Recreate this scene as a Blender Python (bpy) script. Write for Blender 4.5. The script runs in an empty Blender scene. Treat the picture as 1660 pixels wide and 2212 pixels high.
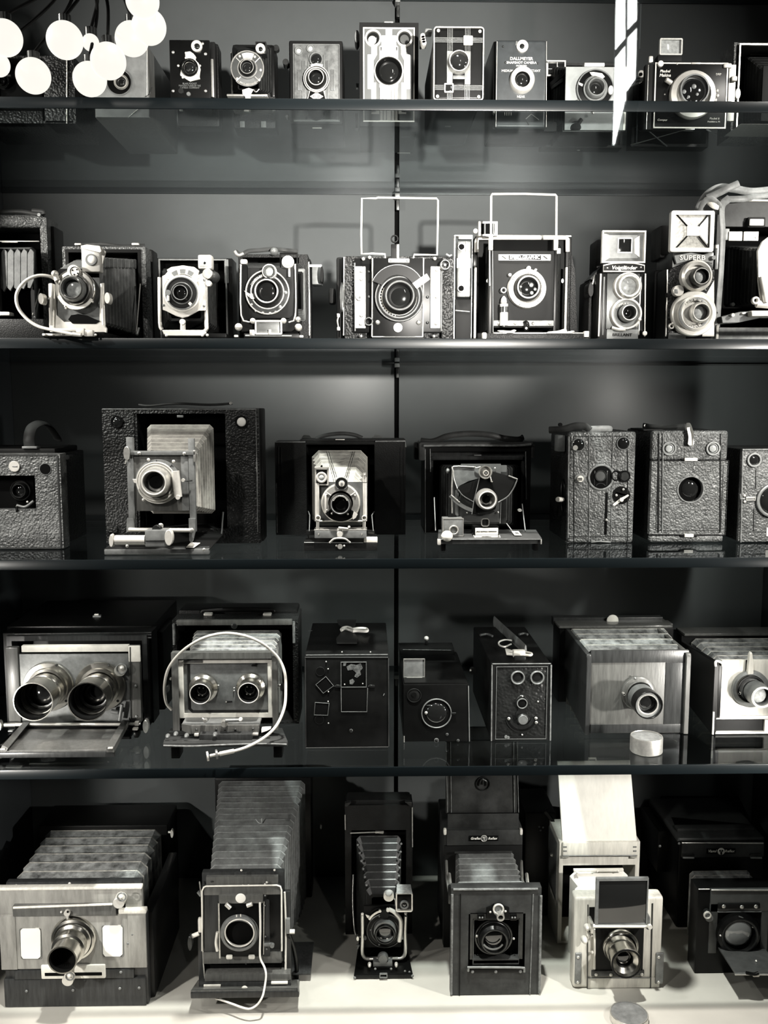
import bpy, bmesh, math, random
from mathutils import Vector, Matrix
random.seed(7)
sc = bpy.context.scene
R_ = math.radians
# ---------------------------------------------------------------- camera
F, PITCH, YAW = 2000.0, R_(6.9), R_(1.15)
EYE = Vector((0.0, -1.4, 1.45))
cd = bpy.data.cameras.new('camera'); cam = bpy.data.objects.new('camera', cd); sc.collection.objects.link(cam)
cam.location = EYE; cam.rotation_euler = (R_(90) - PITCH, 0, -YAW)
cd.sensor_fit = 'HORIZONTAL'; cd.sensor_width = 36; cd.lens = F / 1660 * 36; cd.clip_start = .02
sc.camera = cam
RM = cam.rotation_euler.to_matrix()
# ---------------------------------------------------------------- world, exposure
wd = bpy.data.worlds.new('world'); sc.world = wd; wd.use_nodes = True
wd.node_tree.nodes['Background'].inputs[0].default_value = (.62, .80, 1, 1)
wd.node_tree.nodes['Background'].inputs[1].default_value = .004
vs = sc.view_settings; vs.view_transform = 'Standard'; vs.look = 'None'; vs.gamma = 1; vs.use_curve_mapping = False
vs.exposure = 0.0
sc.cycles.transparent_max_bounces = 16
sc.cycles.sample_clamp_indirect = 3
sc.cycles.caustics_reflective = False; sc.cycles.caustics_refractive = False

def lamp(name, loc, tgt, power, col=(1, .965, .90), size=.03, cone=80, blend=.6):
    l = bpy.data.lights.new(name, 'SPOT'); l.energy = power; l.color = col; l.shadow_soft_size = size
    l.spot_size = R_(cone); l.spot_blend = blend
    o = bpy.data.objects.new(name, l); sc.collection.objects.link(o); o.location = loc
    o.rotation_euler = (Vector(tgt) - Vector(loc)).to_track_quat('-Z', 'Y').to_euler(); return o
# small case lights on the front uprights of the cabinet, and two spots behind its top rail
E0 = EYE.z
lamp('room_spot_centre', (.42, -1.5, E0 + .15), (-.04, .57, E0 + .49), 470, size=.02, cone=35, blend=1)
lamp('room_spot_left', (-.95, -1.3, E0 + .75), (-.15, .15, E0 - .30), 38, size=.03, cone=46, blend=.9)
lamp('room_downlight', (.05, -.42, E0 + 1.3), (.05, -.10, E0 - 1.06), 400, size=.04, cone=50, blend=.9)
for nm, sx, dz, y, pw, tx, cn in (('left_top', -1, .62, -.16, 7, -.4, 110), ('left_second', -1, .30, -.20, 20, -.5, 110), ('left_third', -1, .03, -.22, 3, -.4, 80), ('left_fourth', -1, -.30, -.28, 7, -.5, 75), ('left_fifth', -1, -.58, -.34, 22, -.6, 72),
                                  ('right_top', 1, .62, -.18, 9, .5, 110), ('right_second', 1, .30, -.20, 12, .5, 110), ('right_third', 1, .02, -.28, 20, .5, 72), ('right_fourth', 1, -.30, -.16, 4, .4, 80), ('right_fifth', 1, -.50, -.22, 24, .4, 75)):
    lamp('case_light_' + nm, (sx * .80, y, E0 + dz), (tx, .12, E0 + dz - .16), pw, size=.015, cone=cn, blend=.6)

# ---------------------------------------------------------------- pixel rays to points at a chosen depth
def ray(px, py):
    return RM @ Vector(((px - 830) / F, (1106 - py) / F, -1))
def P(px, py, Y):
    d = ray(px, py); return EYE + d * ((Y - EYE.y) / d.y)
def onz(px, py, z):
    d = ray(px, py); return EYE + d * ((z - EYE.z) / d.z)

# ---------------------------------------------------------------- materials
def mat(name, col, rough=.5, metal=0, bump=0, scale=300, kind='noise', var=0, vscale=30, coat=0, spec=.5, stretch=None, emit=None, dist=.0006):
    m = bpy.data.materials.new(name); m.use_nodes = True; nt = m.node_tree; N = nt.nodes; Lk = nt.links
    b = N['Principled BSDF']
    if isinstance(col, (int, float)): col = (col * .97, col, col * .985)
    b.inputs['Base Color'].default_value = (*col, 1); b.inputs['Roughness'].default_value = rough
    b.inputs['Metallic'].default_value = metal; b.inputs['Coat Weight'].default_value = coat
    b.inputs['Coat Roughness'].default_value = .06; b.inputs['Specular IOR Level'].default_value = spec
    if emit: b.inputs['Emission Color'].default_value = (*col, 1); b.inputs['Emission Strength'].default_value = emit
    if bump or var:
        tc = N.new('ShaderNodeTexCoord'); mp = N.new('ShaderNodeMapping'); Lk.new(tc.outputs['Object'], mp.inputs[0])
        if stretch: mp.inputs['Scale'].default_value = stretch
    if bump:
        if kind == 'cell':
            t = N.new('ShaderNodeTexVoronoi'); t.feature = 'SMOOTH_F1'; out = t.outputs['Distance']
            t.inputs['Scale'].default_value = scale
        else:
            t = N.new('ShaderNodeTexNoise'); t.inputs['Detail'].default_value = 4; out = t.outputs['Fac']
            t.inputs['Scale'].default_value = scale
        Lk.new(mp.outputs[0], t.inputs['Vector'])
        bp = N.new('ShaderNodeBump'); bp.inputs['Strength'].default_value = bump; bp.inputs['Distance'].default_value = dist
        if kind == 'cell': bp.invert = True
        Lk.new(out, bp.inputs['Height']); Lk.new(bp.outputs[0], b.inputs['Normal'])
    if var:
        t = N.new('ShaderNodeTexNoise'); t.inputs['Scale'].default_value = vscale; t.inputs['Detail'].default_value = 6
        t.inputs['Roughness'].default_value = .65
        Lk.new(mp.outputs[0], t.inputs['Vector'])
        r = N.new('ShaderNodeValToRGB'); r.color_ramp.elements[0].position = .32; r.color_ramp.elements[1].position = .72
        r.color_ramp.elements[0].color = (*[c * (1 - var) for c in col], 1)
        r.color_ramp.elements[1].color = (*[min(.9, c * (1 + var)) for c in col], 1)
        Lk.new(t.outputs['Fac'], r.inputs[0]); Lk.new(r.outputs[0], b.inputs['Base Color'])
    return m
class M: pass
M.blk = mat('black_leather', .007, .45, spec=.22, bump=.5, scale=700, kind='cell', var=.4)
M.dlea = mat('dark_grained_leather', .014, .42, spec=.35, bump=1, scale=330, kind='cell', var=.5, vscale=25, dist=.0018)
M.lea = mat('grey_grained_leather', .115, .38, bump=1, scale=350, kind='cell', var=.5, vscale=60, dist=.0024)
M.slea = mat('smooth_worn_leather', .036, .5, spec=.25, bump=.3, scale=150, var=.6, vscale=18)
M.edge = mat('pale_leather_edge', .16, .5, bump=.4, scale=500, var=.6, vscale=120)
M.bp = mat('black_enamel', .004, .32, spec=.16, var=.3)
M.bm = mat('matt_black_paint', .005, .6, spec=.2, var=.3)
M.dk = mat('dark_inside', .002, .9, spec=.1)
M.ch = mat('polished_chrome', (.80, .79, .75), .16, 1)
M.ni = mat('satin_nickel', (.74, .73, .69), .34, .85, var=.15, vscale=200)
M.al = mat('bright_plated_metal', (.74, .72, .67), .38, .45, var=.08, vscale=120)
M.br = mat('lacquered_brass', (.56, .545, .50), .22, 1, var=.12, vscale=60)
M.dm = mat('dark_metal', .06, .33, .8, var=.3, vscale=90)
M.gm = mat('grey_metal', .19, .42, .35, var=.25, vscale=90)
M.wh = mat('white_enamel', (.86, .84, .79), .4)
M.iv = mat('ivory_plate', (.72, .70, .64), .45, var=.15, vscale=60)
M.pa = mat('paper_label', (.80, .78, .72), .8)
M.gr = mat('grey_enamel', .055, .4, var=.2, vscale=80)
M.gl = mat('lens_glass', .012, .03, coat=1, spec=1)
M.gw = mat('frosted_finder_glass', .42, .12, coat=1, var=.3, vscale=220)
M.fold = mat('painted_fold_shadow', .006, .7, spec=.2)
M.mr = mat('mirror_glass', .55, .04, 1)
M.bg = mat('grey_bellows_cloth', .11, .6, bump=.5, scale=700, var=.4, vscale=60)
M.bl = mat('light_bellows_leather', (.34, .33, .30), .5, bump=.4, scale=300, var=.4, vscale=45)
M.bb = mat('black_bellows_leather', .014, .42, spec=.3, bump=.5, scale=500, var=.4, vscale=60)
M.bw = mat('worn_shiny_bellows', .22, .3, bump=.8, scale=180, var=.8, vscale=50, dist=.001)  # base colour raised to hold the highlights on the creases
M.wl = mat('pale_wood', (.66, .64, .58), .42, bump=.15, scale=60, var=.16, vscale=22, stretch=(8, 8, 1))
M.wm = mat('mid_wood', (.092, .092, .087), .33, bump=.15, scale=60, var=.3, vscale=20, stretch=(9, 9, 1), coat=.25)
M.wd = mat('dark_wood', (.030, .031, .031), .3, bump=.15, scale=60, var=.4, vscale=20, stretch=(9, 9, 1), spec=.35)
M.wg = mat('varnished_light_wood', (.27, .265, .245), .30, bump=.12, scale=60, var=.3, vscale=14, stretch=(6, 6, 1), coat=.35)  # lighter version of mid_wood, used for the brighter front of 5a
M.wx = mat('ebonised_wood', .004, .35, var=.4, spec=.22)
M.st = mat('strap_leather', .2, .5, bump=.3, scale=400, var=.35, vscale=60)
M.cb = mat('braided_cable', (.62, .60, .55), .5, bump=.5, scale=900)
M.vl = mat('black_velvet', .002, .95, spec=.1)
M.wall = mat('satin_grey_back_panel', (.088, .094, .095), .30, var=.10, vscale=3, spec=.08)  # albedo lowered so the shadowed lower bays come out dark
M.side = mat('grey_side_panel', (.05, .056, .06), .35, var=.1, vscale=4)
M.floor = mat('pale_case_floor', (.50, .485, .44), .5, var=.06, vscale=10)
M.room = mat('dark_room_plaster', .03, .9)

M.crest = {'grey_bellows_cloth': mat('lightened_grey_crest', .24, .5, var=.4, vscale=120), 'light_bellows_leather': mat('lightened_pale_crest', (.55, .53, .48), .5, var=.3, vscale=120), 'black_bellows_leather': mat('lightened_black_crest', .07, .35, var=.6, vscale=150),  # crests tinted lighter to draw the light caught by each pleat
           'worn_shiny_bellows': mat('lightened_bright_crest', (.5, .49, .45), .35, var=.5, vscale=90), 'white_bellows_leather': M.wh}

def glass(name, tint, ior=1.5):
    m = bpy.data.materials.new(name); m.use_nodes = True; N = m.node_tree.nodes; Lk = m.node_tree.links; N.clear()
    o = N.new('ShaderNodeOutputMaterial'); mx = N.new('ShaderNodeMixShader'); f = N.new('ShaderNodeFresnel')
    f.inputs[0].default_value = ior
    # a thin slab built as a closed box: the same air-glass reflectance on entering and leaving
    ge = N.new('ShaderNodeNewGeometry'); im = N.new('ShaderNodeMix'); im.data_type = 'FLOAT'
    im.inputs[2].default_value = ior; im.inputs[3].default_value = 1 / ior
    Lk.new(ge.outputs['Backfacing'], im.inputs[0]); Lk.new(im.outputs[0], f.inputs[0])
    t = N.new('ShaderNodeBsdfTransparent'); t.inputs[0].default_value = (*tint, 1)
    g = N.new('ShaderNodeBsdfGlossy'); g.inputs['Roughness'].default_value = .015
    g.inputs[0].default_value = (.9, .93, .95, 1)
    Lk.new(f.outputs[0], mx.inputs[0]); Lk.new(t.outputs[0], mx.inputs[1]); Lk.new(g.outputs[0], mx.inputs[2])
    Lk.new(mx.outputs[0], o.inputs[0]); return m
M.glass = glass('clear_shelf_glass', (.95, .975, .975), 1.33)
M.pane = glass('clear_front_glass', (.97, .98, .98))
M.gedge = mat('dark_glass_edge', (.004, .006, .007), .3, spec=.25)

# ---------------------------------------------------------------- mesh helpers
def link(name, bm, m, parent=None, smooth=True, ang=38):
    me = bpy.data.meshes.new(name)
    bmesh.ops.recalc_face_normals(bm, faces=bm.faces[:])
    bm.to_mesh(me); bm.free()
    if smooth and len(me.polygons):
        me.shade_smooth(); me.set_sharp_from_angle(angle=R_(ang))
    me.materials.append(m)
    o = bpy.data.objects.new(name, me); sc.collection.objects.link(o)
    if parent: o.parent = parent
    return o
def boxbm(a, b, bev=0, seg=2):
    bm = bmesh.new(); bmesh.ops.create_cube(bm, size=1)
    a, b = Vector(a), Vector(b)
    for v in bm.verts: v.co = Vector([(a[i] + b[i]) / 2 + v.co[i] * (b[i] - a[i]) for i in range(3)])
    if bev: bmesh.ops.bevel(bm, geom=bm.edges[:], offset=min(bev, .45 * min(abs(b[i] - a[i]) for i in range(3))), segments=seg, affect='EDGES', profile=.6)
    return bm
def prism(bm, pts, y0, y1):
    f = [bm.verts.new((x, y0, z)) for x, z in pts]; g = [bm.verts.new((x, y1, z)) for x, z in pts]
    bm.faces.new(f); bm.faces.new(g[::-1]); n = len(pts)
    for i in range(n): bm.faces.new((f[i], g[i], g[(i + 1) % n], f[(i + 1) % n]))
def spline(pts, n=6):
    if len(pts) < 3: return [Vector(p) for p in pts]
    p = [Vector(q) for q in pts]; p = [2 * p[0] - p[1]] + p + [2 * p[-1] - p[-2]]; out = []
    for i in range(1, len(p) - 2):
        for k in range(n):
            t = k / n
            out.append(.5 * ((2 * p[i]) + (-p[i - 1] + p[i + 1]) * t + (2 * p[i - 1] - 5 * p[i] + 4 * p[i + 1] - p[i + 2]) * t * t + (-p[i - 1] + 3 * p[i] - 3 * p[i + 1] + p[i + 2]) * t ** 3))
    out.append(p[-2]); return out
def tube(bm, pts, r, seg=8, flat=1.0, closed=False):
    n = len(pts); rings = []; up = None
    for i, p in enumerate(pts):
        a = pts[i - 1] if (i or closed) else p; c = pts[(i + 1) % n] if (i < n - 1 or closed) else p
        t = (c - a).normalized()
        if up is None: up = t.orthogonal().normalized() if flat == 1 else (Vector((0, 1, 0)) if abs(t.y) < .9 else Vector((1, 0, 0)))
        s = t.cross(up)
        if s.length < 1e-6: s = t.orthogonal()
        s.normalize(); u2 = s.cross(t).normalized(); up = u2
        rings.append([bm.verts.new(p + s * math.cos(2 * math.pi * k / seg) * r + u2 * math.sin(2 * math.pi * k / seg) * r * flat) for k in range(seg)])
    for i in range(n if closed else n - 1):
        A, B_ = rings[i], rings[(i + 1) % n]
        for k in range(seg): bm.faces.new((A[k], A[(k + 1) % seg], B_[(k + 1) % seg], B_[k]))
    if not closed: bm.faces.new(rings[0]); bm.faces.new(rings[-1][::-1])

class T:
    """One thing: an Empty at its base; parts are measured in a frame (ox, oy, k) of photograph pixels at depth Y."""
    def __init__(s, name, label, cat, Y, fr=(0, 0, 1), base=(0, 0), zs=None, group=None):
        s.Y = Y; s.ox, s.oy, s.k = fr; s.zs = zs
        r = bpy.data.objects.new(name, None); sc.collection.objects.link(r); r.empty_display_size = .02
        p = s.p(base[0], base[1]); r.location = (p.x, Y, zs if zs is not None else p.z)
        r['label'] = label; r['category'] = cat
        if group: r['group'] = group
        s.r = r; s.o = Vector(r.location)
    def p(s, x, y, dy=0):
        return P(s.ox + x * s.k, s.oy + y * s.k, s.Y + dy)
    def px(s, x, y, dy=0):
        return (s.p(x + 1, y, dy) - s.p(x, y, dy)).x
    def put(s, name, bm, m, par=None, lab=None, **k):
        for v in bm.verts:
            if s.zs is not None and v.co.z < s.zs + .0003: v.co.z = s.zs + .0003
            v.co -= s.o
        o = link(name, bm, m, par or s.r, **k)
        if lab: o['label'] = lab
        return o
    def ext(s, x0, y0, x1, y1, dy):
        xm, ym = (x0 + x1) / 2, ((y0 + y1) / 2 if y1 is not None else y0)
        a, c = s.p(x0, ym, dy), s.p(x1, ym, dy)
        zt = s.p(xm, y0, dy).z; zb = s.p(xm, y1, dy).z if y1 is not None else s.zs + .001
        return a.x, c.x, zb, zt
    def b(s, name, x0, y0, x1, y1, m, dy=0, d=.01, bev=.0008, par=None, lab=None, seg=2):
        X0, X1, Z0, Z1 = s.ext(x0, y0, x1, y1, dy); Y = s.Y + dy
        return s.put(name, boxbm((X0, Y, Z0), (X1, Y + d, Z1), bev, seg), m, par, lab)
    def f(s, name, x0, y0, x1, y1, t, m, dy=0, d=.004, par=None, lab=None, rad=0, bev=.0004):
        X0, X1, Z0, Z1 = s.ext(x0, y0, x1, y1, dy); Y = s.Y + dy
        w = t * s.px((x0 + x1) / 2, y0, dy) if not isinstance(t, tuple) else None
        q = s.px((x0 + x1) / 2, y0, dy)
        tl, tt, tr, tb = (w,) * 4 if w else [v * q for v in t]
        bm = bmesh.new()
        def loop(a, b_, c, d_, rr, yy):
            if not rr: return [bm.verts.new((X, yy, Z)) for X, Z in ((a, c), (b_, c), (b_, d_), (a, d_))]
            L = []
            for cx, cz, a0 in ((a + rr, c + rr, 180), (b_ - rr, c + rr, 270), (b_ - rr, d_ - rr, 0), (a + rr, d_ - rr, 90)):
                for k in range(5):
                    an = R_(a0 + 22.5 * k); L.append(bm.verts.new((cx + math.cos(an) * rr, yy, cz + math.sin(an) * rr)))
            return L
        rr = rad * q
        A = loop(X0, X1, Z0, Z1, rr, Y); B_ = loop(X0 + tl, X1 - tr, Z0 + tb, Z1 - tt, max(rr - min(tl, tt), q * .1) if rr else 0, Y)
        C = loop(X0, X1, Z0, Z1, rr, Y + d); D = loop(X0 + tl, X1 - tr, Z0 + tb, Z1 - tt, max(rr - min(tl, tt), q * .1) if rr else 0, Y + d)
        n = len(A)
        for i in range(n):
            j = (i + 1) % n
            for U, V in ((A, B_), (B_, D), (D, C), (C, A)): bm.faces.new((U[i], U[j], V[j], V[i]))
        if bev and not rr: bmesh.ops.bevel(bm, geom=[e for e in bm.edges if e.is_manifold and e.calc_face_angle(0) > .5], offset=min(bev, d * .4), segments=1, affect='EDGES')
        return s.put(name, bm, m, par, lab)
    def l(s, name, cx, cy, prof, m, dy=0, par=None, lab=None, seg=36, ax=None, sx=1, off=0):
        prof = [(r, y + off) for r, y in prof]; c = s.p(cx, cy, dy); q = s.px(cx, cy, dy); bm = bmesh.new(); rings = []
        rot = Matrix.Identity(3) if ax is None else Vector((0, -1, 0)).rotation_difference(Vector(ax)).to_matrix()
        for r, y in prof:
            if r < 1e-6: rings.append([bm.verts.new(c + rot @ Vector((0, y, 0)))]); continue
            rings.append([bm.verts.new(c + rot @ Vector((math.cos(2 * math.pi * i / seg) * r * q * sx, y, math.sin(2 * math.pi * i / seg) * r * q))) for i in range(seg)])
        for A, B_ in zip(rings, rings[1:]):
            if len(A) == 1 and len(B_) == 1: continue
            for i in range(seg):
                j = (i + 1) % seg
                if len(A) == 1: bm.faces.new((A[0], B_[j], B_[i]))
                elif len(B_) == 1: bm.faces.new((A[i], A[j], B_[0]))
                else: bm.faces.new((A[i], A[j], B_[j], B_[i]))
        ym = min(y for _, y in prof)   # an end ring at the very front stays open, one at the back is closed
        for e, y in ((rings[0], prof[0][1]), (rings[-1], prof[-1][1])):
            if len(e) > 2 and y > ym + 1e-6 and abs(prof[0][0] - prof[-1][0]) + abs(prof[0][1] - prof[-1][1]) > 1e-7: bm.faces.new(e)
        return s.put(name, bm, m, par, lab, ang=30)
    def ring(s, name, cx, cy, r0, r1, m, dy=0, h=.003, par=None, lab=None, seg=36, **k):
        c = min(.0006, h * .3); q = (r1 - r0) * .25
        return s.l(name, cx, cy, [(r0, 0), (r0, -h + c), (r0 + q, -h), (r1 - q, -h), (r1, -h + c), (r1, 0), (r0, 0)], m, dy, par, lab, seg, **k)
    def disc(s, name, cx, cy, r, m, dy=0, h=.003, par=None, lab=None, seg=28, **k):
        c = min(.0006, h * .4)
        return s.l(name, cx, cy, [(r, 0), (r, -h + c), (r * .93, -h), (0, -h)], m, dy, par, lab, seg, **k)
    def dome(s, name, cx, cy, r, m, dy=0, h=.003, par=None, lab=None, seg=28, **k):
        return s.l(name, cx, cy, [(r * math.cos(a * math.pi / 10), -h * math.sin(a * math.pi / 10)) for a in range(5)] + [(0, -h)], m, dy, par, lab, seg, **k)
    def scr(s, pts, r, m, dy=0, par=None, name='screw', h=.0016):
        for x, y in pts: s.dome(name, x, y, r, m, dy, h, par, seg=12)
    def g(s, name, pts, m, dy=0, d=.003, par=None, lab=None, bev=0):
        w = [s.p(x, y, dy) for x, y in pts]; bm = bmesh.new()
        prism(bm, [(v.x, v.z) for v in w], s.Y + dy, s.Y + dy + d)
        if bev: bmesh.ops.bevel(bm, geom=bm.edges[:], offset=bev, segments=1, affect='EDGES')
        return s.put(name, bm, m, par, lab)
    def arc(s, name, cx, cy, r0, r1, a0, a1, m, dy=0, d=.002, par=None, lab=None, n=14):
        pts = [(cx + r1 * math.cos(R_(a0 + (a1 - a0) * i / n)), cy - r1 * math.sin(R_(a0 + (a1 - a0) * i / n))) for i in range(n + 1)]
        pts += [(cx + r0 * math.cos(R_(a1 + (a0 - a1) * i / n)), cy - r0 * math.sin(R_(a1 + (a0 - a1) * i / n))) for i in range(n + 1)]
        return s.g(name, pts, m, dy, d, par, lab)
    def w(s, name, pts, r, m, par=None, lab=None, sp=0, seg=8, flat=1.0, closed=False):
        q = [s.p(a[0], a[1], a[2] if len(a) > 2 else 0) for a in pts]
        if sp: q = spline(q, sp)
        bm = bmesh.new(); tube(bm, q, r, seg, flat, closed); return s.put(name, bm, m, par, lab, ang=60)
    def quad(s, name, c4, m, th=.002, par=None, lab=None, bev=.0003):
        """a plate through four corners (x, y, dy), th thick"""
        v = [s.p(*c) for c in c4]; n = (v[1] - v[0]).cross(v[3] - v[0]).normalized() * th; bm = bmesh.new()
        a = [bm.verts.new(q) for q in v]; b_ = [bm.verts.new(q + n) for q in v]
        bm.faces.new(a); bm.faces.new(b_[::-1])
        for i in range(4): bm.faces.new((a[i], b_[i], b_[(i + 1) % 4], a[(i + 1) % 4]))
        if bev: bmesh.ops.bevel(bm, geom=bm.edges[:], offset=bev, segments=1, affect='EDGES')
        return s.put(name, bm, m, par, lab)
    def bel(s, name, A, B_, n, m, amp=.006, ch=.010, par=None, lab=None):
        """bellows lofted from rect A (x0,y0,x1,y1,dy) to rect B in n pleats: crest lightened as a highlight, sloping face, inner fold coloured as shadow; corners chamfered"""
        def rect(R4):
            x0, y0, x1, y1, dy = R4; X0, X1, Z0, Z1 = s.ext(x0, y0, x1, y1, dy); return X0, X1, Z0, Z1, s.Y + dy
        a, b_ = rect(A), rect(B_); bm = bmesh.new(); prev = None
        for i in range(4 * n + 1):
            k = i % 4; t = (i // 4 + (0, .14, .30, .90)[k]) / n; X0, X1, Z0, Z1, Y = [a[j] + (b_[j] - a[j]) * t for j in range(5)]
            e = (0, amp, amp * .82, amp * .06)[k]; X0 += e; X1 -= e; Z0 += e; Z1 -= e
            c = ch * (1, .4, .5, .97)[k]
            L = [bm.verts.new((x, Y, z)) for x, z in ((X0 + c, Z0), (X1 - c, Z0), (X1, Z0 + c), (X1, Z1 - c), (X1 - c, Z1), (X0 + c, Z1), (X0, Z1 - c), (X0, Z0 + c))]
            if prev:
                for q in range(8):
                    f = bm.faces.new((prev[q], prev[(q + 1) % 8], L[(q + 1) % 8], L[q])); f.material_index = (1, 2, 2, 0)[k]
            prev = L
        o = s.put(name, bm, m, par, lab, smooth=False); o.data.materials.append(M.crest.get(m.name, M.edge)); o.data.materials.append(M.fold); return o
    def tx(s, name, txt, cx, cy, h, m, dy=0, par=None, lab=None, ext=.0003, sx=1, rot=0, shear=0, curve=None, bold=0):
        c = bpy.data.curves.new(name, 'FONT'); c.body = txt; c.align_x = 'CENTER'; c.align_y = 'CENTER'
        q = s.px(cx, cy, dy); c.size = h * q * 1.38; c.extrude = ext; c.shear = shear; c.offset = bold * h * q; c.resolution_u = 2
        o = bpy.data.objects.new(name, c); sc.collection.objects.link(o)
        bpy.context.view_layer.update()
        me = bpy.data.meshes.new_from_object(o); bpy.data.objects.remove(o); bm = bmesh.new(); bm.from_mesh(me); bpy.data.meshes.remove(me)
        ce = s.p(cx, cy, dy)
        for v in bm.verts:
            x, y, z = v.co; x *= sx
            if curve:  # bend round a circle of radius |curve| px: above (+) or below (-)
                Rr = abs(curve) * q; an = x / Rr
                if curve > 0: x, y = math.sin(an) * (Rr + y), math.cos(an) * (Rr + y)
                else: x, y = math.sin(an) * (Rr - y), -math.cos(an) * (Rr - y)
            ca, sa = math.cos(rot), math.sin(rot); x, y = x * ca - y * sa, x * sa + y * ca
            v.co = Vector((ce.x + x, ce.y - z, ce.z + y))
        return s.put(name, bm, m, par, lab, smooth=False)
    def lens(s, cx, cy, R, r, dy=0, p=.014, sm=None, rm=None, bm_=None, gl=None, par=None, deep=.55, hole=False):
        sm = sm or M.bp; rm = rm or M.ni; bm_ = bm_ or M.bp; gl = gl or M.gl; sh = par
        if R:
            sh = s.disc('shutter', cx, cy, R, sm, dy, .006, par)
            s.ring('shutter_rim', cx, cy, R * .93, R, rm, dy, .0018, sh if not par else par, off=-.0055)
            s.ring('scale_ring', cx, cy, r * 1.36, r * 1.5, rm, dy, .0012, sh if not par else par, off=-.0055)
        par2 = par
        ba = s.l('lens_barrel', cx, cy, [(r * 1.25, -.005), (r * 1.22, -p * .75), (r * 1.06, -p), (r * .9, -p), (r * .82, -p * deep), (r * .82, -.003), (r * 1.25, -.003), (r * 1.25, -.005)], bm_, dy, par2)
        q = par if par else ba
        s.ring('bezel', cx, cy, r * .92, r * 1.04, rm, dy, .0012, q, off=-p + .0004)
        if hole: s.disc('lens_opening', cx, cy, r * .83, M.dk, dy, .001, q, off=-.002)
        else: s.dome('lens_glass', cx, cy, r * .83, gl, dy, .0035, q, off=-p * deep + .002)
        return sh
    def fold_body(s, x0, y0, x1, y1, m, dy, d, t, im=None, lab=None):
        """hollow camera body: shell ring open to the front with a dark back"""
        fr = s.f('body', x0, y0, x1, y1, t, m, dy, d, bev=.0015, lab=lab)
        X0, X1, Z0, Z1 = s.ext(x0, y0, x1, y1, dy); Y = s.Y + dy
        s.put('body_back', boxbm((X0 + .001, Y + d - .006, Z0 + .001), (X1 - .001, Y + d + .002, Z1 - .001), .001), im or M.dk, fr)
        return fr
def single(name, bm, m, label, cat, kind=None, group=None, **k):
    o = link(name, bm, m, **k)
    if label: o['label'] = label
    if cat: o['category'] = cat
    if kind: o['kind'] = kind
    if group: o['group'] = group
    return o

# ================================================================ the cabinet and the room
DEP = .57
ZS = [P(830, y, 0).z for y in (214, 731, 1207, 1657)]
ZF = EYE.z - .76 * 1.4
XL, XR = P(28, 900, DEP).x, P(1648, 1290, DEP).x
XG0, XG1 = P(852.5, 900, DEP).x, P(862, 900, DEP).x
ZTOP = ZS[0] + .62
cab = bpy.data.objects.new('display_cabinet', None); sc.collection.objects.link(cab); cab.location = (0, 0, ZF - .12)
cab['label'] = 'tall grey glass-shelved display cabinet holding all the cameras'; cab['category'] = 'cabinet'
def cpart(name, a, b, m, bev=0, lab=None, par=None):
    bm = boxbm(a, b, bev)
    for v in bm.verts: v.co -= Vector(cab.location)
    o = link(name, bm, m, par or cab)
    if lab: o['label'] = lab
    return o
cpart('back_panel', (XL, DEP, ZF), (XG0, DEP + .02, ZTOP), M.wall, .0015)
cpart('back_panel', (XG1, DEP, ZF), (XR, DEP + .02, ZTOP), M.wall, .0015)
cpart('back_joint', (XG0 - .01, DEP + .012, ZF), (XG1 + .01, DEP + .03, ZTOP), M.vl, lab='black gap between the two back panels')
cpart('side_panel', (XL - .02, -.10, ZF), (XL, DEP + .02, ZTOP), M.side, .001)
cpart('side_panel', (XR, -.10, ZF), (XR + .02, DEP + .02, ZTOP), M.side, .001)
cpart('floor_panel', (XL - .02, -.14, ZF - .02), (XR + .02, DEP + .02, ZF), M.floor, .002, lab='pale cream base board')
cpart('top_panel', (XL - .02, -.14, ZTOP), (XR + .02, DEP + .02, ZTOP + .02), M.side, .002)
cpart('plinth', (XL, -.08, .0), (XR, DEP, ZF - .02), M.side, .003)
ZS0 = ZS[0] + .375
def shelf(z, label):
    r = bpy.data.objects.new('glass_shelf', None); sc.collection.objects.link(r); r.location = (0, .28, z - .015)
    r['label'] = label; r['category'] = 'shelf'; r['group'] = 'glass shelves of the cabinet'
    for nm, a, b, m, bv in (('glass_sheet', (XL + .001, .003, z - .014), (XR - .001, DEP - .008, z - .0005), M.glass, 0),
                            ('front_edge', (XL + .001, -.001, z - .0155), (XR - .001, .0028, z), M.gedge, .0012),
                            ('back_edge', (XL + .001, DEP - .0078, z - .0135), (XR - .001, DEP - .0058, z - .001), M.gedge, .0005)):
        bm = boxbm(a, b, bv)
        for v in bm.verts: v.co -= Vector(r.location)
        link(nm, bm, m, r)
    for x, yb in ((XL + .0005, .03), (XR - .0125, .03)):
        for yy in (.05, .42):
            bm = boxbm((x, yy, z - .021), (x + .012, yy + .02, z - .0155), .001)
            for v in bm.verts: v.co -= Vector(r.location)
            link('shelf_pin', bm, M.dm, r)
    xg = (XG0 + XG1) / 2
    bm = boxbm((xg - .005, DEP - .03, z - .024), (xg + .005, DEP + .002, z - .0155), .001)
    for v in bm.verts: v.co -= Vector(r.location)
    c = link('shelf_clip', bm, M.gm, r)
    bm = boxbm((xg - .002, DEP - .012, z - .045), (xg + .004, DEP + .002, z - .0245), .0006)
    for v in bm.verts: v.co -= Vector(r.location)
    link('clip_stem', bm, M.dm, c)
shelf(ZS0, 'glass shelf above the frame, a dark object just showing through it')
shelf(ZS[0], 'glass shelf under the topmost row of small box cameras')
shelf(ZS[1], 'glass shelf at eye level under the bright row with two wire-frame finders')
shelf(ZS[2], 'glass shelf under the middle row of leather folding and box cameras')
shelf(ZS[3], 'lowest glass shelf, under the twin-barrelled cameras and a small round tin')

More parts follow.
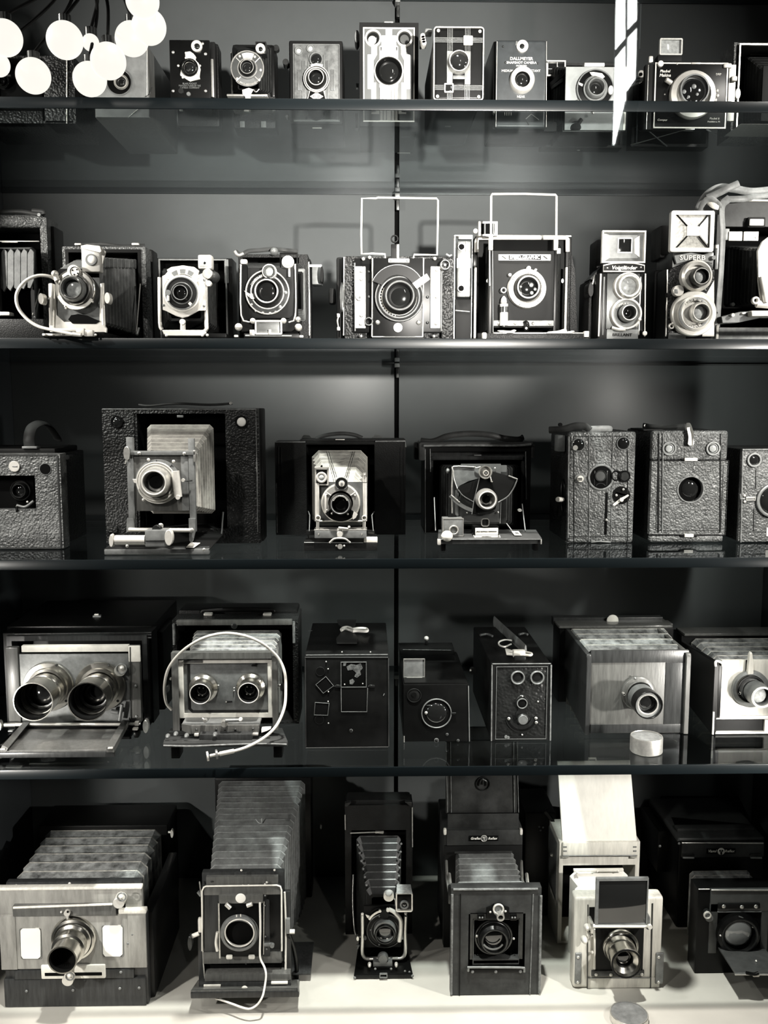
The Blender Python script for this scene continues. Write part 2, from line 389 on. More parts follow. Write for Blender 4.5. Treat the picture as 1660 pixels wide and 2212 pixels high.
# the room behind the photographer
single('floor', boxbm((-3, -4.1, -.02), (3, 1.0, 0)), M.room, None, None, 'structure')
single('wall_rear', boxbm((-3, -4.2, 0), (3, -4.1, 3.2)), M.room, None, None, 'structure')
def mirror_pt(px, py, yp=-.10, yr=-4.09):
    v = P(px, py, 2 * yp - yr); return Vector((v.x, yr, v.z))
M.win = mat('bright_window_light', (1, .985, .94), emit=26)
wbm = bmesh.new()
for poly in (((1331, -150), (1352, -150), (1352, 82), (1331, 106)), ((1331, 124), (1352, 98), (1352, 216), (1325, 330)),
             ((1359, -150), (1378, -150), (1377, 42), (1358, 62)), ((1358, 80), (1377, 60), (1374, 170), (1356, 196))):
    w = [mirror_pt(*q) for q in poly]; prism(wbm, [(v.x, v.z) for v in w], -4.098, -4.09)
single('window_1', wbm, M.win, None, None, 'structure', smooth=False)
# glass strip added only to carry the window streak of the front pane
gx0, gx1, gz0 = P(1328, 160, -.10).x, P(1382, 160, -.10).x, P(1355, 312, -.10).z
single('streak_glass_strip', boxbm((gx0, -.10, gz0), (gx1, -.094, ZTOP)), M.pane,
       'glass strip added at the top right to carry the white reflected window streak', 'glass pane')

# reflection of room globes, top left, modelled as glowing spheres before the shelves
M.bulb = mat('glowing_globe_reflection', (1, .965, .885), .5, emit=1.0); M.bulb.node_tree.nodes['Principled BSDF'].inputs['Base Color'].default_value = (.03, .03, .03, 1)
gl = T('globe_reflection_model', 'reflection of a globe lamp modelled as glowing white spheres on dark arms, top left', 'lamp', -.16, (0, 0, 1), (180, 60))
gl.r.location.z = ZTOP - .03; gl.o = Vector(gl.r.location)
for x, y, r, dy in ((10, 82, 38, 0), (-4, 140, 25, .02), (140, 87, 39, -.01), (72, 164, 37, .03), (194, 171, 36, .02), (234, 132, 38, -.01),
                    (285, 84, 36, .02), (322, 58, 37, .01), (308, 2, 36, -.02), (196, 92, 18, .05)):
    q = gl.px(x, y, dy) * r; c = gl.p(x, y, dy); bm = bmesh.new(); bmesh.ops.create_uvsphere(bm, u_segments=40, v_segments=24, radius=q)
    for v in bm.verts: v.co += c
    bu = gl.put('reflected_globe', bm, M.bulb, ang=180)
    q2 = c + Vector((0, .003, q)); bm = bmesh.new()
    for i in range(1):
        tube(bm, [q2 + Vector((0, 0, -.003)), q2 + Vector((0, 0, .008))], .008, 12)
    gl.put('bulb_cap', bm, M.dm, bu)
    hub = gl.p(180, -110, .05)
    bm = bmesh.new(); tube(bm, spline([q2 + Vector((0, 0, .006)), (q2 + hub) / 2 + Vector((0, .05, .02)), hub], 8), .0022, 8); gl.put('arm', bm, M.bm)
bm = bmesh.new(); hub = gl.p(180, -110, .05); tube(bm, [hub, Vector((hub.x, hub.y, ZTOP + .018))], .006, 10); gl.put('stem', bm, M.bm)

# ================================================================ row 1 (top shelf in view)
ZZ = ZS + [ZF]
def YS(k, py): return onz(830, py, ZZ[k]).y
Z1 = (0, 0, .3735); Z2 = (580, 0, .3253); Z3 = (1040, 0, .3735)
def fold(px, dpx, n):  # helper for evenly spaced values
    return [px + dpx * i for i in range(n)]

# --- something dark standing on the shelf above
t = T('folded_camera', 'dark folded camera seen from below on the shelf above, at the top edge', 'camera', .40, (0, 0, 1), (627, 14), ZS0)
t.b('body', 528, -70, 700, None, M.bp, 0, .07, .012, seg=4); t.b('metal_end', 701, -66, 727, None, M.al, 0, .065, .012, seg=4)
t.g('rim', [(530, 6), (720, 2), (724, 12), (536, 16)], M.ni, -.002, .002)
t.disc('winding_knob', 690, -74, 9, M.ni, .03, .012)

# --- 1a leather box, far left
t = T('box_camera', 'dark grained leather box camera behind the globe reflections at far left of the top row', 'camera', YS(0, 272), Z1, (200, 728), ZS[0])
t.fold_body(-160, 322, 425, None, M.dlea, 0, .125, 14)
t.b('front_panel', 245, 335, 412, None, M.dlea, .0, .06, .001)
t.b('front_panel', -148, 335, -60, None, M.dlea, .0, .06, .001)
t.b('recess_panel', -60, 395, 245, 700, M.bp, .015, .02, .001)
t.lens(22, 478, 40, 22, .012, .010, rm=M.dm)
t.b('trim_bar', -60, 430, 60, 442, M.ni, .005, .004)
t.w('edge_strap', [(388, 335, -.001), (388, 720, -.001)], .0012, M.ni); t.scr([(382, 498)], 5, M.bp, 0)
t.b('lower_flap', -60, 640, 245, None, M.dlea, .001, .02, .001)
t.disc('top_knob', -60, 316, 16, M.gm, .04, .01)
# --- 1b big box with round lens opening
t = T('box_camera', 'grey smooth box camera with a round recessed lens half hidden by the globe reflections', 'camera', YS(0, 258), Z1, (690, 690), ZS[0])
t.b('body', 535, 262, 858, None, M.wm, .004, YS(0, 337) - YS(0, 258) - .004, .002)
t.b('front_board', 540, 262, 852, None, mat('grey_japanned_board', .19, .4, var=.25, vscale=50), 0, .004, .001)
t.disc('lens_recess', 690, 475, 70, M.dk, 0, .0008); t.ring('recess_ring', 690, 475, 68, 76, M.gm, 0, .0016)
t.lens(705, 480, 0, 34, .0, .006, rm=M.al, bm_=M.ni)
t.w('edge_rail', [(852, 262, -.001), (852, 560, -.001)], .001, M.ni); t.w('hook', [(840, 560, -.002), (868, 540, -.004), (878, 505, -.003)], .0006, M.dm, sp=4)
t.b('catch', 838, 690, 872, 700, M.ni, .19, .008)
t.w('bottom_wire', [(742, 690, .0), (800, 630, -.002)], .0007, M.ni)
# --- 1c small black folding camera
t = T('folding_camera', 'small black pocket camera with a pear-shaped lens plate, just right of the globe reflections', 'camera', .045, Z1, (1100, 600), ZS[0])
t.b('front_board', 978, 230, 1212, None, M.bp, 0, .012, .0015)
t.b('body', 1016, 248, 1262, None, M.blk, .10, .035, .004); t.bel('bellows', (1000, 260, 1190, 560, .013), (1030, 262, 1245, 570, .10), 5, M.bb, .003, .002)
t.b('body_rim', 1214, 240, 1244, None, M.bm, .03, .02, .002); t.b('strut', 1222, 340, 1236, 560, M.ni, .02, .004)
sh = t.g('lens_plate', [(1070, 300), (1100, 296), (1120, 310), (1135, 330), (1128, 345), (1150, 365), (1160, 400), (1152, 440), (1158, 455), (1100, 470), (1042, 435), (1050, 400), (1048, 370), (1075, 342)], M.iv, -.003, .003, bev=.0004)
t.lens(1100, 396, 0, 40, -.003, .007, rm=M.ch, bm_=M.bp, par=None)
t.scr([(1076, 306), (1120, 340), (1032, 380), (1157, 380), (1058, 448), (1145, 430), (1076, 335)], 7, M.al, -.003)
t.disc('finder_ring', 1140, 270, 32, M.al, 0, .004); t.dome('finder_lens', 1140, 268, 17, M.gl, -.004, .002)
t.scr([(1002, 302), (1190, 312), (1002, 526), (1190, 526), (1172, 252)], 9, M.ni)
t.disc('socket', 1048, 528, 16, M.dm, 0, .002)
for i, (s_, w) in enumerate((('BLAIR POCKET', .9), ('MANUFACTURED BY THE', .8), ('CAMERA COMPANY', .9))): t.tx('lettering', s_, 1098, 484 + i * 12, 10, M.gm, -.0005, sx=w)
t.disc('bottom_stud', 1092, 545, 12, M.gm, 0, .002)
t.b('foot', 1036, 562, 1056, None, M.ni, .02, .004)
# --- 1d vest pocket camera on its bed
t = T('folding_camera', 'small black folding camera with a round metal-ringed shutter and white lever, top row', 'camera', .085, Z1, (1460, 600), ZS[0])
t.b('body', 1340, 252, 1592, None, M.blk, .07, .05, .006); t.bel('bellows', (1375, 290, 1500, 520, .0), (1350, 270, 1580, 540, .07), 6, M.bb, .002, .002)
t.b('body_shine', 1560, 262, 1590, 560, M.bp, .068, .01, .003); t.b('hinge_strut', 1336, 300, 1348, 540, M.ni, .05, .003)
t.b('bed', 1312, 543, 1548, 556, M.ni, -.02, .09, .001); t.b('bed_support', 1420, 556, 1448, None, M.ni, -.018, .006)
t.b('catch_left', 1388, 700, 1416, 748, M.gm, .06, .002); t.b('catch_right', 1510, 700, 1540, 748, M.gm, .06, .002)
t.lens(1434, 402, 97, 38, -.002, .012, sm=M.gr, rm=M.ni)
t.arc('scale_plate', 1434, 402, 58, 98, 68, 112, M.al, -.0085, .0012); t.arc('scale_plate', 1434, 402, 58, 98, 228, 305, M.gm, -.0085, .0012)
t.tx('lettering', 'BALL BEARING', 1434, 402, 11, M.al, -.009, curve=-84)
for a in (45, 135, 225, 315): t.w('spoke', [(1434 + 58 * math.cos(R_(a)), 402 - 58 * math.sin(R_(a)), -.009), (1434 + 96 * math.cos(R_(a)), 402 - 96 * math.sin(R_(a)), -.009)], .0007, M.al)
t.scr([(1387, 325), (1474, 328), (1372, 455), (1500, 462), (1508, 405)], 8, M.al, -.009)
t.f('reflecting_finder', 1478, 240, 1540, 310, 6, M.dm, .0, .02); t.disc('finder_lens', 1508, 284, 28, M.al, .0, .004); t.dome('finder_glass', 1508, 284, 13, M.gl, -.004, .002)
t.g('shutter_lever', [(1402, 520), (1440, 508), (1466, 518), (1450, 545), (1450, 575), (1440, 690), (1412, 688), (1420, 560), (1404, 545)], M.wh, -.022, .002)
t.w('release_lever', [(1466, 518, -.01), (1482, 532, -.01), (1500, 515, -.01)], .001, M.ni, sp=4)
t.disc('side_knob', 1600, 290, 18, M.dm, .08, .01)
# --- 1e art deco box
t = T('box_camera', 'small bronzed art deco box camera with stepped metal ribs around its ringed lens', 'camera', YS(0, 270), Z2, (310, 830), ZS[0])
t.b('body', 136, 268, 494, None, M.blk, .006, YS(0, 323) - YS(0, 270) - .006, .003)
t.b('front_frame', 140, 270, 490, None, M.bm, 0, .006, .002); t.f('silver_line', 166, 292, 474, 806, 5, M.gm, -.0008, .002)
t.b('front_plate', 174, 298, 466, 800, mat('antique_bronzed_plate', .15, .45, .3, var=.5, vscale=80), -.001, .003, .0003)
for k, (x0, x1, y0, y1) in enumerate(((195, 222, 460, 600), (222, 248, 402, 660), (374, 400, 402, 660), (412, 440, 460, 600), (262, 378, 362, 640))):
    for i in range(3 if k < 4 else 8):
        w = (x1 - x0) / (3 if k < 4 else 8)
        t.b('rib', x0 + w * i + 1.5, y0, x0 + w * (i + 1) - 1.5, y1, M.gm, -.003, .002, .0004)
for x0 in (222, 374):
    for i in range(3): t.b('lower_rib', x0 + 9 * i, 690, x0 + 9 * i + 6, 792, M.gm, -.0025, .0015, .0003)
for x, y in ((202, 340), (280, 325)):
    r = t.ring('finder_ring', x, y, 17, 27, M.gm, -.001, .003); t.dome('finder_lens', x, y, 18, M.gw, -.001, .002, r)
t.ring('upper_eye_ring', 318, 396, 36, 46, M.gm, -.004, .003); t.dome('upper_eye', 318, 396, 38, M.gl, -.004, .004)
t.g('keyhole_plate', [(282, 580), (358, 580), (392, 690), (248, 690)], M.bp, -.0045, .002)
t.w('keyhole_line', [(280, 585, -.005), (254, 680, -.005)], .0008, M.al); t.w('keyhole_line', [(362, 585, -.005), (388, 680, -.005)], .0008, M.al)
t.g('diamond', [(320, 612), (366, 640), (320, 668), (276, 640)], M.al, -.0055, .001)
for i in range(7): t.w('diamond_groove', [(290 + i * 10, 640 - (18 - abs(i - 3) * 5), -.0058), (290 + i * 10, 640 + (18 - abs(i - 3) * 5), -.0058)], .0003, M.bp)
t.lens(320, 532, 86, 50, -.003, .014, sm=M.bp, rm=M.al)
t.tx('lettering', 'ENSIGN', 320, 532, 17, M.al, -.0095, curve=58, bold=.02, sx=1.1); t.tx('lettering', 'DISTANCE CAMERA', 320, 532, 9, M.al, -.0095, curve=-72)
t.g('crest', [(278, 430), (320, 418), (364, 430), (356, 446), (320, 434), (286, 446)], M.al, -.0095, .001)
t.disc('lower_eye', 318, 740, 60, M.gl, -.002, .002)
t.b('foot_plate', 292, 842, 354, 856, M.al, .02, .004); t.disc('side_knob', 122, 440, 20, M.dm, .03, .02); t.disc('side_stud', 128, 785, 10, M.ni, .01, .01)
# --- 1f the white deco box
t = T('box_camera', 'tall box camera with a bright white art deco stepped face and one big round lens', 'camera', YS(0, 273), Z2, (800, 838), ZS[0])
t.b('body', 604, 150, 998, None, M.blk, .008, YS(0, 332) - YS(0, 273) - .008, .003)
t.f('front_frame', 606, 150, 997, 838, (30, 36, 30, 34), M.bm, 0, .010)
t.b('face_plate', 632, 182, 970, 806, mat('deco_grey_enamel', .13, .42, .1), -.0005, .004, .0004)
t.f('white_line', 630, 182, 972, 808, 8, M.wh, -.0012, .002)
for nm, pts in (('white_stripe', [(780, 190), (822, 190), (822, 236), (850, 236), (850, 300), (862, 310), (862, 800), (738, 800), (738, 310), (752, 300), (752, 236), (780, 236)]),
                ('white_step', [(684, 300), (722, 300), (722, 362), (700, 400), (700, 548), (716, 548), (716, 745), (684, 745), (684, 590), (660, 590), (660, 362), (684, 362)]),
                ('white_step', [(882, 300), (916, 300), (916, 362), (942, 362), (942, 590), (916, 590), (916, 745), (884, 745), (884, 548), (902, 548), (902, 400), (882, 362)]),
                ('white_base', [(684, 732), (740, 732), (740, 800), (740, 756), (684, 756)]), ('white_base', [(860, 732), (916, 732), (916, 756), (860, 756)])):
    t.g(nm, pts, M.wh, -.0015, .0015)
for x in (740, 762, 784, 816, 838, 860): t.w('stripe_groove', [(x, 580, -.0016), (x, 798, -.0016)], .0004, M.gr)
for x in (744, 848): t.b('slot', x, 312, x + 10, 336, M.gr, -.0017, .001, .0003)
for x in (696, 904):
    r = t.ring('finder_ring', x, 256, 43, 55, M.wh, -.001, .0035); t.dome('finder_lens', x, 256, 46, M.gl if x > 800 else M.gl, -.001, .003, r)
t.disc('bright_disc', 690, 268, 27, M.wh, -.0035, .0012, lab='bright spot of the left finder')
t.disc('finder_mirror', 904, 262, 30, M.gr, -.0035, .0008)
t.ring('lens_ring', 800, 478, 88, 98, M.wh, -.0015, .004); t.l('lens_cone', 800, 478, [(90, -.001), (88, -.007), (80, -.009), (66, -.001)], M.bp, -.001); t.dome('lens_glass', 800, 478, 68, M.gl, -.001, .005)
t.b('top_latch', 770, 142, 830, 152, M.al, .03, .01); t.disc('side_dial', 590, 290, 40, M.gm, .05, .03, sx=.4)
t.b('lever', 582, 552, 600, 582, M.ni, .03, .01); t.b('foot_plate', 858, 1012, 944, 1026, M.al, .158, .006); t.b('side_lug', 578, 750, 596, 870, M.bp, .01, .02)
for i in range(5): t.disc('winding_knob', 1012, 272 + i * 12, 8, M.al, .03, .01)
# --- 1g plaid faced box
t = T('box_camera', 'black box camera with a plaid of fine silver lines and two little square windows', 'camera', .006, Z2, (1270, 662), ZS[0])
t.b('body', 1106, 186, 1424, None, M.bp, .012, .235, .008, seg=3)
t.b('front_plate', 1100, 178, 1430, 664, M.bp, .002, .010, .004, seg=3)
t.f('silver_border', 1098, 176, 1432, 666, 7, M.al, 0, .004, rad=22)
for x0 in (1190, 1306):
    for i in range(4): t.b('silver_line', x0 + i * 10, 186, x0 + i * 10 + 3.4, 658, M.gm, .0012, .002, .0001)
for y0 in (250, 566):
    for i in range(4): t.b('silver_line', 1108, y0 + i * 9, 1424, y0 + i * 9 + 3.2, M.gm, .0012, .002, .0001)
t.b('band', 1186, 338, 1226, 560, M.gm, .0014, .002); t.b('band', 1306, 338, 1344, 560, M.gm, .0014, .002); t.b('lower_band', 1226, 500, 1306, 524, M.gm, .0014, .002)
t.b('name_tab', 1224, 528, 1300, 566, M.bp, .001, .002)
for x, y, m in ((1328, 266, M.gw), (1200, 582, M.gl)):
    t.b('window_bezel', x - 32, y - 32, x + 32, y + 32, M.al, -.003, .004, .002); t.b('window_glass', x - 23, y - 23, x + 23, y + 23, m, -.0038, .002, .001)
t.scr([(1130, 203), (1406, 208), (1124, 640), (1398, 643)], 11, M.al, 0)
t.l('lens_mount', 1264, 418, [(76, 0), (74, -.004), (66, -.010), (60, -.010), (56, -.002)], M.ni, .002); t.dome('lens_glass', 1264, 416, 62, M.gl, -.004, .008)
for i in range(4): t.disc('side_dial', 1022 + i * 3, 262 + i * 16, 16, M.al, .05, .015)
t.b('side_rail', 1040, 186, 1090, 215, M.gm, .04, .02, .003)
t.quad('prop_foot', ((1170, 772, .10), (1222, 772, .10), (1212, 875, .13), (1174, 875, .13)), M.gm, .002)
# --- 1h lettered snapshot camera
t = T('snapshot_camera', 'dark upright snapshot camera with white lettering round a bright-ringed lens', 'camera', YS(0, 276), Z3, (230, 740), ZS[0])
t.b('body', 70, 236, 382, None, M.bp, .010, .10, .004); t.b('base_flange', 62, 700, 440, None, M.bm, .02, .095, .003)
t.b('front_plate', 86, 232, 380, None, mat('blue_grey_enamel', (.034, .038, .040), .35, var=.25, vscale=60), 0, .010, .004, seg=3)
t.w('edge_line', [(92, 240, -.0003), (84, 735, -.0003)], .0009, M.ni); t.w('edge_line', [(378, 240, -.0003), (376, 735, -.0003)], .0008, M.ni)
t.disc('finder_ring', 237, 270, 34, M.al, 0, .004); t.dome('finder_lens', 237, 268, 15, M.gl, -.0038, .002)
for s_, y, h, w in (('DALLMEYER', 340, 17, 1.05), ('SNAPSHOT CAMERA', 363, 13, 1.05), ('PATENTED', 381, 9, 1)): t.tx('lettering', s_, 233, y, h, M.wh, -.0004, sx=w, bold=.015)
t.tx('lettering', 'MEDIUM', 152, 410, 13, M.iv, -.0004, bold=.01); t.tx('lettering', 'DISTANT', 306, 410, 13, M.iv, -.0004, bold=.01); t.tx('lettering', 'NEAR', 230, 560, 13, M.iv, -.0004, bold=.01)
t.l('focus_ring', 234, 468, [(73, 0), (71, -.008), (66, -.011), (44, -.009), (40, -.002)], M.al, 0, seg=48); t.dome('lens_glass', 232, 466, 42, M.gl, -.003, .005)
t.l('inner_cone', 234, 468, [(46, -.0085), (34, -.004), (30, -.004)], M.bp, 0)
t.scr([(126, 270), (140, 362), (328, 366), (380, 360)], 6, M.dm); t.b('finder_notch', 200, 236, 212, 262, M.gm, -.001, .002)
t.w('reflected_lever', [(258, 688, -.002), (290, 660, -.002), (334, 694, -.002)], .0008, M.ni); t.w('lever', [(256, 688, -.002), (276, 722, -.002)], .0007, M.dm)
for i in range(4): t.b('slot_mark', 134 + i * 12, 648, 139 + i * 12, 668, M.ni, -.001, .002, .0002)
t.disc('screw_socket', 152, 832, 6, M.al, .11, .004); t.disc('side_stud', 76, 655, 12, M.ni, .01, .008)
# --- 1i folding camera with grey board
t = T('folding_camera', 'folding camera with a pale grey lens board crossed by the bright reflected streak', 'camera', YS(0, 281), Z3, (650, 752), ZS[0])
t.fold_body(360, 365, 830, None, M.bb, .10, .03, 14); t.bel('bellows', (500, 400, 815, 740, .006), (390, 385, 810, 740, .11), 7, M.bb, .003, .003)
t.b('lens_board', 486, 386, 826, 752, mat('grey_painted_board', .33, .4, var=.15, vscale=40), 0, .006, .001)
t.b('board_edge', 826, 384, 840, 752, M.al, .0, .006, .001)
t.f('wire_finder', 380, 348, 490, 440, 8, M.ni, .095, .004); t.w('finder_cross', [(440, 360, .095), (440, 436, .095)], .0008, M.al); t.w('finder_cross', [(388, 398, .095), (484, 398, .095)], .0005, M.ni); t.b('finder_glass', 388, 356, 482, 432, M.gl, .098, .002)
t.quad('strut', ((395, 480, .09), (484, 400, .0), (484, 425, .0), (400, 505, .09)), M.bp, .002); t.quad('strut', ((400, 500, .09), (470, 450, .02), (474, 470, .02), (406, 520, .09)), M.dm, .002)
t.b('top_bar', 598, 362, 715, 384, M.al, .01, .02, .001)
t.lens(655, 520, 108, 48, 0, .016, sm=M.bp, rm=M.gm, bm_=M.gm)
t.ring('outer_barrel', 655, 520, 58, 68, M.gm, -.006, .006)
t.g('speed_plate', [(628, 418), (650, 416), (700, 424), (716, 444), (700, 456), (668, 440), (640, 436)], M.al, -.0085, .0015); t.g('index', [(562, 474), (590, 486), (586, 500), (566, 490)], M.ni, -.0085, .0015)
t.disc('lever_wheel', 748, 524, 26, M.ni, -.008, .003, sx=.6); t.scr([(646, 652), (560, 584)], 9, M.ni, -.0065)
t.w('cable_socket', [(580, 690, -.006), (548, 736, -.008)], .0035, M.bp); t.disc('socket_end', 548, 742, 26, M.bp, -.006, .006)
t.b('base_plate', 470, 700, 812, None, M.bb, .008, .09, .002)
for i in range(9): t.scr([(420 + i * 9, 800 - i * 18)], 4, M.gm, .09)
t.disc('tripod_socket', 562, 860, 14, M.gm, .12, .003)
# --- 1j the strut camera with large bright lens ring
t = T('strut_camera', 'square strut-fronted camera with a large bright lens ring and a glass finder standing on top', 'camera', YS(0, 276), Z3, (1210, 740), ZS[0])
t.fold_body(880, 450, 1330, None, M.blk, .105, .03, 16); t.bel('bellows', (1030, 400, 1400, 720, .006), (910, 470, 1310, 760, .105), 5, M.bb, .004, .003)
t.b('front_plate', 1000, 360, 1425, 740, M.bp, 0, .006, .001); t.f('front_rim', 1002, 362, 1423, 742, 7, M.al, -.001, .002)
t.b('left_post', 946, 372, 1002, 760, M.bm, .002, .012, .001); t.b('post_line', 960, 374, 964, 756, M.ni, .0, .003, .0003)
t.b('right_post', 1428, 372, 1470, 700, M.ni, .004, .008, .001); t.b('right_bracket', 1404, 364, 1452, 392, M.al, -.003, .006, .002)
t.disc('bracket_screw', 1036, 372, 17, M.al, 0, .004); t.b('corner_pin', 972, 322, 996, 360, M.al, .002, .006, .002)
t.l('lens_ring', 1216, 554, [(132, 0), (134, -.006), (128, -.010), (100, -.012), (92, -.006), (80, -.004)], M.al, -.001, seg=60)
t.l('lens_cone', 1220, 532, [(84, -.008), (84, -.014), (76, -.014), (72, -.006)], M.gm, 0); t.dome('lens_glass', 1220, 530, 74, M.gl, -.006, .006)
for x, y, r in ((1175, 530, 12), (1232, 500, 14), (1250, 545, 9), (1200, 560, 9)): t.dome('bright_lens_dot', x, y, r, M.gm, -.0122, .0006)
t.w('focus_lever', [(1100, 480, -.008), (1070, 460, -.010)], .004, M.al); t.scr([(1366, 524), (1368, 552), (1356, 578)], 10, M.al); t.scr([(1134, 370), (1034, 382), (1062, 546), (1280, 470)], 6, M.ni)
t.b('top_catch', 1218, 360, 1272, 370, M.al, -.002, .006)
t.tx('lettering', 'Plaubel', 1064, 412, 15, M.wh, -.0004, shear=.2, bold=.02); t.tx('lettering', 'Makina', 1064, 436, 17, M.wh, -.0004, shear=.2, bold=.02)
t.tx('lettering', 'DRP', 1374, 430, 12, M.wh, -.0004, bold=.02); t.tx('lettering', 'Compur', 1048, 694, 12, M.iv, -.0004, shear=.2); t.tx('lettering', 'Plaubel &', 1350, 686, 11, M.iv, -.0004, shear=.2); t.tx('lettering', 'Frankfurt a. M.', 1346, 704, 9, M.iv, -.0004, shear=.2)
t.b('finder_block', 1022, 316, 1162, 358, M.bm, .004, .02, .002); t.f('finder_frame', 1034, 220, 1166, 318, 8, M.ni, .006, .006, rad=8); t.b('finder_glass', 1042, 228, 1158, 310, M.gw, .009, .003)
t.disc('rear_eye', 924, 430, 20, M.wh, .10, .003); t.disc('rear_eye_hole', 924, 430, 10, M.dk, .0965, .001)
t.w('strut', [(958, 752, .002), (1075, 846, .105)], .0012, M.gm); t.w('strut', [(1190, 752, .0), (866, 838, .105)], .0012, M.ni); t.w('strut', [(940, 470, .10), (870, 500, .10), (960, 452, .02)], .0012, M.ni)
t.disc('tripod_socket', 930, 872, 14, M.dm, .12, .003); t.b('lower_catch', 1182, 744, 1236, 756, M.ni, .0, .01)
t.b('right_knob', 1450, 438, 1484, 468, M.al, -.002, .01, .002); t.disc('right_wheel', 1478, 548, 30, M.al, .01, .006, sx=.5)
# --- 1k far right folding camera
t = T('folding_camera', 'large folding camera cut by the right edge of the top row', 'camera', YS(0, 280), Z3, (1600, 745), ZS[0])
t.fold_body(1466, 248, 1900, None, M.lea, .03, .06, (22, 12, 22, 14)); t.f('metal_rim', 1486, 252, 1890, 740, 8, M.ni, .024, .006)
t.b('bright_board', 1556, 300, 1860, 560, M.iv, .07, .004); t.bel('bellows', (1620, 400, 1850, 690, -.01), (1520, 320, 1880, 720, .07), 6, M.bb, .003, .003)
t.b('lens_board', 1626, 380, 1860, 700, M.bm, -.014, .004); t.b('bed', 1500, 715, 1900, 745, M.ni, -.04, .07, .002)
t.w('strap', [(1300, 690, .02), (1310, 750, .0), (1380, 800, .02), (1440, 810, .03)], .003, M.st, sp=6, flat=.4)

# ================================================================ row 2 (shelf at eye level)
W1 = (0, 380, .3133); W2 = (480, 380, .3133); W3 = (960, 380, .2048); W4 = (1240, 380, .253)
# --- 2a leather folding camera, far left
t = T('folding_camera', 'large leather folding camera with pleated grey bellows, cut by the left edge, second row', 'camera', .15, W1, (100, 1100), ZS[1])
t.f('body', -330, 285, 318, None, (46, 60, 46, 30), M.lea, .04, .06, bev=.004); t.b('body_back', -320, 330, 300, None, M.dk, .09, .02)
t.b('top_cover', -330, 262, 300, 352, M.lea, .038, .07, .012, seg=4); t.b('side_cover', 318, 345, 372, None, M.blk, .06, .05, .003)
t.w('handle', [(-200, 275, .06), (0, 250, .055), (140, 245, .05), (250, 262, .05), (296, 262, .05), (296, 245, .05), (220, 238, .05)], .0035, M.slea, sp=5, flat=.5)
t.disc('handle_stud', 276, 272, 12, M.gm, .045, .006); t.b('bright_rail', -20, 446, 270, 454, M.ni, .036, .003); t.b('label_strip', 10, 452, 120, 460, M.wh, .034, .003)
bm = bmesh.new()
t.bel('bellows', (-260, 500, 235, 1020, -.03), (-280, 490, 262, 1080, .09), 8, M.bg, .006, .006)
for i in range(5): t.g('front_pleat', [(5 + i * 46, 530 + i * 2), (26 + i * 46, 500), (50 + i * 46, 522), (50 + i * 46, 760 - i * 10), (26 + i * 46, 800 - i * 6), (5 + i * 46, 770)], M.bg, -.034 - i * .001, .004, bev=.0006)
t.w('strut', [(272, 780, .0), (225, 960, -.03)], .0012, M.ni); t.w('strut', [(262, 860, .0), (240, 980, -.03)], .002, M.gm)
t.b('standard_foot', -60, 936, 66, 962, M.al, -.05, .02, .002); t.b('bed', -300, 985, 300, None, M.blk, -.06, .1, .002); t.f('standard', -300, 480, -10, 960, 24, M.bm, -.045, .01)
# --- 2b folding plate camera with cable release
t = T('folding_camera', 'bright nickel folding plate camera with long black bellows and a looping cable release', 'camera', .045, W1, (540, 1100), ZS[1])
t.f('body', 428, 488, 1002, None, (20, 22, 42, 20), M.lea, .10, .06, bev=.003); t.b('body_back', 440, 500, 990, None, M.dk, .15, .014)
t.f('body_lining', 448, 505, 970, None, 22, M.bp, .098, .05); t.b('side_cover', 1002, 505, 1052, None, M.blk, .14, .04, .004)
t.w('handle', [(520, 478, .12), (700, 470, .115), (840, 486, .115), (1000, 480, .12)], .003, M.slea, sp=5, flat=.5); t.b('handle_stud', 512, 462, 560, 478, M.al, .108, .008, .002); t.b('handle_stud', 906, 460, 958, 478, M.al, .108, .008, .002)
t.bel('bellows', (400, 640, 690, 1020, -.02), (520, 575, 950, 1090, .12), 12, M.bg, .006, .004)  # black bellows coloured grey to show its lit pleats
t.bel('bellows_top', (640, 560, 700, 640, -.012), (760, 575, 945, 640, .11), 9, M.bg, .003, .002)
t.w('brace', [(968, 745, .08), (940, 1090, .06)], .0012, M.ni); t.w('brace', [(958, 1050, .05), (945, 1095, .04)], .002, M.gm)
st = t.g('front_standard', [(332, 742), (352, 738), (382, 748), (386, 960), (440, 1010), (690, 1010), (690, 742), (718, 736), (722, 1040), (738, 1050), (735, 1085), (345, 1088), (340, 1050)], M.al, -.03, .004, bev=.0008)
t.b('lens_board', 384, 700, 692, 1015, M.gm, -.027, .003); t.w('side_rod', [(360, 745, -.035), (352, 1030, -.035)], .003, M.al, st); t.w('side_rod', [(704, 745, -.035), (716, 1030, -.035)], .003, M.al, st)
t.g('shaped_opening', [(470, 990), (490, 960), (540, 952), (600, 962), (650, 985), (690, 1000), (660, 1018), (500, 1018)], M.dk, -.0312, .001)
t.disc('shift_knob', 308, 855, 38, M.al, -.03, .016, sx=.5); t.disc('shift_knob', 760, 850, 38, M.al, -.03, .016, sx=.5)
t.w('knob_shaft', [(310, 852, -.03), (345, 852, -.03)], .0025, M.gm); t.w('knob_shaft', [(725, 850, -.03), (755, 850, -.03)], .0025, M.gm)
t.lens(524, 785, 138, 72, -.032, .022, sm=M.al, rm=M.ch, bm_=M.gm, gl=M.gw)
t.arc('aperture_scale', 524, 785, 112, 136, 200, 330, M.iv, -.040, .001); t.ring('bright_ring', 524, 785, 92, 104, M.ch, -.038, .006)
t.disc('speed_dial', 516, 660, 44, M.al, -.038, .006); t.ring('dial_ring', 516, 660, 30, 34, M.dm, -.044, .001); t.scr([(500, 650), (530, 645), (512, 680), (536, 672)], 6, M.dm, -.044)
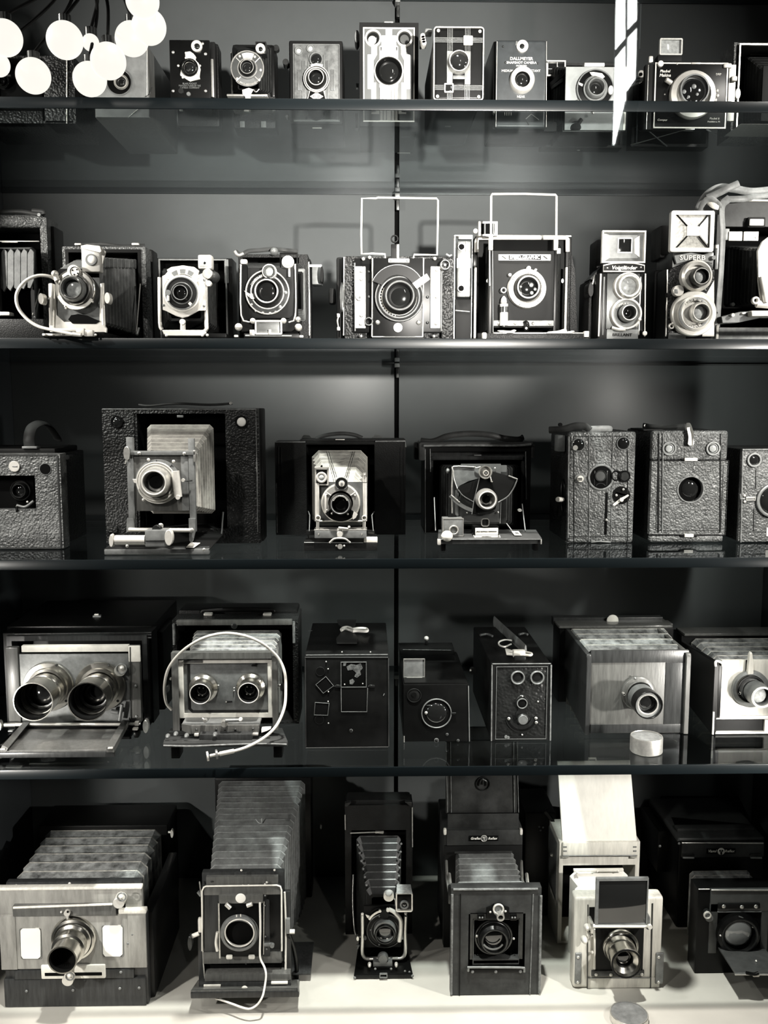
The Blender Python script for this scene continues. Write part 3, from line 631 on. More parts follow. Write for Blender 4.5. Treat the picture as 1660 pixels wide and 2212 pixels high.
t.b('finder_box', 560, 476, 688, 662, M.al, -.036, .02, .003); t.disc('finder_ring', 630, 578, 40, M.gm, -.0365, .002); t.dome('finder_lens', 632, 576, 28, M.wh, -.038, .002)
t.g('finder_hood', [(556, 480), (600, 472), (690, 482), (700, 520), (690, 530), (560, 500)], M.al, -.038, .002, bev=.0004); t.g('hood_side', [(690, 490), (728, 520), (708, 600), (690, 660)], M.al, -.03, .004)
t.w('cable_release', [(382, 712, -.045), (330, 690, -.05), (250, 690, -.055), (170, 730, -.06), (116, 810, -.062), (122, 900, -.062), (180, 980, -.06), (260, 1035, -.06), (360, 1062, -.062), (500, 1090, -.066)], .0024, M.cb, sp=8)
t.w('cable_socket', [(372, 668, -.045), (396, 722, -.045)], .0045, M.al); t.dome('release_button', 380, 676, 24, M.al, -.045, .008); t.w('cable_end', [(500, 1090, -.066), (560, 1098, -.066)], .0035, M.al)
t.b('bed_front', 345, 1050, 560, 1072, M.al, -.05, .03, .002); t.b('bed', 340, 1075, 720, None, M.bp, -.045, .17, .001); t.b('bed_rail', 290, 1086, 640, 1102, M.al, -.055, .012, .001)
t.b('foot_clamp', 580, 1062, 640, 1106, M.al, -.058, .01, .001); t.b('infinity_stop', 524, 1050, 580, 1100, M.iv, -.060, .008, .001); t.scr([(362, 1095), (432, 1090), (660, 1096), (310, 1095)], 9, M.al, -.056)
t.scr([(455, 912), (640, 868), (450, 900)], 8, M.al, -.04)
# --- 2c small folding camera with arched bright plate
t = T('folding_camera', 'small folding camera with an arched bright plate over its round shutter, beside the cable-release camera', 'camera', .05, W1, (1300, 1100), ZS[1])
t.f('body', 1086, 568, 1600, None, (18, 12, 50, 14), M.bp, .08, .05, bev=.002); t.b('body_back', 1095, 575, 1550, None, M.dk, .12, .012); t.b('side_shine', 1548, 575, 1576, 740, M.gm, .078, .003)
t.f('front_rim', 1092, 572, 1562, None, 10, M.gm, .076, .004)
t.bel('bellows', (1160, 690, 1400, 1000, -.02), (1120, 640, 1490, 1060, .08), 8, M.bb, .004, .004)
t.g('shutter_plate', [(1118, 690), (1140, 684), (1160, 660), (1148, 648), (1180, 628), (1260, 616), (1340, 628), (1376, 655), (1360, 690), (1418, 660), (1424, 930), (1370, 926), (1300, 970), (1258, 980), (1210, 965), (1150, 930), (1122, 925)], M.al, -.03, .003, bev=.0006)
t.arc('arched_scale', 1260, 770, 92, 138, 30, 150, M.al, -.036, .003); 
for a in (62, 90, 118): t.arc('scale_window', 1260, 770, 98, 128, a - 9, a + 9, M.gm, -.0368, .001, n=4)
t.g('lower_curve', [(1140, 720), (1180, 730), (1230, 712), (1246, 700), (1275, 712), (1330, 706), (1372, 722), (1350, 740), (1270, 726), (1200, 742)], M.al, -.037, .002)
t.lens(1258, 812, 112, 50, -.034, .016, sm=M.bm, rm=M.gm); t.ring('speed_ring', 1258, 812, 104, 124, M.al, -.035, .004); t.scr([(1128, 892), (1410, 718), (1408, 896)], 9, M.gm, -.03)
t.disc('speed_dot', 1160, 806, 20, M.gm, -.041, .002); t.w('lever', [(1160, 826, -.043), (1160, 862, -.043)], .0022, M.al); t.g('index', [(1296, 880), (1310, 866), (1326, 880), (1312, 896)], M.al, -.041, .002); t.g('pointer', [(1232, 700), (1248, 690), (1256, 718), (1216, 722)], M.al, -.039, .002)
t.w('u_frame', [(1100, 700, -.02), (1104, 1010, -.02), (1120, 1060, -.02)], .003, M.al, sp=4); t.w('u_frame', [(1418, 700, -.02), (1424, 1010, -.02), (1424, 1055, -.02), (1400, 1085, -.02)], .0032, M.al, sp=4)
t.b('finder_box', 1364, 542, 1460, 640, M.al, -.03, .022, .003); t.b('finder_glass', 1378, 558, 1448, 626, M.gw, -.0312, .003, .0006); t.dome('finder_eye', 1412, 600, 9, M.gl, -.0322, .001)
t.disc('focus_ball', 1440, 680, 34, M.ni, -.02, .012); t.dome('leather_knob', 1478, 700, 40, M.slea, .0, .014); t.disc('shift_knob', 1444, 745, 20, M.al, -.03, .008)
t.w('centre_post', [(1262, 1000, -.03), (1262, 1065, -.03)], .0042, M.al); t.disc('post_head', 1262, 1008, 20, M.al, -.035, .006)
t.g('bed_front', [(1116, 1062), (1410, 1062), (1424, 1085), (1400, 1104), (1150, 1104), (1128, 1090)], M.al, -.05, .006, bev=.001); t.b('bed', 1120, 1085, 1560, None, M.bp, -.044, .12, .001); t.scr([(1148, 1100), (1395, 1100), (1430, 1098)], 10, M.al, -.052)
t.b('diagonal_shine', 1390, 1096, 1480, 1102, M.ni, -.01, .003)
# --- 2d black folding camera with large shutter
t = T('folding_camera', 'black folding camera with large ringed shutter and a box winder on its right side', 'camera', .05, W2, (310, 1105), ZS[1])
t.f('body', 110, 540, 590, None, (30, 22, 60, 14), M.blk, .07, .06, bev=.003); t.b('body_back', 120, 550, 560, None, M.dk, .12, .012); t.b('rear_body', 560, 570, 612, None, M.bp, .10, .04, .004)
t.w('handle', [(90, 520, .07), (130, 545, .07), (180, 520, .07), (270, 512, .07), (350, 505, .07), (430, 512, .07), (520, 522, .08)], .0035, M.slea, sp=5, flat=.45); t.dome('handle_roll', 360, 522, 28, M.gm, .06, .01); t.w('handle_loop', [(88, 518, .07), (112, 548, .07), (150, 535, .07)], .003, M.ni, sp=4)
t.b('winder_box', 620, 625, 690, 748, M.gm, .10, .03, .002); t.disc('winder_flange', 692, 690, 55, M.bp, .10, .02, sx=.2); t.b('winder_plate', 600, 610, 688, 628, M.al, .10, .02)
t.b('side_rail', 590, 590, 604, 1100, M.ni, .09, .005); t.bel('bellows', (150, 640, 500, 1000, -.01), (130, 600, 560, 1080, .08), 8, M.bb, .004, .004)
t.bel('side_bellows', (500, 660, 560, 930, .0), (505, 640, 575, 1000, .04), 5, M.bg, .003, .002)
t.g('standard', [(126, 610), (150, 600), (176, 620), (180, 960), (240, 990), (460, 990), (495, 960), (502, 620), (524, 612), (524, 1050), (480, 1075), (130, 1075)], M.bp, -.02, .005, bev=.001)
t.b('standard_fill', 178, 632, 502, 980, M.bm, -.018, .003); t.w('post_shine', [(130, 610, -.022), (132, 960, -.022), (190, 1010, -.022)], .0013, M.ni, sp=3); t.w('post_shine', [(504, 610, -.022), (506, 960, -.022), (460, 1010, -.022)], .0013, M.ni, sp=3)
t.b('post_cap', 124, 572, 172, 608, M.al, -.024, .012, .003); t.lens(316, 805, 152, 78, -.022, .020, sm=M.bp, rm=M.ni)
t.arc('scale_plate', 316, 805, 112, 140, 195, 330, M.dm, -.0285, .001); t.scr([(234, 930), (282, 942), (332, 944), (206, 885), (370, 936)], 9, M.ni, -.0285); t.scr([(400, 905), (438, 806)], 14, M.gm, -.0285)
t.tx('lettering', 'COMPOUND', 316, 805, 14, M.iv, -.029, curve=122, rot=.7)
t.lens(330, 664, 0, 38, -.028, .012, rm=M.ch, bm_=M.gm, gl=M.gw); t.ring('dial_rim', 330, 664, 40, 50, M.al, -.028, .010)
t.g('lever', [(152, 790), (190, 812), (226, 820), (226, 842), (196, 846), (176, 826)], M.ni, -.030, .002); t.disc('lever_hub', 212, 832, 20, M.ni, -.031, .003)
t.disc('round_finder', 456, 596, 42, M.al, -.03, .006); t.dome('finder_lens', 454, 594, 28, M.gw, -.036, .003); t.b('finder_stem', 456, 630, 470, 695, M.al, -.03, .003); t.f('finder_frame', 398, 528, 520, 640, 6, M.bp, -.015, .01)
t.dome('side_knob', 114, 1042, 26, M.al, -.02, .01); t.dome('side_knob', 526, 1045, 26, M.al, -.02, .01); t.dome('lower_knob', 212, 1000, 20, M.al, -.03, .008); t.dome('lower_knob', 424, 1000, 20, M.al, -.03, .008); t.dome('post_knob', 524, 990, 20, M.ni, -.02, .006)
t.f('focus_frame', 226, 994, 414, 1094, 12, M.ni, -.035, .006, rad=10); t.b('focus_drum', 240, 1002, 400, 1085, M.gm, -.03, .006, .002); t.w('drum_post', [(330, 1060, -.037), (330, 1090, -.037)], .002, M.al); t.b('bed', 150, 1085, 530, None, M.bp, -.03, .12, .001)
t.w('bed_edge', [(160, 1102, -.032), (480, 1104, -.032)], .0015, M.gm); t.b('stop', 82, 1096, 110, 1112, M.al, -.03, .006, .001); t.b('stop', 532, 1098, 560, 1114, M.al, -.03, .006, .001); t.b('bed_arm', 190, 1060, 224, 1100, M.ni, -.034, .004)
# --- 2e press camera with wire frame finder
t = T('press_camera', 'square black press camera with cream side strips under a raised silver wire frame', 'camera', .06, W2, (1210, 1110), ZS[1])
t.b('body', 840, 552, 1600, None, M.dlea, .025, .07, .004); t.b('left_body', 788, 558, 842, None, M.bm, .05, .05, .004); t.w('body_edge', [(842, 560, .024), (838, 1100, .024)], .001, M.ni)
t.b('front_frame', 912, 568, 1520, 1080, M.bp, .012, .018, .002); t.w('frame_line', [(915, 600, .011), (918, 1070, .011)], .0011, M.gm); t.w('frame_line', [(1516, 600, .011), (1512, 1070, .011)], .0011, M.gm)
t.b('lens_board', 1036, 566, 1392, None, M.bp, 0, .02, .001); 
for x in (1038, 1390): t.w('board_line', [(x, 568, -.001), (x - (6 if x > 1100 else 4), 1108, -.001)], .0011, M.ni)
t.w('board_line', [(1034, 1110, -.001), (1386, 1110, -.001)], .0010, M.gm)
for x0, x1 in ((920, 990), (1438, 1506)): t.b('cream_strip', x0, 624, x1, 1050, M.wh, .008, .006, .001)
t.scr([(1012, 660), (1012, 835), (1416, 835), (1416, 1012)], 11, M.dm, .012); t.scr([(960, 655), (960, 712), (960, 962), (956, 1020)], 14, M.ni, .007); t.scr([(1480, 650), (1478, 835), (1476, 1020)], 11, M.ni, .007)
t.disc('strip_knob', 950, 838, 24, M.al, .007, .006); t.disc('strip_knob_hole', 950, 838, 9, M.dm, .001, .001)
t.ring('lock_ring', 1012, 1006, 20, 30, M.dm, .005, .008); t.ring('lock_ring', 1536, 618, 24, 36, M.dm, .005, .010); t.disc('lock_centre', 1536, 618, 8, M.ni, .004, .008)
t.lens(1222, 838, 168, 96, -.001, .026, sm=M.bm, rm=M.gr, bm_=M.bm)
t.ring('engraved_ring', 1222, 838, 118, 122, M.iv, -.0068, .001); t.ring('engraved_ring', 1222, 838, 138, 141, M.gm, -.0068, .001)
for a in range(150, 262, 9): t.w('scale_tick', [(1222 + 124 * math.cos(R_(a)), 838 - 124 * math.sin(R_(a)), -.0075), (1222 + 134 * math.cos(R_(a)), 838 - 134 * math.sin(R_(a)), -.0075)], .0005, M.iv)
t.arc('hinged_flap', 1210, 800, 118, 190, 24, 156, M.bp, -.012, .003); t.arc('flap_edge', 1210, 800, 186, 190, 24, 156, M.gm, -.0125, .002)
t.g('light_tag', [(1312, 740), (1412, 672), (1436, 712), (1342, 780)], M.al, -.02, .003, bev=.0005); t.disc('tag_hole', 1360, 738, 22, M.gm, -.0205, .001, sx=1.1)
t.disc('emblem', 1213, 1046, 31, M.gm, -.0, .003); t.ring('emblem_rim', 1213, 1046, 26, 31, M.al, -.003, .001)
for x in (1200, 1213, 1226): t.w('emblem_bar', [(x, 1030, -.0035), (x, 1062, -.0035)], .0007, M.al)
t.w('emblem_bar', [(1195, 1046, -.0035), (1231, 1046, -.0035)], .0007, M.al)
t.scr([(1074, 1010), (1355, 1012)], 17, M.ni, 0, h=.004); t.scr([(1062, 836), (1338, 690), (1098, 688)], 8, M.dm, 0)
pl = t.b('maker_plate', 1146, 568, 1294, 598, M.al, -.006, .008, .002); t.scr([(1164, 583), (1276, 583)], 9, M.gm, -.006, pl); t.tx('lettering', 'V·N', 1220, 583, 16, M.dm, -.0064, pl)
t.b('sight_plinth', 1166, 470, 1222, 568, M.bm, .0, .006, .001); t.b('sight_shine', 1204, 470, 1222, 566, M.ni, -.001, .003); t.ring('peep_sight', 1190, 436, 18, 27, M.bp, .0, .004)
t.w('wire_frame', [(1126, 572, .004), (1124, 540, .004), (1036, 536, .004), (962, 538, .004), (960, 400, .004), (964, 155, .004), (1060, 155, .004), (1076, 150, .004), (1480, 156, .004), (1490, 170, .004), (1488, 350, .004), (1484, 545, .004), (1325, 543, .004), (1318, 576, .004)], .0016, M.al)
t.scr([(975, 572), (1018, 562), (1468, 570)], 12, M.al, .005, h=.003)
t.b('side_wheel', 736, 770, 782, 880, M.bm, .06, .03, .004); t.disc('side_disc', 828, 838, 100, M.dm, .022, .004, sx=.16); t.b('latch', 792, 948, 812, 974, M.ni, .04, .006, .001); t.b('latch', 792, 1040, 814, 1066, M.ni, .04, .006, .001); t.w('latch_wire', [(802, 974, .038), (796, 1000, .038), (802, 1040, .038)], .0015, M.ni, sp=3)
t.b('right_grip', 1518, 560, 1600, None, M.dlea, .01, .02, .003); t.w('top_lever', [(1545, 540, .01), (1570, 555, .01), (1585, 545, .01)], .002, M.gm); t.scr([(960, 1106), (1462, 1106)], 10, M.ni, .008)
# --- 2f SPEED GRAPHIC press camera
t = T('press_camera', 'large black press camera with SPEED GRAPHIC name plate, bright shutter and tall silver wire frame', 'camera', .05, W3, (860, 1700), ZS[1])
t.b('body_shell', 320, 630, 1340, None, M.bm, .09, .07, .006); t.f('body_rim', 330, 640, 1318, None, (26, 24, 26, 6), M.bp, .08, .012, bev=.002)
t.w('bright_rim', [(342, 806, .078), (342, 690, .078), (355, 655, .078), (400, 652, .078), (800, 650, .078), (1290, 650, .078), (1304, 665, .078), (1304, 800, .078)], .0034, M.al, flat=.6)
t.b('right_side', 1318, 640, 1352, None, M.blk, .085, .06, .005); t.g('leather_side', [(1340, 800), (1380, 1000), (1405, 1690), (1330, 1690), (1330, 800)], M.blk, .09, .03)
t.b('top_bar', 330, 622, 1345, 644, M.al, .085, .02, .002); t.tx('lettering', 'GRAFLEX', 832, 650, 14, M.al, .077)
t.b('interior', 356, 672, 1290, None, M.dk, .1, .01); t.bel('bellows', (510, 820, 1180, 1600, .02), (420, 720, 1230, 1680, .09), 6, M.bb, .004, .004)
t.b('lens_board', 516, 790, 1186, 1600, M.bm, .0, .006, .001); t.b('board_top', 520, 672, 1180, 790, M.dk, .03, .004)
for x0, x1 in ((474, 516), (1166, 1204)): t.b('standard_post', x0, 780, x1, None, M.bp, -.002, .008, .001)
t.w('post_line', [(480, 790, -.003), (482, 1160, -.003)], .0010, M.ni); t.w('post_line', [(512, 790, -.003), (516, 1650, -.003)], .0007, M.gm)
t.w('wire_frame', [(495, 780, -.002), (494, 640, -.002), (497, 215, -.002), (506, 192, -.002), (840, 190, -.002), (1176, 200, -.002), (1186, 215, -.002), (1184, 640, -.002), (1184, 780, -.002)], .0018, M.al)
t.b('frame_socket', 472, 640, 516, 782, M.al, -.006, .006, .001); t.b('frame_socket', 1160, 640, 1204, 782, M.al, -.006, .006, .001); t.b('socket_clip', 1190, 762, 1232, 820, M.ni, -.004, .006, .001)
pl = t.b('name_plate', 575, 828, 1124, 892, M.wh, -.002, .003, .0004, lab='cream plate lettered SPEED GRAPHIC'); t.b('plate_box', 680, 836, 1022, 884, M.bp, -.0026, .001, .0004, pl)
t.tx('lettering', 'SPEED GRAPHIC', 851, 860, 34, M.wh, -.0029, pl, sx=.95, bold=.03)
for x in (628, 1064): t.g('pennant', [(x - 26, 838), (x - 8, 842), (x + 30, 872), (x + 22, 880), (x - 6, 862)], M.bp, -.0026, .001, pl)
t.lens(864, 1190, 0, 112, -.0, .022, rm=M.al, bm_=M.bp); t.l('shutter', 864, 1196, [(202, 0), (202, -.008), (196, -.012), (150, -.013), (138, -.008), (124, -.006)], M.al, .0, seg=64)
for i in range(48): a = R_(i * 7.5); t.w('scale_tick', [(864 + 170 * math.cos(a), 1196 - 170 * math.sin(a), -.0135), (864 + (180 if i % 3 else 186) * math.cos(a), 1196 - (180 if i % 3 else 186) * math.sin(a), -.0128)], .00035, M.dm)
t.tx('lettering', 'GRAPHEX · COMPUR · RAPID', 864, 1196, 20, M.dm, -.0134, curve=176, rot=.3); t.tx('lettering', 'T B 1 2 5 10 25 50', 864, 1196, 16, M.dm, -.0134, curve=-172)
for x, y, r in ((885, 980, 22), (688, 1050, 16), (958, 996, 12)): t.disc('shutter_lever', x, y, r, M.al, -.004, .008)
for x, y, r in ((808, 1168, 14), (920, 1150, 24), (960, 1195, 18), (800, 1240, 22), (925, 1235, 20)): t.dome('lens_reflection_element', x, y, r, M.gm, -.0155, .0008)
t.ring('cable_ring', 625, 1208, 20, 30, M.al, -.01, .004); t.l('cable_post', 632, 1300, [(10, 0), (10, -.006), (0, -.006)], M.al, -.008); t.g('plunger_cap', [(608, 1290), (632, 1260), (658, 1290), (664, 1340), (602, 1340)], M.al, -.014, .008, bev=.001)
t.w('plunger_body', [(632, 1350, -.012), (630, 1580, -.012)], .0062, M.al, seg=14); t.w('plunger_band', [(632, 1380, -.012), (632, 1440, -.012)], .0066, M.dm, seg=14); t.w('plunger_tip', [(630, 1550, -.012), (630, 1590, -.012)], .0035, M.dm)
t.b('scale_bar', 522, 1524, 1164, 1582, M.gm, -.002, .003, .0005, lab='grey distance scale bar'); t.scr([(575, 1558), (748, 1556), (936, 1556), (1116, 1556)], 17, M.ni, -.002, h=.003)
t.w('focus_catch', [(860, 1545, -.006), (880, 1570, -.012), (862, 1600, -.01), (870, 1620, -.012)], .0035, M.bp, sp=4); t.disc('catch_spot', 866, 1606, 12, M.ni, -.014, .002)
t.b('chrome_rod', 318, 960, 346, None, M.al, .06, .008, .002); t.b('chrome_rod', 1282, 960, 1308, None, M.al, .06, .008, .002); t.disc('rod_clip', 456, 1110, 22, M.ni, .04, .004, sx=.6); t.disc('rod_clip', 1244, 1110, 22, M.ni, .04, .004, sx=.6)
t.b('bed', 420, 1660, 1530, None, M.blk, -.02, .09, .001); t.b('bed_top', 520, 1650, 1500, 1668, M.ni, -.018, .02, .001); t.b('bed_corner', 1480, 1636, 1530, 1700, M.al, -.024, .01, .001); t.b('bed_corner', 404, 1650, 450, None, M.al, -.024, .01, .002)
t.g('bed_lock', [(560, 1630), (620, 1628), (700, 1640), (740, 1618), (766, 1630), (730, 1660), (600, 1652)], M.al, -.022, .004, bev=.0008); t.g('bed_lock', [(1100, 1640), (1200, 1640), (1280, 1608), (1295, 1620), (1290, 1650), (1360, 1630), (1385, 1640), (1330, 1662), (1080, 1662)], M.al, -.022, .004, bev=.0008)
t.b('finder_frame_back', 362, 478, 566, 632, M.al, .05, .01, .001, lab='silver optical finder'); t.b('finder_window', 392, 500, 534, 614, M.dk, .0485, .004, .001)
for x in (430, 520): t.w('finder_rib', [(x, 505, .047), (x, 612, .047)], .0012, M.gm)
t.disc('finder_knob', 326, 590, 24, M.al, .06, .008); t.b('finder_foot', 440, 612, 520, 640, M.ni, .05, .01)
# flash bracket / rangefinder on the left
t.f('side_bracket', 108, 624, 300, None, (10, 10, 4, 4), M.al, .04, .012); t.b('range_finder', 136, 684, 282, 1280, M.gm, .036, .02, .004, lab='grey rangefinder housing with two round windows'); t.b('paper_band', 134, 868, 284, 972, M.wh, .034, .003, .001); t.b('housing_ridge', 226, 690, 240, 1270, M.al, .0345, .004, .001)
for y in (748, 1186): t.disc('window_ring', 186 if y < 900 else 180, y, 42, M.al, .035, .003); t.disc('round_window', 184 if y < 900 else 180, y, 30, M.dk, .0318, .001)
t.b('bracket_fill', 118, 1300, 300, None, M.bm, .042, .02, .002); t.w('bracket_seam', [(118, 1420, .041), (270, 1434, .041)], .0012, M.gm); t.b('bracket_top', 150, 634, 296, 668, M.gm, .038, .01, .001); t.b('clamp', 290, 830, 352, 960, M.bp, .04, .02, .003)
t.b('bracket_hook', 82, 1420, 100, 1480, M.ni, .045, .01, .001)
# --- 2g TLR BRILLANT
t = T('twin_lens_camera', 'small black twin-lens camera lettered BRILLANT, with a grey pyramid hood and square finder window', 'camera', .05, W4, (420, 1375), ZS[1])
t.b('body', 218, 825, 622, None, M.bp, .0, .10, .003); t.b('side_body', 130, 880, 222, None, M.blk, .04, .07, .006); t.b('upper_side', 196, 540, 250, 830, M.bm, .05, .05, .004); t.disc('side_knob', 110, 990, 62, M.bp, .06, .03, sx=.38)
t.g('shoulder', [(140, 880), (246, 760), (250, 830), (220, 900)], M.bp, .03, .04); t.w('side_wire', [(184, 850, .03), (160, 925, .03)], .0018, M.ni); t.w('edge_chrome', [(232, 835, -.001), (214, 1370, -.001)], .0014, M.al); t.w('edge_chrome', [(612, 835, -.001), (606, 1372, -.001)], .0012, M.ni)
X = [t.p(246, 470), t.p(612, 740)]
def pyramid(t, name, x0, y0, x1, y1, ix0, iy0, ix1, iy1, m, dy, h):
    bm = bmesh.new(); A = [bm.verts.new(t.p(x, y, dy)) for x, y in ((x0, y0), (x1, y0), (x1, y1), (x0, y1))]
    B_ = []
    for x, y in ((ix0, iy0), (ix1, iy0), (ix1, iy1), (ix0, iy1)):
        v = t.p(x, y, dy); v.y -= h; B_.append(bm.verts.new(v))
    C = []
    for x, y in ((x0, y0), (x1, y0), (x1, y1), (x0, y1)):
        v = t.p(x, y, dy); v.y += .006; C.append(bm.verts.new(v))
    for i in range(4):
        j = (i + 1) % 4; bm.faces.new((A[i], A[j], B_[j], B_[i])); bm.faces.new((A[i], C[i], C[j], A[j]))
    bm.faces.new(B_); bm.faces.new(C[::-1]); return t.put(name, bm, m, ang=10)
hood = pyramid(t, 'finder_hood', 250, 470, 612, 736, 376, 530, 500, 658, M.gm, .008, -.012)
t.f('hood_rim', 244, 466, 616, 742, 12, M.al, .002, .008); t.f('window_frame', 376, 528, 500, 658, 7, M.al, .012, .008, hood); t.b('window_glass', 384, 536, 492, 650, M.gl, .014, .004, .0005, hood)
t.g('hood_right_flap', [(606, 480), (606, 730), (520, 660), (520, 540)], M.al, .0125, .001)
pl = t.g('name_plate', [(250, 760), (430, 738), (606, 760), (608, 820), (248, 820)], M.bp, -.003, .005); t.w('plate_border', [(254, 764, -.0036), (340, 746, -.0036), (430, 742, -.0036), (520, 746, -.0036), (604, 764, -.0036), (604, 815, -.0036), (254, 815, -.0036)], .0011, M.al, pl, closed=True)
t.tx('lettering', 'Voigtländer', 430, 785, 32, M.wh, -.0034, pl, shear=.25, bold=.025, sx=1.05); t.scr([(288, 786), (574, 780)], 7, M.al, -.003, pl)
t.b('front_plate', 280, 830, 556, 1310, M.dm, -.003, .004, .001); t.b('chrome_line', 560, 860, 570, 1360, M.ni, -.002, .003); t.b('chrome_line', 250, 860, 262, 1360, M.gm, -.002, .003)
t.lens(448, 950, 0, 86, -.003, .020, rm=M.al, bm_=M.ni, gl=M.gw); t.ring('lens_rim', 448, 950, 100, 116, M.al, -.003, .012); t.lens(444, 1178, 0, 62, -.003, .022, rm=M.al, bm_=M.gm, gl=M.gl); t.ring('shutter_ring', 434, 1182, 78, 128, M.gm, -.003, .010); t.ring('shutter_rim', 434, 1182, 112, 130, M.al, -.003, .013)
t.tx('lettering', 'COMPUR RAPID', 434, 1182, 17, M.al, -.014, curve=88); t.tx('lettering', 'ANASTIGMAT', 448, 950, 13, M.dm, -.0155, curve=104)
t.w('lever', [(330, 1296, -.01), (380, 1310, -.014), (440, 1312, -.014)], .0026, M.al, sp=4); t.w('lever', [(528, 1280, -.01), (556, 1230, -.014), (572, 1222, -.014)], .0028, M.al, sp=4)
pl = t.b('lower_plate', 284, 1310, 552, None, M.gm, -.004, .005, .0005); t.tx('lettering', 'BRILLANT', 414, 1358, 24, M.bp, -.0044, pl, sx=1.15, bold=.03); t.disc('bright_corner', 604, 1345, 20, M.al, -.004, .003)
# --- 2h TLR SUPERB
t = T('twin_lens_camera', 'bright-fronted twin-lens camera marked SUPERB, with a square silver hood cross-folded to a central square', 'camera', .04, W4, (1010, 1375), ZS[1])
t.b('body', 790, 790, 1212, None, M.blk, .004, .11, .004); t.b('upper_body', 840, 640, 1200, 800, M.dm, .01, .08, .004); t.b('side_body', 740, 420, 830, 700, M.bm, .05, .05, .003); t.b('side_lower', 690, 800, 792, None, M.bm, .05, .06, .006)
hood = pyramid(t, 'finder_hood', 836, 302, 1192, 640, 970, 430, 1070, 510, mat('mottled_silver', (.62, .61, .57), .42, .5, bump=.6, scale=260, var=.35, vscale=160), .004, .006)
t.f('hood_rim', 830, 296, 1200, 648, 34, M.al, -.001, .010, rad=18); t.b('centre_square', 968, 430, 1070, 512, M.wh, -.004, .003, .0006, hood)
for a, b_ in (((870, 320), (970, 428)), ((1160, 320), (1070, 428)), ((870, 620), (970, 514)), ((1160, 625), (1070, 514))): t.w('fold_line', [(a[0], a[1], .0025), (b_[0], b_[1], -.0028)], .0012, M.bp)
pl = t.g('name_plate', [(860, 680), (1000, 655), (1200, 690), (1190, 745), (1020, 712), (880, 750)], M.gm, -.003, .005); t.tx('lettering', 'SUPERB', 1015, 700, 40, M.al, -.0034, pl, sx=1.2, bold=.02); t.disc('plate_stud', 1190, 700, 18, M.gm, -.003, .004)
t.g('front_plate', [(830, 790), (940, 745), (1150, 745), (1205, 800), (1200, 1370), (800, 1370), (800, 860)], M.dlea, -.001, .005, bev=.001); t.g('bright_panel', [(1200, 890), (1200, 1370), (1100, 1370), (1110, 1050)], M.al, -.002, .003)
t.l('upper_mount', 1030, 862, [(132, 0), (130, -.012), (112, -.016), (88, -.014), (84, -.01)], M.al, -.001, seg=48); t.lens(1066, 866, 0, 66, -.012, .014, rm=M.ni, bm_=M.dm, gl=M.gw)
t.disc('dial_knob', 878, 986, 46, M.al, -.002, .010); t.b('knob_mark', 862, 966, 892, 1004, M.gm, -.0125, .001)
t.l('lower_mount', 1010, 1180, [(190, 0), (188, -.010), (180, -.012), (150, -.012), (148, -.020), (130, -.022), (100, -.018)], M.al, -.001, seg=60); t.ring('speed_ring', 1030, 1175, 110, 136, M.gm, -.021, .001); t.lens(1060, 1172, 0, 72, -.014, .016, rm=M.al, bm_=M.ni, gl=M.gw)
t.tx('lettering', 'COMPUR', 1035, 1172, 22, M.wh, -.0225, curve=-112); t.tx('lettering', '5 10 25 50 100 250', 1035, 1172, 17, M.wh, -.0225, curve=112)
t.ring('strap_lug', 828, 1284, 13, 24, M.al, -.002, .006); t.w('lug_stem', [(840, 1270, -.004), (880, 1240, -.01)], .003, M.al); t.b('side_latch', 1208, 580, 1240, 800, M.gm, .01, .01, .002); t.b('side_latch_top', 1214, 590, 1238, 620, M.al, .008, .006, .001); t.b('focus_clip', 1165, 1148, 1235, 1180, M.bp, -.008, .01, .002)
t.w('edge_chrome', [(800, 800, -.002), (798, 1000, -.002)], .001, M.ni); t.w('edge_chrome', [(796, 1040, -.002), (788, 1370, -.002)], .001, M.ni); t.b('name_strip', 812, 1340, 960, None, M.gm, -.003, .003)
# --- 2i folding camera with straps
t = T('folding_camera', 'dark folding camera with pale leather straps piled on top, at the right edge', 'camera', .085, W4, (1500, 1375), ZS[1])
t.f('body', 1235, 205, 2100, None, (30, 220, 30, 96), M.slea, .03, .07, bev=.006); t.b('body_back', 1245, 220, 2090, None, M.dk, .095, .012); t.w('top_piping', [(1250, 208, .028), (2000, 212, .028)], .0018, M.iv)
t.w('carry_strap', [(1330, 190, .02), (1275, 240, .01), (1268, 330, -.005), (1276, 500, -.01), (1262, 800, -.01), (1240, 1100, -.01), (1222, 1372, -.005)], .006, M.st, sp=8, flat=.3)
t.w('strap_loop', [(1060, 300, .03), (1090, 230, .03), (1150, 150, .02), (1250, 100, .02), (1370, 110, .03), (1520, 135, .03), (1700, 120, .03)], .006, M.st, sp=8, flat=.35, lab='pale leather strap curling over the top')
t.w('strap_end', [(1140, 190, .01), (1230, 150, .008), (1320, 105, .006), (1410, 65, .01)], .0055, M.st, sp=6, flat=.35); t.w('strap_end', [(1300, 200, .02), (1450, 195, .02), (1560, 175, .03), (1700, 160, .03)], .005, M.st, sp=6, flat=.35)
t.w('strap_knot', [(1090, 300, .01), (1110, 240, .005), (1160, 200, .0), (1210, 230, .0), (1232, 262, .0), (1215, 320, .01)], .006, M.st, sp=6, flat=.4); t.w('strap_tail', [(1135, 185, .01), (1190, 250, -.002), (1235, 265, -.002)], .0055, M.wl, sp=5, flat=.4)
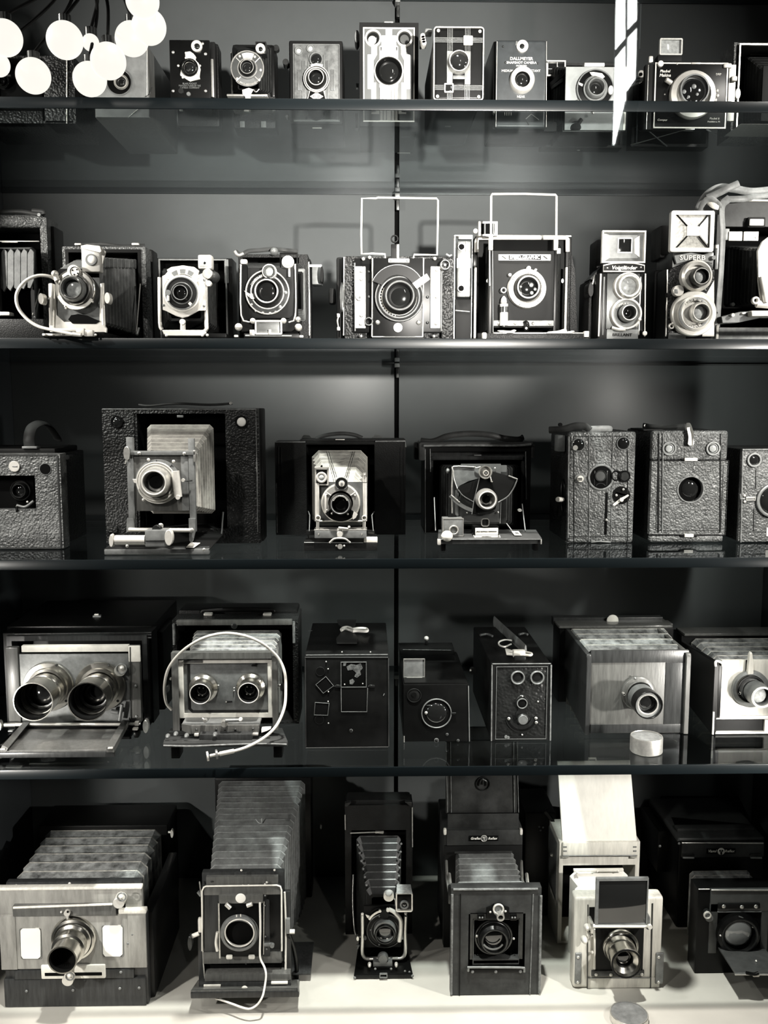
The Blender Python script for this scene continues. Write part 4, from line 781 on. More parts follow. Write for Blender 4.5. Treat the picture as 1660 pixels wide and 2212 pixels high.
t.b('finder_lid', 1505, 366, 1628, 424, M.wh, .018, .004, .002); t.b('lid_shadow_box', 1490, 350, 1640, 440, M.bm, .022, .01, .002); t.b('label_left', 1325, 474, 1442, 554, M.iv, .028, .003, .001); t.b('label_right', 1454, 474, 1580, 554, M.wh, .026, .003, .001); t.tx('lettering', 'A', 1548, 524, 22, M.dm, .0255); t.b('label_edge', 1284, 450, 1330, 548, M.gm, .03, .003)
t.bel('bellows', (1560, 620, 2000, 1090, -.03), (1290, 600, 2050, 1120, .09), 9, M.bb, .004, .004)
t.g('white_shutter_plate', [(1570, 640), (1610, 560), (1680, 510), (1760, 500), (1760, 1100), (1600, 1100), (1580, 900)], M.wh, -.04, .005, bev=.001); t.w('plate_arm', [(1600, 860, -.045), (1620, 960, -.045), (1640, 1080, -.045)], .004, M.al, sp=4); t.ring('arm_ring', 1545, 1066, 16, 32, M.wh, -.04, .006); t.w('arm_foot', [(1560, 1090, -.04), (1680, 1100, -.04)], .006, M.wh)
t.g('bed_side', [(1260, 1200), (1420, 1160), (1580, 1150), (1660, 1150), (1660, 1200), (1420, 1250), (1270, 1260)], M.gm, -.035, .02, bev=.001); t.g('bed', [(1520, 1150), (2000, 1150), (2000, 1200), (1520, 1200)], M.wh, -.05, .03, bev=.001); t.b('case_base', 1240, 1290, 2100, None, mat('pale_worn_leather', .42, .5, bump=.5, scale=200, var=.5, vscale=30), -.01, .05, .004)
t.disc('bed_stud', 1350, 1100, 16, M.gm, .0, .006); t.disc('bed_stud', 1350, 1190, 16, M.ni, -.036, .006); t.b('bed_catch', 1435, 1165, 1470, 1180, M.ni, -.038, .006); t.b('bright_edge', 1218, 1270, 1244, None, M.al, -.012, .01, .002)

# ================================================================ row 3
V1 = (0, 860, .3614); V2 = (560, 900, .2048); V3 = (870, 900, .1988); V4 = (1140, 880, .3133)
# --- 3a
t = T('box_camera', 'grained leather box camera with a thick arched top handle, at the left edge', 'camera', YS(2, 1184), V1, (120, 900), ZS[2])
t.f('body', -330, 334, 358, None, (20, 130, 156, 240), M.lea, 0, .03, bev=.002); t.b('body_shell', -330, 334, 358, None, M.dlea, .031, .13, .003)
t.f('edge_piping', -328, 336, 357, 902, 9, M.slea, -.0012, .003, rad=12); t.b('top_board', -250, 300, 330, 336, M.bm, .03, .12, .003)
t.b('lens_recess', -200, 462, 202, 660, M.dk, .02, .004); t.lens(130, 550, 60, 40, .02, .014, sm=M.bm, rm=M.dm); t.w('lever', [(200, 615, .01), (150, 650, .01), (100, 640, .01)], .0022, M.gm, sp=4); t.w('shutter_pin', [(100, 650, .004), (102, 676, -.002)], .0022, M.bp); t.scr([(164, 620), (100, 650)], 7, M.al, .008)
t.disc('finder_ring', 88, 408, 33, M.al, -.0, .003, lab='bright round finder'); t.w('finder_slot', [(74, 408, -.0034), (102, 408, -.0034)], .0008, M.gm); t.disc('finder_hole', 272, 424, 34, M.dk, 0, .001); t.ring('finder_rim', 272, 424, 32, 36, M.gm, 0, .001)
t.w('handle', [(178, 298, .03), (172, 240, .03), (190, 175, .04), (240, 148, .06), (290, 165, .09), (335, 225, .13), (345, 250, .14)], .009, M.slea, sp=6, flat=.35); t.b('handle_foot', 130, 288, 220, 302, M.gm, .025, .02, .001)
t.disc('side_knob', 425, 350, 14, M.dm, .06, .02)
# --- 3b
t = T('folding_camera', 'tall leather folding camera with pale pleated bellows and a metal focusing drum on its bed', 'camera', YS(2, 1197), V1, (930, 932), ZS[2])
t.f('body', 608, 62, 1545, None, (190, 30, 200, 90), M.dlea, .11, .07, bev=.003); t.b('body_back', 640, 80, 1530, None, M.dk, .175, .012); t.b('side_rim', 1545, 62, 1566, None, M.bm, .13, .05, .003)
t.w('pale_edge_line', [(612, 66, .109), (1530, 66, .109), (1536, 400, .109), (1542, 800, .109)], .0011, M.edge); t.w('handle', [(830, 40, .13), (900, 45, .125), (1050, 32, .12), (1250, 40, .125), (1390, 32, .13)], .002, M.slea, sp=4); t.disc('handle_stud', 1382, 30, 9, M.ni, .12, .006)
for x, m in ((700, M.gl), (1445, M.wh)): 
    r = t.ring('finder_ring', x, 142, 28, 38, M.bp, .11, .003); t.dome('finder_lens', x, 142, 28, m, .109, .003, r)
t.b('inner_lining', 800, 90, 830, 860, M.dlea, .112, .06, .001); t.b('top_catch', 1058, 102, 1096, 116, M.gm, .11, .004)
t.bel('bellows', (885, 330, 1170, 670, .006), (888, 158, 1282, 690, .11), 8, M.bl, .006, .006)
st = t.b('lens_board', 800, 342, 1130, 675, M.wm, -.004, .008, .001); t.b('board_band', 1085, 345, 1128, 672, M.gm, -.0045, .002, .0003)
t.b('standard_rail', 780, 316, 1168, 342, M.gm, -.008, .008, .001); t.scr([(832, 330), (1102, 332)], 11, M.ni, -.008)
for x0, x1 in ((762, 802), (1130, 1166)): t.b('standard_post', x0, 234 if x0 < 800 else 242, x1, 800, M.gm, -.006, .010, .001)
t.disc('tilt_knob', 760, 330, 42, M.ni, -.008, .004, sx=.45); t.w('knob_hook', [(756, 372, -.01), (748, 394, -.01)], .001, M.ni); t.b('post_clip', 1156, 310, 1170, 382, M.ni, -.008, .004)
t.lens(940, 498, 120, 72, -.008, .024, sm=M.ni, rm=M.al, bm_=M.ni); t.ring('shutter_face', 948, 498, 84, 134, M.gm, -.006, .005)
for a in (20, 52, 96, 140, 172, 215, 250, 300): t.w('engraved_line', [(948 + 84 * math.cos(R_(a)), 498 - 84 * math.sin(R_(a)), -.0115), (948 + 130 * math.cos(R_(a)), 498 - 130 * math.sin(R_(a)), -.0115)], .0005, M.dm)
t.arc('speed_scale', 948, 498, 112, 134, 205, 335, M.iv, -.0125, .001); t.w('air_cylinder', [(1048, 436, -.018), (1066, 590, -.018)], .0062, M.al, seg=14); t.disc('cylinder_cap', 1066, 592, 14, M.al, -.022, .004)
t.g('pointer', [(792, 484), (830, 484), (880, 500), (850, 520), (800, 506)], M.al, -.014, .002, bev=.0004); t.scr([(888, 368), (1038, 378), (858, 608), (1064, 548), (935, 400)], 10, M.al, -.012); t.w('trip_wire', [(1090, 490, -.012), (1120, 496, -.012), (1150, 492, -.012)], .001, M.dm, sp=3); t.disc('trip_end', 1096, 490, 11, M.al, -.012, .003)
t.w('cross_rod', [(770, 786, -.012), (1150, 790, -.012)], .0032, M.al); t.disc('clamp_wheel', 945, 780, 26, M.dm, -.02, .012); t.scr([(962, 762), (1146, 792)], 16, M.ni, -.014)
t.g('left_foot', [(758, 720), (800, 720), (808, 800), (756, 800)], M.gm, -.008, .004); t.g('right_foot', [(1128, 720), (1168, 720), (1168, 800), (1156, 850), (1142, 866), (1132, 850)], M.gm, -.010, .004)
t.w('drum_shaft', [(690, 848, -.03), (870, 848, -.03)], .0075, M.al, seg=18); t.l('drum_end', 676, 848, [(40, 0), (40, -.008), (34, -.012), (0, -.012)], M.al, -.022, sx=.35)
t.b('drum_box', 866, 790, 1000, 890, M.gm, -.04, .025, .002, lab='metal block of the focusing drum'); t.disc('drum_wheel', 1018, 828, 48, M.al, -.03, .012, sx=.5); t.w('box_seam', [(870, 852, -.0405), (998, 850, -.0405)], .0008, M.dm)
t.quad('bed', ((622, 900, 0), (1250, 905, 0), (1345, 800, .11), (850, 800, .11)), M.bm, -.002); t.b('bed_front', 622, 902, 1250, 936, M.gm, -.001, .012, .002); t.b('bed_side_board', 630, 895, 1245, 908, M.wd, .004, .09, .001)
t.quad('scale_plate', ((1112, 890, -.003), (1160, 892, -.003), (1198, 864, .02), (1140, 862, .02)), M.iv, -.001); t.scr([(760, 884), (1220, 905)], 10, M.ni, -.01)
t.w('side_strut', [(1325, 810, .10), (1335, 680, .11)], .0014, M.gm); t.b('left_wedge', 640, 770, 700, 805, M.dlea, .105, .01)
# --- 3c
t = T('folding_camera', 'wide leather folding camera with cream patterned bellows and silver shutter on nickel rods', 'camera', YS(2, 1188), V2, (860, 1400), ZS[2])
t.f('body', 165, 265, 1548, None, (330, 28, 330, 30), M.blk, YS(2, 1156) - YS(2, 1188), .07, bev=.003, lab='black leather body'); db = YS(2, 1156) - YS(2, 1188)
t.b('body_back', 200, 290, 1500, None, M.dk, db + .06, .012); t.b('top_board', 430, 236, 1545, 268, M.blk, db + .004, .05, .003); t.b('top_bar', 500, 262, 1220, 284, M.bm, db - .001, .01, .001)
t.w('pale_edge_line', [(168, 268, db - .001), (490, 268, db - .001)], .0012, M.edge); t.w('pale_edge_line', [(1226, 262, db - .001), (1542, 258, db - .001), (1546, 320, db - .001)], .0014, M.edge)
for x in (190, 225, 1500, 1535): t.w('stitched_groove', [(x + (10 if x < 500 else -8), 320, db - .0005), (x + (12 if x < 500 else -6), 1195, db - .0005)], .0006, M.bm)
t.w('pale_edge_line', [(182, 700, db - .001), (190, 1225, db - .001)], .0008, M.edge); t.w('handle', [(600, 236, db + .02), (640, 215, db + .02), (740, 190, db + .02), (880, 178, db + .02), (1000, 192, db + .02), (1090, 225, db + .02)], .0035, M.slea, sp=5, flat=.5)
for x in (500, 1250): t.g('strap_lug', [(x - 55, 225), (x - 30, 195), (x + 30, 198), (x + 50, 222), (x + 10, 226)], M.dm, db + .015, .01)
t.b('top_catch', 805, 238, 903, 248, M.al, db - .002, .006); t.b('interior', 495, 285, 1225, None, M.dk, db + .055, .004)
t.bel('bellows', (640, 690, 1060, 1080, .01), (560, 355, 1145, 1150, db), 9, M.bl, .005, .012, lab='cream bellows')
for a, b_ in (((712, 370), (800, 640)), ((735, 370), (820, 640)), ((988, 370), (905, 640)), ((1010, 370), (925, 640))): t.w('bellows_seam', [(a[0], a[1], db - .006), (b_[0], b_[1], .0)], .0005, M.dm)
t.b('lens_board', 585, 690, 1132, 1104, M.gm, -.012, .005, .001); t.w('board_edge', [(600, 1102, -.013), (1120, 1102, -.013)], .0012, M.al)
for x in (612, 1116): t.w('nickel_rod', [(x, 700, -.016), (x, 1100, -.016)], .0036, M.al, seg=14); t.ring('rod_eye', x + 12 if x < 800 else x - 6, 1066, 18, 28, M.al, -.018, .006); t.w('rod_foot', [(x + 8 if x < 800 else x - 6, 1100, -.016), (x + 6 if x < 800 else x - 8, 1195, -.016)], .0026, M.al)
t.w('rod_tip', [(1114, 640, -.014), (1114, 690, -.014)], .0036, M.al, seg=12); t.dome('rod_point', 1114, 612, 16, M.al, -.012, .008); t.w('rod_point_neck', [(1114, 590, -.014), (1114, 640, -.014)], .0022, M.al)
t.f('finder_case', 590, 535, 732, 725, 14, M.al, -.018, .015, rad=8); t.b('finder_face', 600, 560, 722, 718, M.bm, -.0175, .01, .001); t.ring('finder_ring', 660, 640, 34, 58, M.al, -.0175, .004); t.dome('finder_lens', 660, 640, 38, M.gw, -.018, .004); t.disc('finder_knob', 660, 522, 11, M.bp, -.012, .006); t.b('finder_top', 588, 534, 736, 552, M.al, -.02, .018, .001)
t.lens(860, 915, 0, 96, -.014, .020, sm=M.ni, rm=M.gm, bm_=M.bp); t.l('shutter', 862, 905, [(208, 0), (206, -.006), (190, -.009), (130, -.010), (126, 0)], M.ni, -.013, seg=56); t.tx('lettering', 'KODAK BALL BEARING', 858, 915, 18, M.iv, -.0345, curve=80, sx=.75)
t.arc('lower_scale', 862, 905, 135, 200, 215, 325, M.bp, -.0235, .001); t.scr([(768, 1022), (935, 1028), (712, 820), (1012, 830), (712, 985)], 11, M.al, -.0235)
for a in (35, 145): t.w('divider', [(862 + 128 * math.cos(R_(a)), 905 - 128 * math.sin(R_(a)), -.024), (862 + 196 * math.cos(R_(a)), 905 - 196 * math.sin(R_(a)), -.024)], .0008, M.al)
t.b('cylinder', 690, 820, 712, 1020, M.al, -.026, .005, .002); t.g('release_lever', [(985, 1050), (1000, 1000), (1040, 1030), (1020, 1068), (990, 1085)], M.al, -.026, .002)
t.disc('speed_dial', 870, 706, 70, M.dm, -.018, .006); t.ring('dial_rim', 870, 706, 62, 70, M.gm, -.022, .003); t.disc('dial_hub', 872, 706, 32, M.al, -.024, .004); t.disc('dial_pin', 872, 706, 12, M.gm, -.028, .002); t.scr([(805, 770), (930, 770)], 14, M.ni, -.02)
t.b('base_clamp', 585, 1204, 1135, 1282, M.gm, -.022, .02, .001, lab='dark metal cross bar under the standard'); t.b('clamp_top', 580, 1190, 1138, 1206, M.ni, -.022, .03, .001); t.tx('lettering', 'F', 628, 1243, 24, M.al, -.0224); t.tx('lettering', 'F', 1085, 1243, 24, M.al, -.0224)
t.l('clamp_wheel', 854, 1230, [(30, 0), (34, -.004), (28, -.012), (0, -.012)], M.al, -.024); t.b('clamp_column', 820, 1180, 880, 1280, M.ni, -.032, .012, .003); t.w('clamp_lever', [(840, 1172, -.034), (900, 1178, -.034), (945, 1186, -.034)], .0018, M.al); t.dome('lever_ball', 950, 1164, 14, M.al, -.036, .005)
t.w('wire_foot', [(745, 1330, -.03), (790, 1290, -.034), (850, 1282, -.036), (910, 1290, -.034), (960, 1328, -.03)], .0016, M.al, sp=4)
t.b('bed', 470, 1330, 1250, None, M.blk, -.016, .10, .002); t.b('bed_top_metal', 1105, 1285, 1250, 1330, M.iv, -.012, .02, .001, lab='cream distance plate'); t.w('bed_edge', [(475, 1328, -.017), (1100, 1330, -.017)], .0008, M.gm)
t.disc('front_stud', 855, 1368, 26, M.al, -.017, .005); t.scr([(818, 1362), (898, 1362)], 12, M.al, -.017); t.w('brace', [(520, 1000, db), (535, 1040, .04), (530, 1210, .02)], .0009, M.gm); t.w('brace', [(1215, 1000, db), (1190, 1040, .04), (1205, 1210, .02)], .0009, M.gm)
for x in (540, 1180): t.b('bed_hinge', x - 40, 1200, x + 40, 1250, M.dm, .02, .01, .001)
# --- 3d
t = T('folding_camera', 'dark worn folding camera with fan-shaped black shutter and small square finder on its bed', 'camera', YS(2, 1186), V3, (950, 1440), ZS[2])
db = YS(2, 1152) - YS(2, 1186)
t.f('body', 240, 330, 1400, None, (70, 50, 60, 20), M.wx, db, .10, bev=.002); t.b('body_back', 250, 340, 1390, None, M.dk, db + .09, .012); t.f('inner_frame', 300, 375, 1350, None, (34, 100, 50, 10), M.wd, db + .012, .01)
t.b('top_board', 190, 275, 1420, 330, M.slea, db - .004, .09, .004); t.w('pale_edge_line', [(230, 318, db - .006), (700, 312, db - .006), (1200, 316, db - .006), (1400, 300, db - .006)], .0022, M.edge, sp=4)
t.b('corner_flap', 180, 285, 245, 480, M.slea, db - .004, .03, .003); t.b('corner_flap', 1388, 300, 1442, 455, M.slea, db + .0, .03, .006); t.b('side_leather', 128, 280, 190, 470, M.blk, db + .03, .03, .01)
t.w('handle', [(200, 262, db + .02), (330, 270, db + .01), (480, 215, db + .0), (640, 190, db), (800, 186, db), (960, 200, db), (1100, 235, db + .005), (1260, 250, db + .01), (1310, 225, db + .02)], .0055, M.slea, sp=6, flat=.45); t.b('handle_end', 1265, 214, 1325, 240, M.bp, db + .01, .01, .002)
t.b('top_catch', 780, 414, 858, 426, M.gm, db, .005); t.b('frame_bar', 310, 430, 1310, 470, M.wd, db + .006, .01, .001)
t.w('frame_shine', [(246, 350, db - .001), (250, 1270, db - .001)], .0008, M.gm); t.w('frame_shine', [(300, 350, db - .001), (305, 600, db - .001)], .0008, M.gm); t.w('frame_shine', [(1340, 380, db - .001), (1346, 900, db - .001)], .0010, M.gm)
t.bel('bellows', (560, 560, 1110, 1140, .02), (400, 520, 1260, 1200, db + .03), 6, M.bb, .005, .004)
t.b('lens_board', 550, 530, 1130, 1165, M.gr, -.004, .006, .001); t.b('board_panel', 630, 514, 1066, 1150, M.gr, -.006, .004, .001); t.b('right_panel', 1060, 600, 1130, 1165, M.dm, -.005, .003)
t.g('shutter_leaf', [(552, 545), (790, 545), (870, 600), (830, 670), (720, 700), (620, 750), (600, 780), (565, 700), (545, 620)], M.gm, -.010, .002, lab='grey left wing of the shutter'); t.w('leaf_edge', [(540, 1050, -.011), (535, 800, -.011), (545, 600, -.011), (560, 542, -.011), (780, 548, -.011)], .0011, M.ni, sp=4); t.w('leaf_edge', [(550, 580, -.012), (560, 680, -.012), (600, 790, -.012)], .0009, M.ni, sp=4)
t.g('shutter_leaf', [(604, 790), (640, 750), (830, 680), (900, 620), (960, 590), (1160, 645), (1252, 680), (1230, 760), (1160, 850), (1040, 930), (760, 930), (660, 880)], M.bm, -.014, .003, lab='black fan-shaped shutter sector'); t.w('fan_edge', [(604, 792, -.015), (660, 860, -.015), (770, 925, -.015)], .0008, M.gm, sp=4); t.w('fan_edge', [(1245, 690, -.015), (1200, 790, -.015), (1140, 870, -.015), (1040, 932, -.015)], .0010, M.gm, sp=4); t.w('fan_edge', [(1152, 642, -.015), (1250, 680, -.015)], .0012, M.ni)
t.g('centre_bracket', [(850, 640), (950, 640), (1010, 840), (1030, 920), (1010, 1010), (760, 1060), (780, 900), (800, 820)], M.bp, -.018, .004, bev=.0006); t.w('bracket_edge', [(838, 660, -.019), (780, 900, -.019), (755, 1060, -.019)], .0007, M.gm)
t.lens(902, 890, 0, 92, -.018, .024, rm=M.al, bm_=M.ni); t.disc('pivot_wheel', 898, 602, 72, M.ni, -.018, .006); t.ring('wheel_rim', 898, 602, 60, 72, M.ni, -.023, .004); t.ring('wheel_inner', 904, 612, 20, 32, M.al, -.023, .005); t.disc('wheel_pin', 906, 612, 10, M.gm, -.027, .002)
t.w('lever', [(785, 545, -.014), (800, 560, -.014), (850, 545, -.016)], .0014, M.ni, sp=3); t.w('lever', [(952, 650, -.02), (966, 705, -.02), (980, 708, -.02)], .0012, M.al)
t.arc('curved_arm', 900, 560, 460, 500, 218, 262, M.gm, -.012, .003); t.arc('lower_arc', 895, 880, 150, 185, 235, 305, M.dm, -.012, .003); t.scr([(704, 1044), (1040, 1040), (1005, 560)], 11, M.ni, -.008); t.w('side_rod', [(526, 850, -.012), (620, 930, -.012)], .0012, M.ni)
t.dome('roll_end', 492, 590, 30, M.gm, .0, .006, sx=.7); t.b('side_post', 575, 800, 612, 1080, M.gm, -.007, .004, .001); t.w('right_edge', [(1068, 930, -.006), (1060, 1160, -.006)], .0008, M.gm); t.disc('side_catch', 1270, 1014, 16, M.ni, .02, .006, sx=1.4)
t.w('brace', [(345, 880, .05), (360, 1240, .0)], .001, M.gm); t.w('brace', [(1300, 950, .06), (1335, 1240, .02)], .001, M.gm); t.w('brace', [(1130, 1160, -.002), (1190, 1240, -.01)], .001, M.gm)
fb = t.b('finder_box', 440, 1110, 660, 1300, M.gm, -.034, .03, .001, lab='grey square finder box'); t.f('box_edge', 436, 1106, 664, 1302, 9, M.ni, -.0345, .004, fb); t.ring('finder_ring', 556, 1230, 38, 52, M.ni, -.034, .005, fb); t.dome('finder_eye', 556, 1230, 38, M.gm, -.034, .003, fb)
t.dome('top_lens', 540, 1088, 30, M.dk, -.01, .003, sx=1.7); t.dome('finder_foot', 484, 1298, 60, M.iv, -.04, .012, sx=1.05); t.b('foot_plate', 424, 1292, 545, 1310, M.iv, -.045, .01, .001)
t.b('track_block', 770, 1190, 1050, 1300, M.bp, -.030, .03, .003); lp = t.b('ivory_plate', 793, 1212, 1040, 1284, M.pa, -.033, .004, .0006, lab='ivory maker plate'); t.b('ivory_plate_lower', 793, 1290, 1040, 1322, M.pa, -.034, .006, .0006)
t.tx('lettering', 'THE EASTMAN COMPANY', 915, 1247, 13, M.dm, -.0334, lp, sx=1.0); t.scr([(806, 1250), (1020, 1246)], 5, M.dm, -.033, lp); t.tx('lettering', 'ROCHESTER N.Y.', 915, 1304, 10, M.dm, -.0344, lp)
t.f('block_loop', 856, 1106, 946, 1196, 9, M.ni, -.034, .003, rad=30); t.b('loop_fill', 862, 1114, 940, 1190, M.dm, -.032, .003, .002); t.w('clip', [(770, 1290, -.036), (800, 1338, -.038), (838, 1338, -.038)], .0014, M.ni); t.w('clip', [(1050, 1290, -.036), (1066, 1340, -.038), (1106, 1338, -.038)], .0014, M.ni)
t.b('bed', 385, 1335, 1512, 1385, M.wd, -.044, .012, .001); t.quad('bed_top', ((385, 1332, -.044), (1512, 1332, -.044), (1450, 1240, .045), (390, 1240, .045)), M.gr, .002); t.b('bed_corner', 380, 1330, 420, 1398, M.al, -.046, .008, .002); t.w('bed_edge', [(1508, 1330, -.046), (1508, 1385, -.046)], .001, M.ni); t.w('bed_edge', [(420, 1333, -.045), (1500, 1333, -.045)], .0007, M.gm)
t.quad('scale_tab', ((1218, 1292, -.03), (1296, 1292, -.03), (1262, 1250, .0), (1186, 1250, .0)), M.pa, .001); t.quad('tab_window', ((1234, 1284, -.0265), (1276, 1284, -.0265), (1254, 1262, -.008), (1214, 1262, -.008)), M.gm, .0012)
t.b('bed_foot', 420, 1386, 470, None, M.bp, -.03, .02, .001); t.b('bed_foot', 1430, 1386, 1480, None, M.bp, -.03, .02, .001)
# --- 3e
t = T('box_camera', 'worn mottled leather box camera with a small dial and long slot in its front', 'camera', YS(2, 1174), V4, (500, 935), ZS[2])
t.b('body', 282, 168, 740, 934, M.lea, 0, .012, .006, seg=3, lab='mottled grey leather front'); t.b('body_shell', 268, 166, 738, 934, M.dlea, .0125, .14, .004)
for a, c, f_ in ((322, 322, 195), (425, 425, 195), (590, 575, 195), (692, 692, 195)): t.w('panel_seam', [(a, f_, -.0006), (c, 925, -.0006)], .0007, M.edge if a in (590, 425) else M.dm)
t.w('cross_seam', [(320, 200, -.0006), (700, 198, -.0006)], .0006, M.dm); t.w('cross_seam', [(290, 890, -.0006), (720, 888, -.0006)], .0006, M.dm); t.w('pale_edge_line', [(286, 200, -.0003), (280, 900, -.0003)], .0013, M.edge)
for x, r in ((350, 44), (660, 44)): rr = t.ring('finder_rim', x, 258 if x < 500 else 248, r - 4, r + 3, M.gm, 0, .002); t.dome('finder_lens', x, 258 if x < 500 else 248, r - 4, M.gl, .0, .003, rr)
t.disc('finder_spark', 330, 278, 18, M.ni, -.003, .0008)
t.ring('window_rim', 508, 482, 78, 92, M.edge, 0, .002); t.disc('shutter_window', 508, 482, 79, M.dk, 0, .0008); t.ring('shutter_eye', 504, 472, 34, 40, M.dm, -.001, .002); t.b('eye_bar', 460, 436, 466, 540, M.dm, -.0012, .001); t.b('eye_bar', 546, 436, 552, 540, M.dm, -.0012, .001); t.arc('lower_eye', 506, 560, 34, 40, 30, 150, M.dm, -.0015, .001); t.disc('eye_glass', 504, 472, 34, M.gr, -.001, .001)
t.disc('set_screw_base', 362, 488, 34, M.edge, 0, .002, sx=1.1); t.disc('set_screw', 364, 492, 22, M.iv, -.002, .003); t.w('screw_slot', [(350, 490, -.0054), (378, 490, -.0054)], .0009, M.dm); t.w('screw_slot', [(350, 500, -.0054), (378, 500, -.0054)], .0009, M.dm)
t.ring('focus_ring', 668, 474, 30, 40, M.bp, 0, .004); t.disc('focus_disc', 668, 474, 31, M.dm, 0, .003); t.ring('focus_half', 612, 470, 28, 36, M.bp, 0, .003)
t.arc('dial_face', 648, 606, 0, 62, 0, 359, M.bp, -.001, .002); t.g('dial_pointer', [(590, 668), (642, 628), (696, 600), (702, 610), (652, 644), (600, 682)], M.al, -.004, .002, bev=.0004); t.disc('pointer_hub', 648, 636, 14, M.al, -.0045, .003); t.scr([(596, 676), (614, 606), (662, 566)], 9, M.ni, -.003)
t.b('slot', 534, 586, 552, 878, M.dk, -.0006, .002, .0004); t.dome('slot_pin', 543, 776, 9, M.al, -.001, .004); t.scr([(286, 872), (720, 380), (292, 385), (694, 292)], 9, M.edge, 0)
t.b('side_finder_case', 210, 192, 262, 306, M.gm, .02, .03, .002); t.w('side_bail', [(245, 500, .04), (236, 560, .035), (238, 700, .03), (255, 740, .02), (262, 640, .02), (258, 545, .02), (245, 500, .03)], .0022, M.bp, sp=4); t.w('side_lever', [(208, 634, .0), (240, 636, .01)], .0042, M.al)
t.w('strap', [(150, 156, .05), (250, 150, .03), (330, 128, .02), (400, 132, .015), (430, 158, .01)], .006, M.slea, sp=5, flat=.35); t.w('strap', [(380, 160, .02), (450, 148, .012), (560, 146, .02), (580, 158, .03)], .005, M.st, sp=5, flat=.3); t.disc('top_button', 222, 118, 12, M.bp, .08, .01)
t.w('pale_bottom_line', [(440, 930, -.0006), (500, 924, -.0006), (575, 930, -.0006)], .0014, M.edge); 
for x in (280, 672): t.l('foot', x, 944, [(16, 0), (12, -.003), (0, -.003)], M.edge, .004); t.b('foot_peg', x - 10, 934, x + 10, None, M.edge, .006, .008, .001)
# --- 3f
t = T('box_camera', 'grained leather box camera with a large round opening and white tag on top', 'camera', YS(2, 1175), V4, (1100, 945), ZS[2])
fm = M.lea; t.b('body_shell', 855, 160, 1378, None, M.dlea, .012, .15, .006)
t.f('front_panel', 852, 366, 1378, 880, 1, fm, .002, .002)
w1 = t.b('upper_panel', 856, 160, 1384, 364, fm, 0, .012, .006, seg=3); bmz = None
t.b('lower_panel', 842, 880, 1354, None, fm, 0, .012, .006, seg=3)
# door with a real round hole
X0, X1, Zb, Zt = t.ext(850, 370, 1370, 876, 0); c = t.p(1126, 566); rr = t.px(1126, 566) * 86; bm = bmesh.new(); n = 48; ov, iv = [], []
for k in range(n):
    a = 2 * math.pi * k / n; dx, dz = math.cos(a), math.sin(a); s_ = min(((X1 - c.x) if dx > 0 else (c.x - X0)) / max(abs(dx), 1e-6), ((Zt - c.z) if dz > 0 else (c.z - Zb)) / max(abs(dz), 1e-6))
    ov.append((c.x + dx * s_, c.z + dz * s_)); iv.append((c.x + dx * rr, c.z + dz * rr))
cor = [(X1, Zt), (X0, Zt), (X0, Zb), (X1, Zb)]
for co in cor:
    k = min(range(n), key=lambda i: (ov[i][0] - co[0]) ** 2 + (ov[i][1] - co[1]) ** 2); ov[k] = co
fo = [bm.verts.new((x, t.Y, z)) for x, z in ov]; fi = [bm.verts.new((x, t.Y, z)) for x, z in iv]; go = [bm.verts.new((x, t.Y + .012, z)) for x, z in ov]; gi = [bm.verts.new((x, t.Y + .012, z)) for x, z in iv]
for k in range(n):
    j = (k + 1) % n
    for q in ((fo[k], fo[j], fi[j], fi[k]), (fi[k], fi[j], gi[j], gi[k]), (gi[k], gi[j], go[j], go[k]), (go[k], go[j], fo[j], fo[k])): bm.faces.new(q)
dr = t.put('front_door', bm, fm); t.disc('opening_dark', 1126, 566, 92, M.dk, .011, .001); t.ring('opening_rim', 1126, 566, 85, 95, M.edge, 0, .0016, dr); t.dome('inner_lens', 1120, 560, 60, M.gl, .0105, .004)
t.w('door_seam', [(852, 367, -.0002), (1376, 367, -.0002)], .001, M.bp); t.w('door_seam', [(846, 877, -.0002), (1356, 879, -.0002)], .001, M.bp)
t.f('stitched_border', 892, 395, 1345, 850, 3, M.dm, -.0006, .001); t.w('rib', [(935, 180, -.001), (930, 860, -.001)], .0012, M.edge); t.w('rib', [(908, 180, -.001), (904, 860, -.001)], .0012, M.dm); t.w('rib', [(1334, 180, -.001), (1330, 860, -.001)], .001, M.dm)
for x in (977, 1280): r = t.ring('finder_rim', x, 283, 36, 50, M.gm, 0, .003); t.dome('finder_lens', x, 283, 36, M.gw, 0, .003, r); t.ring('finder_inner', x, 283, 24, 28, M.bp, -.002, .001, r)
for y, sx_ in ((360, 1), (886, 1)):
    t.b('latch_base', 1062 if y < 500 else 1055, y - 6, 1188 if y < 500 else 1172, y + 8, M.bp, -.002, .003, .0005); t.b('latch', 1086, y - 12, 1176 if y < 500 else 1148, y + 10, M.iv, -.004, .004, .001)
t.w('tag', [(1098, 132, .02), (1122, 136, -.004), (1134, 180, -.006), (1130, 225, -.004), (1130, 262, -.004)], .0062, M.wh, sp=5, flat=.15, lab='white paper tag'); t.w('handle', [(800, 128, .09), (860, 138, .07), (980, 142, .05), (1090, 134, .03)], .0055, M.slea, sp=5, flat=.4); t.g('tag_face', [(1100, 140), (1124, 136), (1138, 180), (1150, 250), (1144, 262), (1116, 262), (1108, 252), (1112, 200)], M.wh, -.008, .0012, lab='white paper tag'); t.disc('handle_stud', 808, 126, 12, M.ni, .09, .008)
t.b('top_plate', 800, 150, 1130, 162, M.bm, .04, .08, .002)
for x, y in ((834, 402), (830, 500), (822, 652)): t.b('side_stud', x - 10, y - 12, x + 6, y + 12, M.ni, .05, .01, .001)
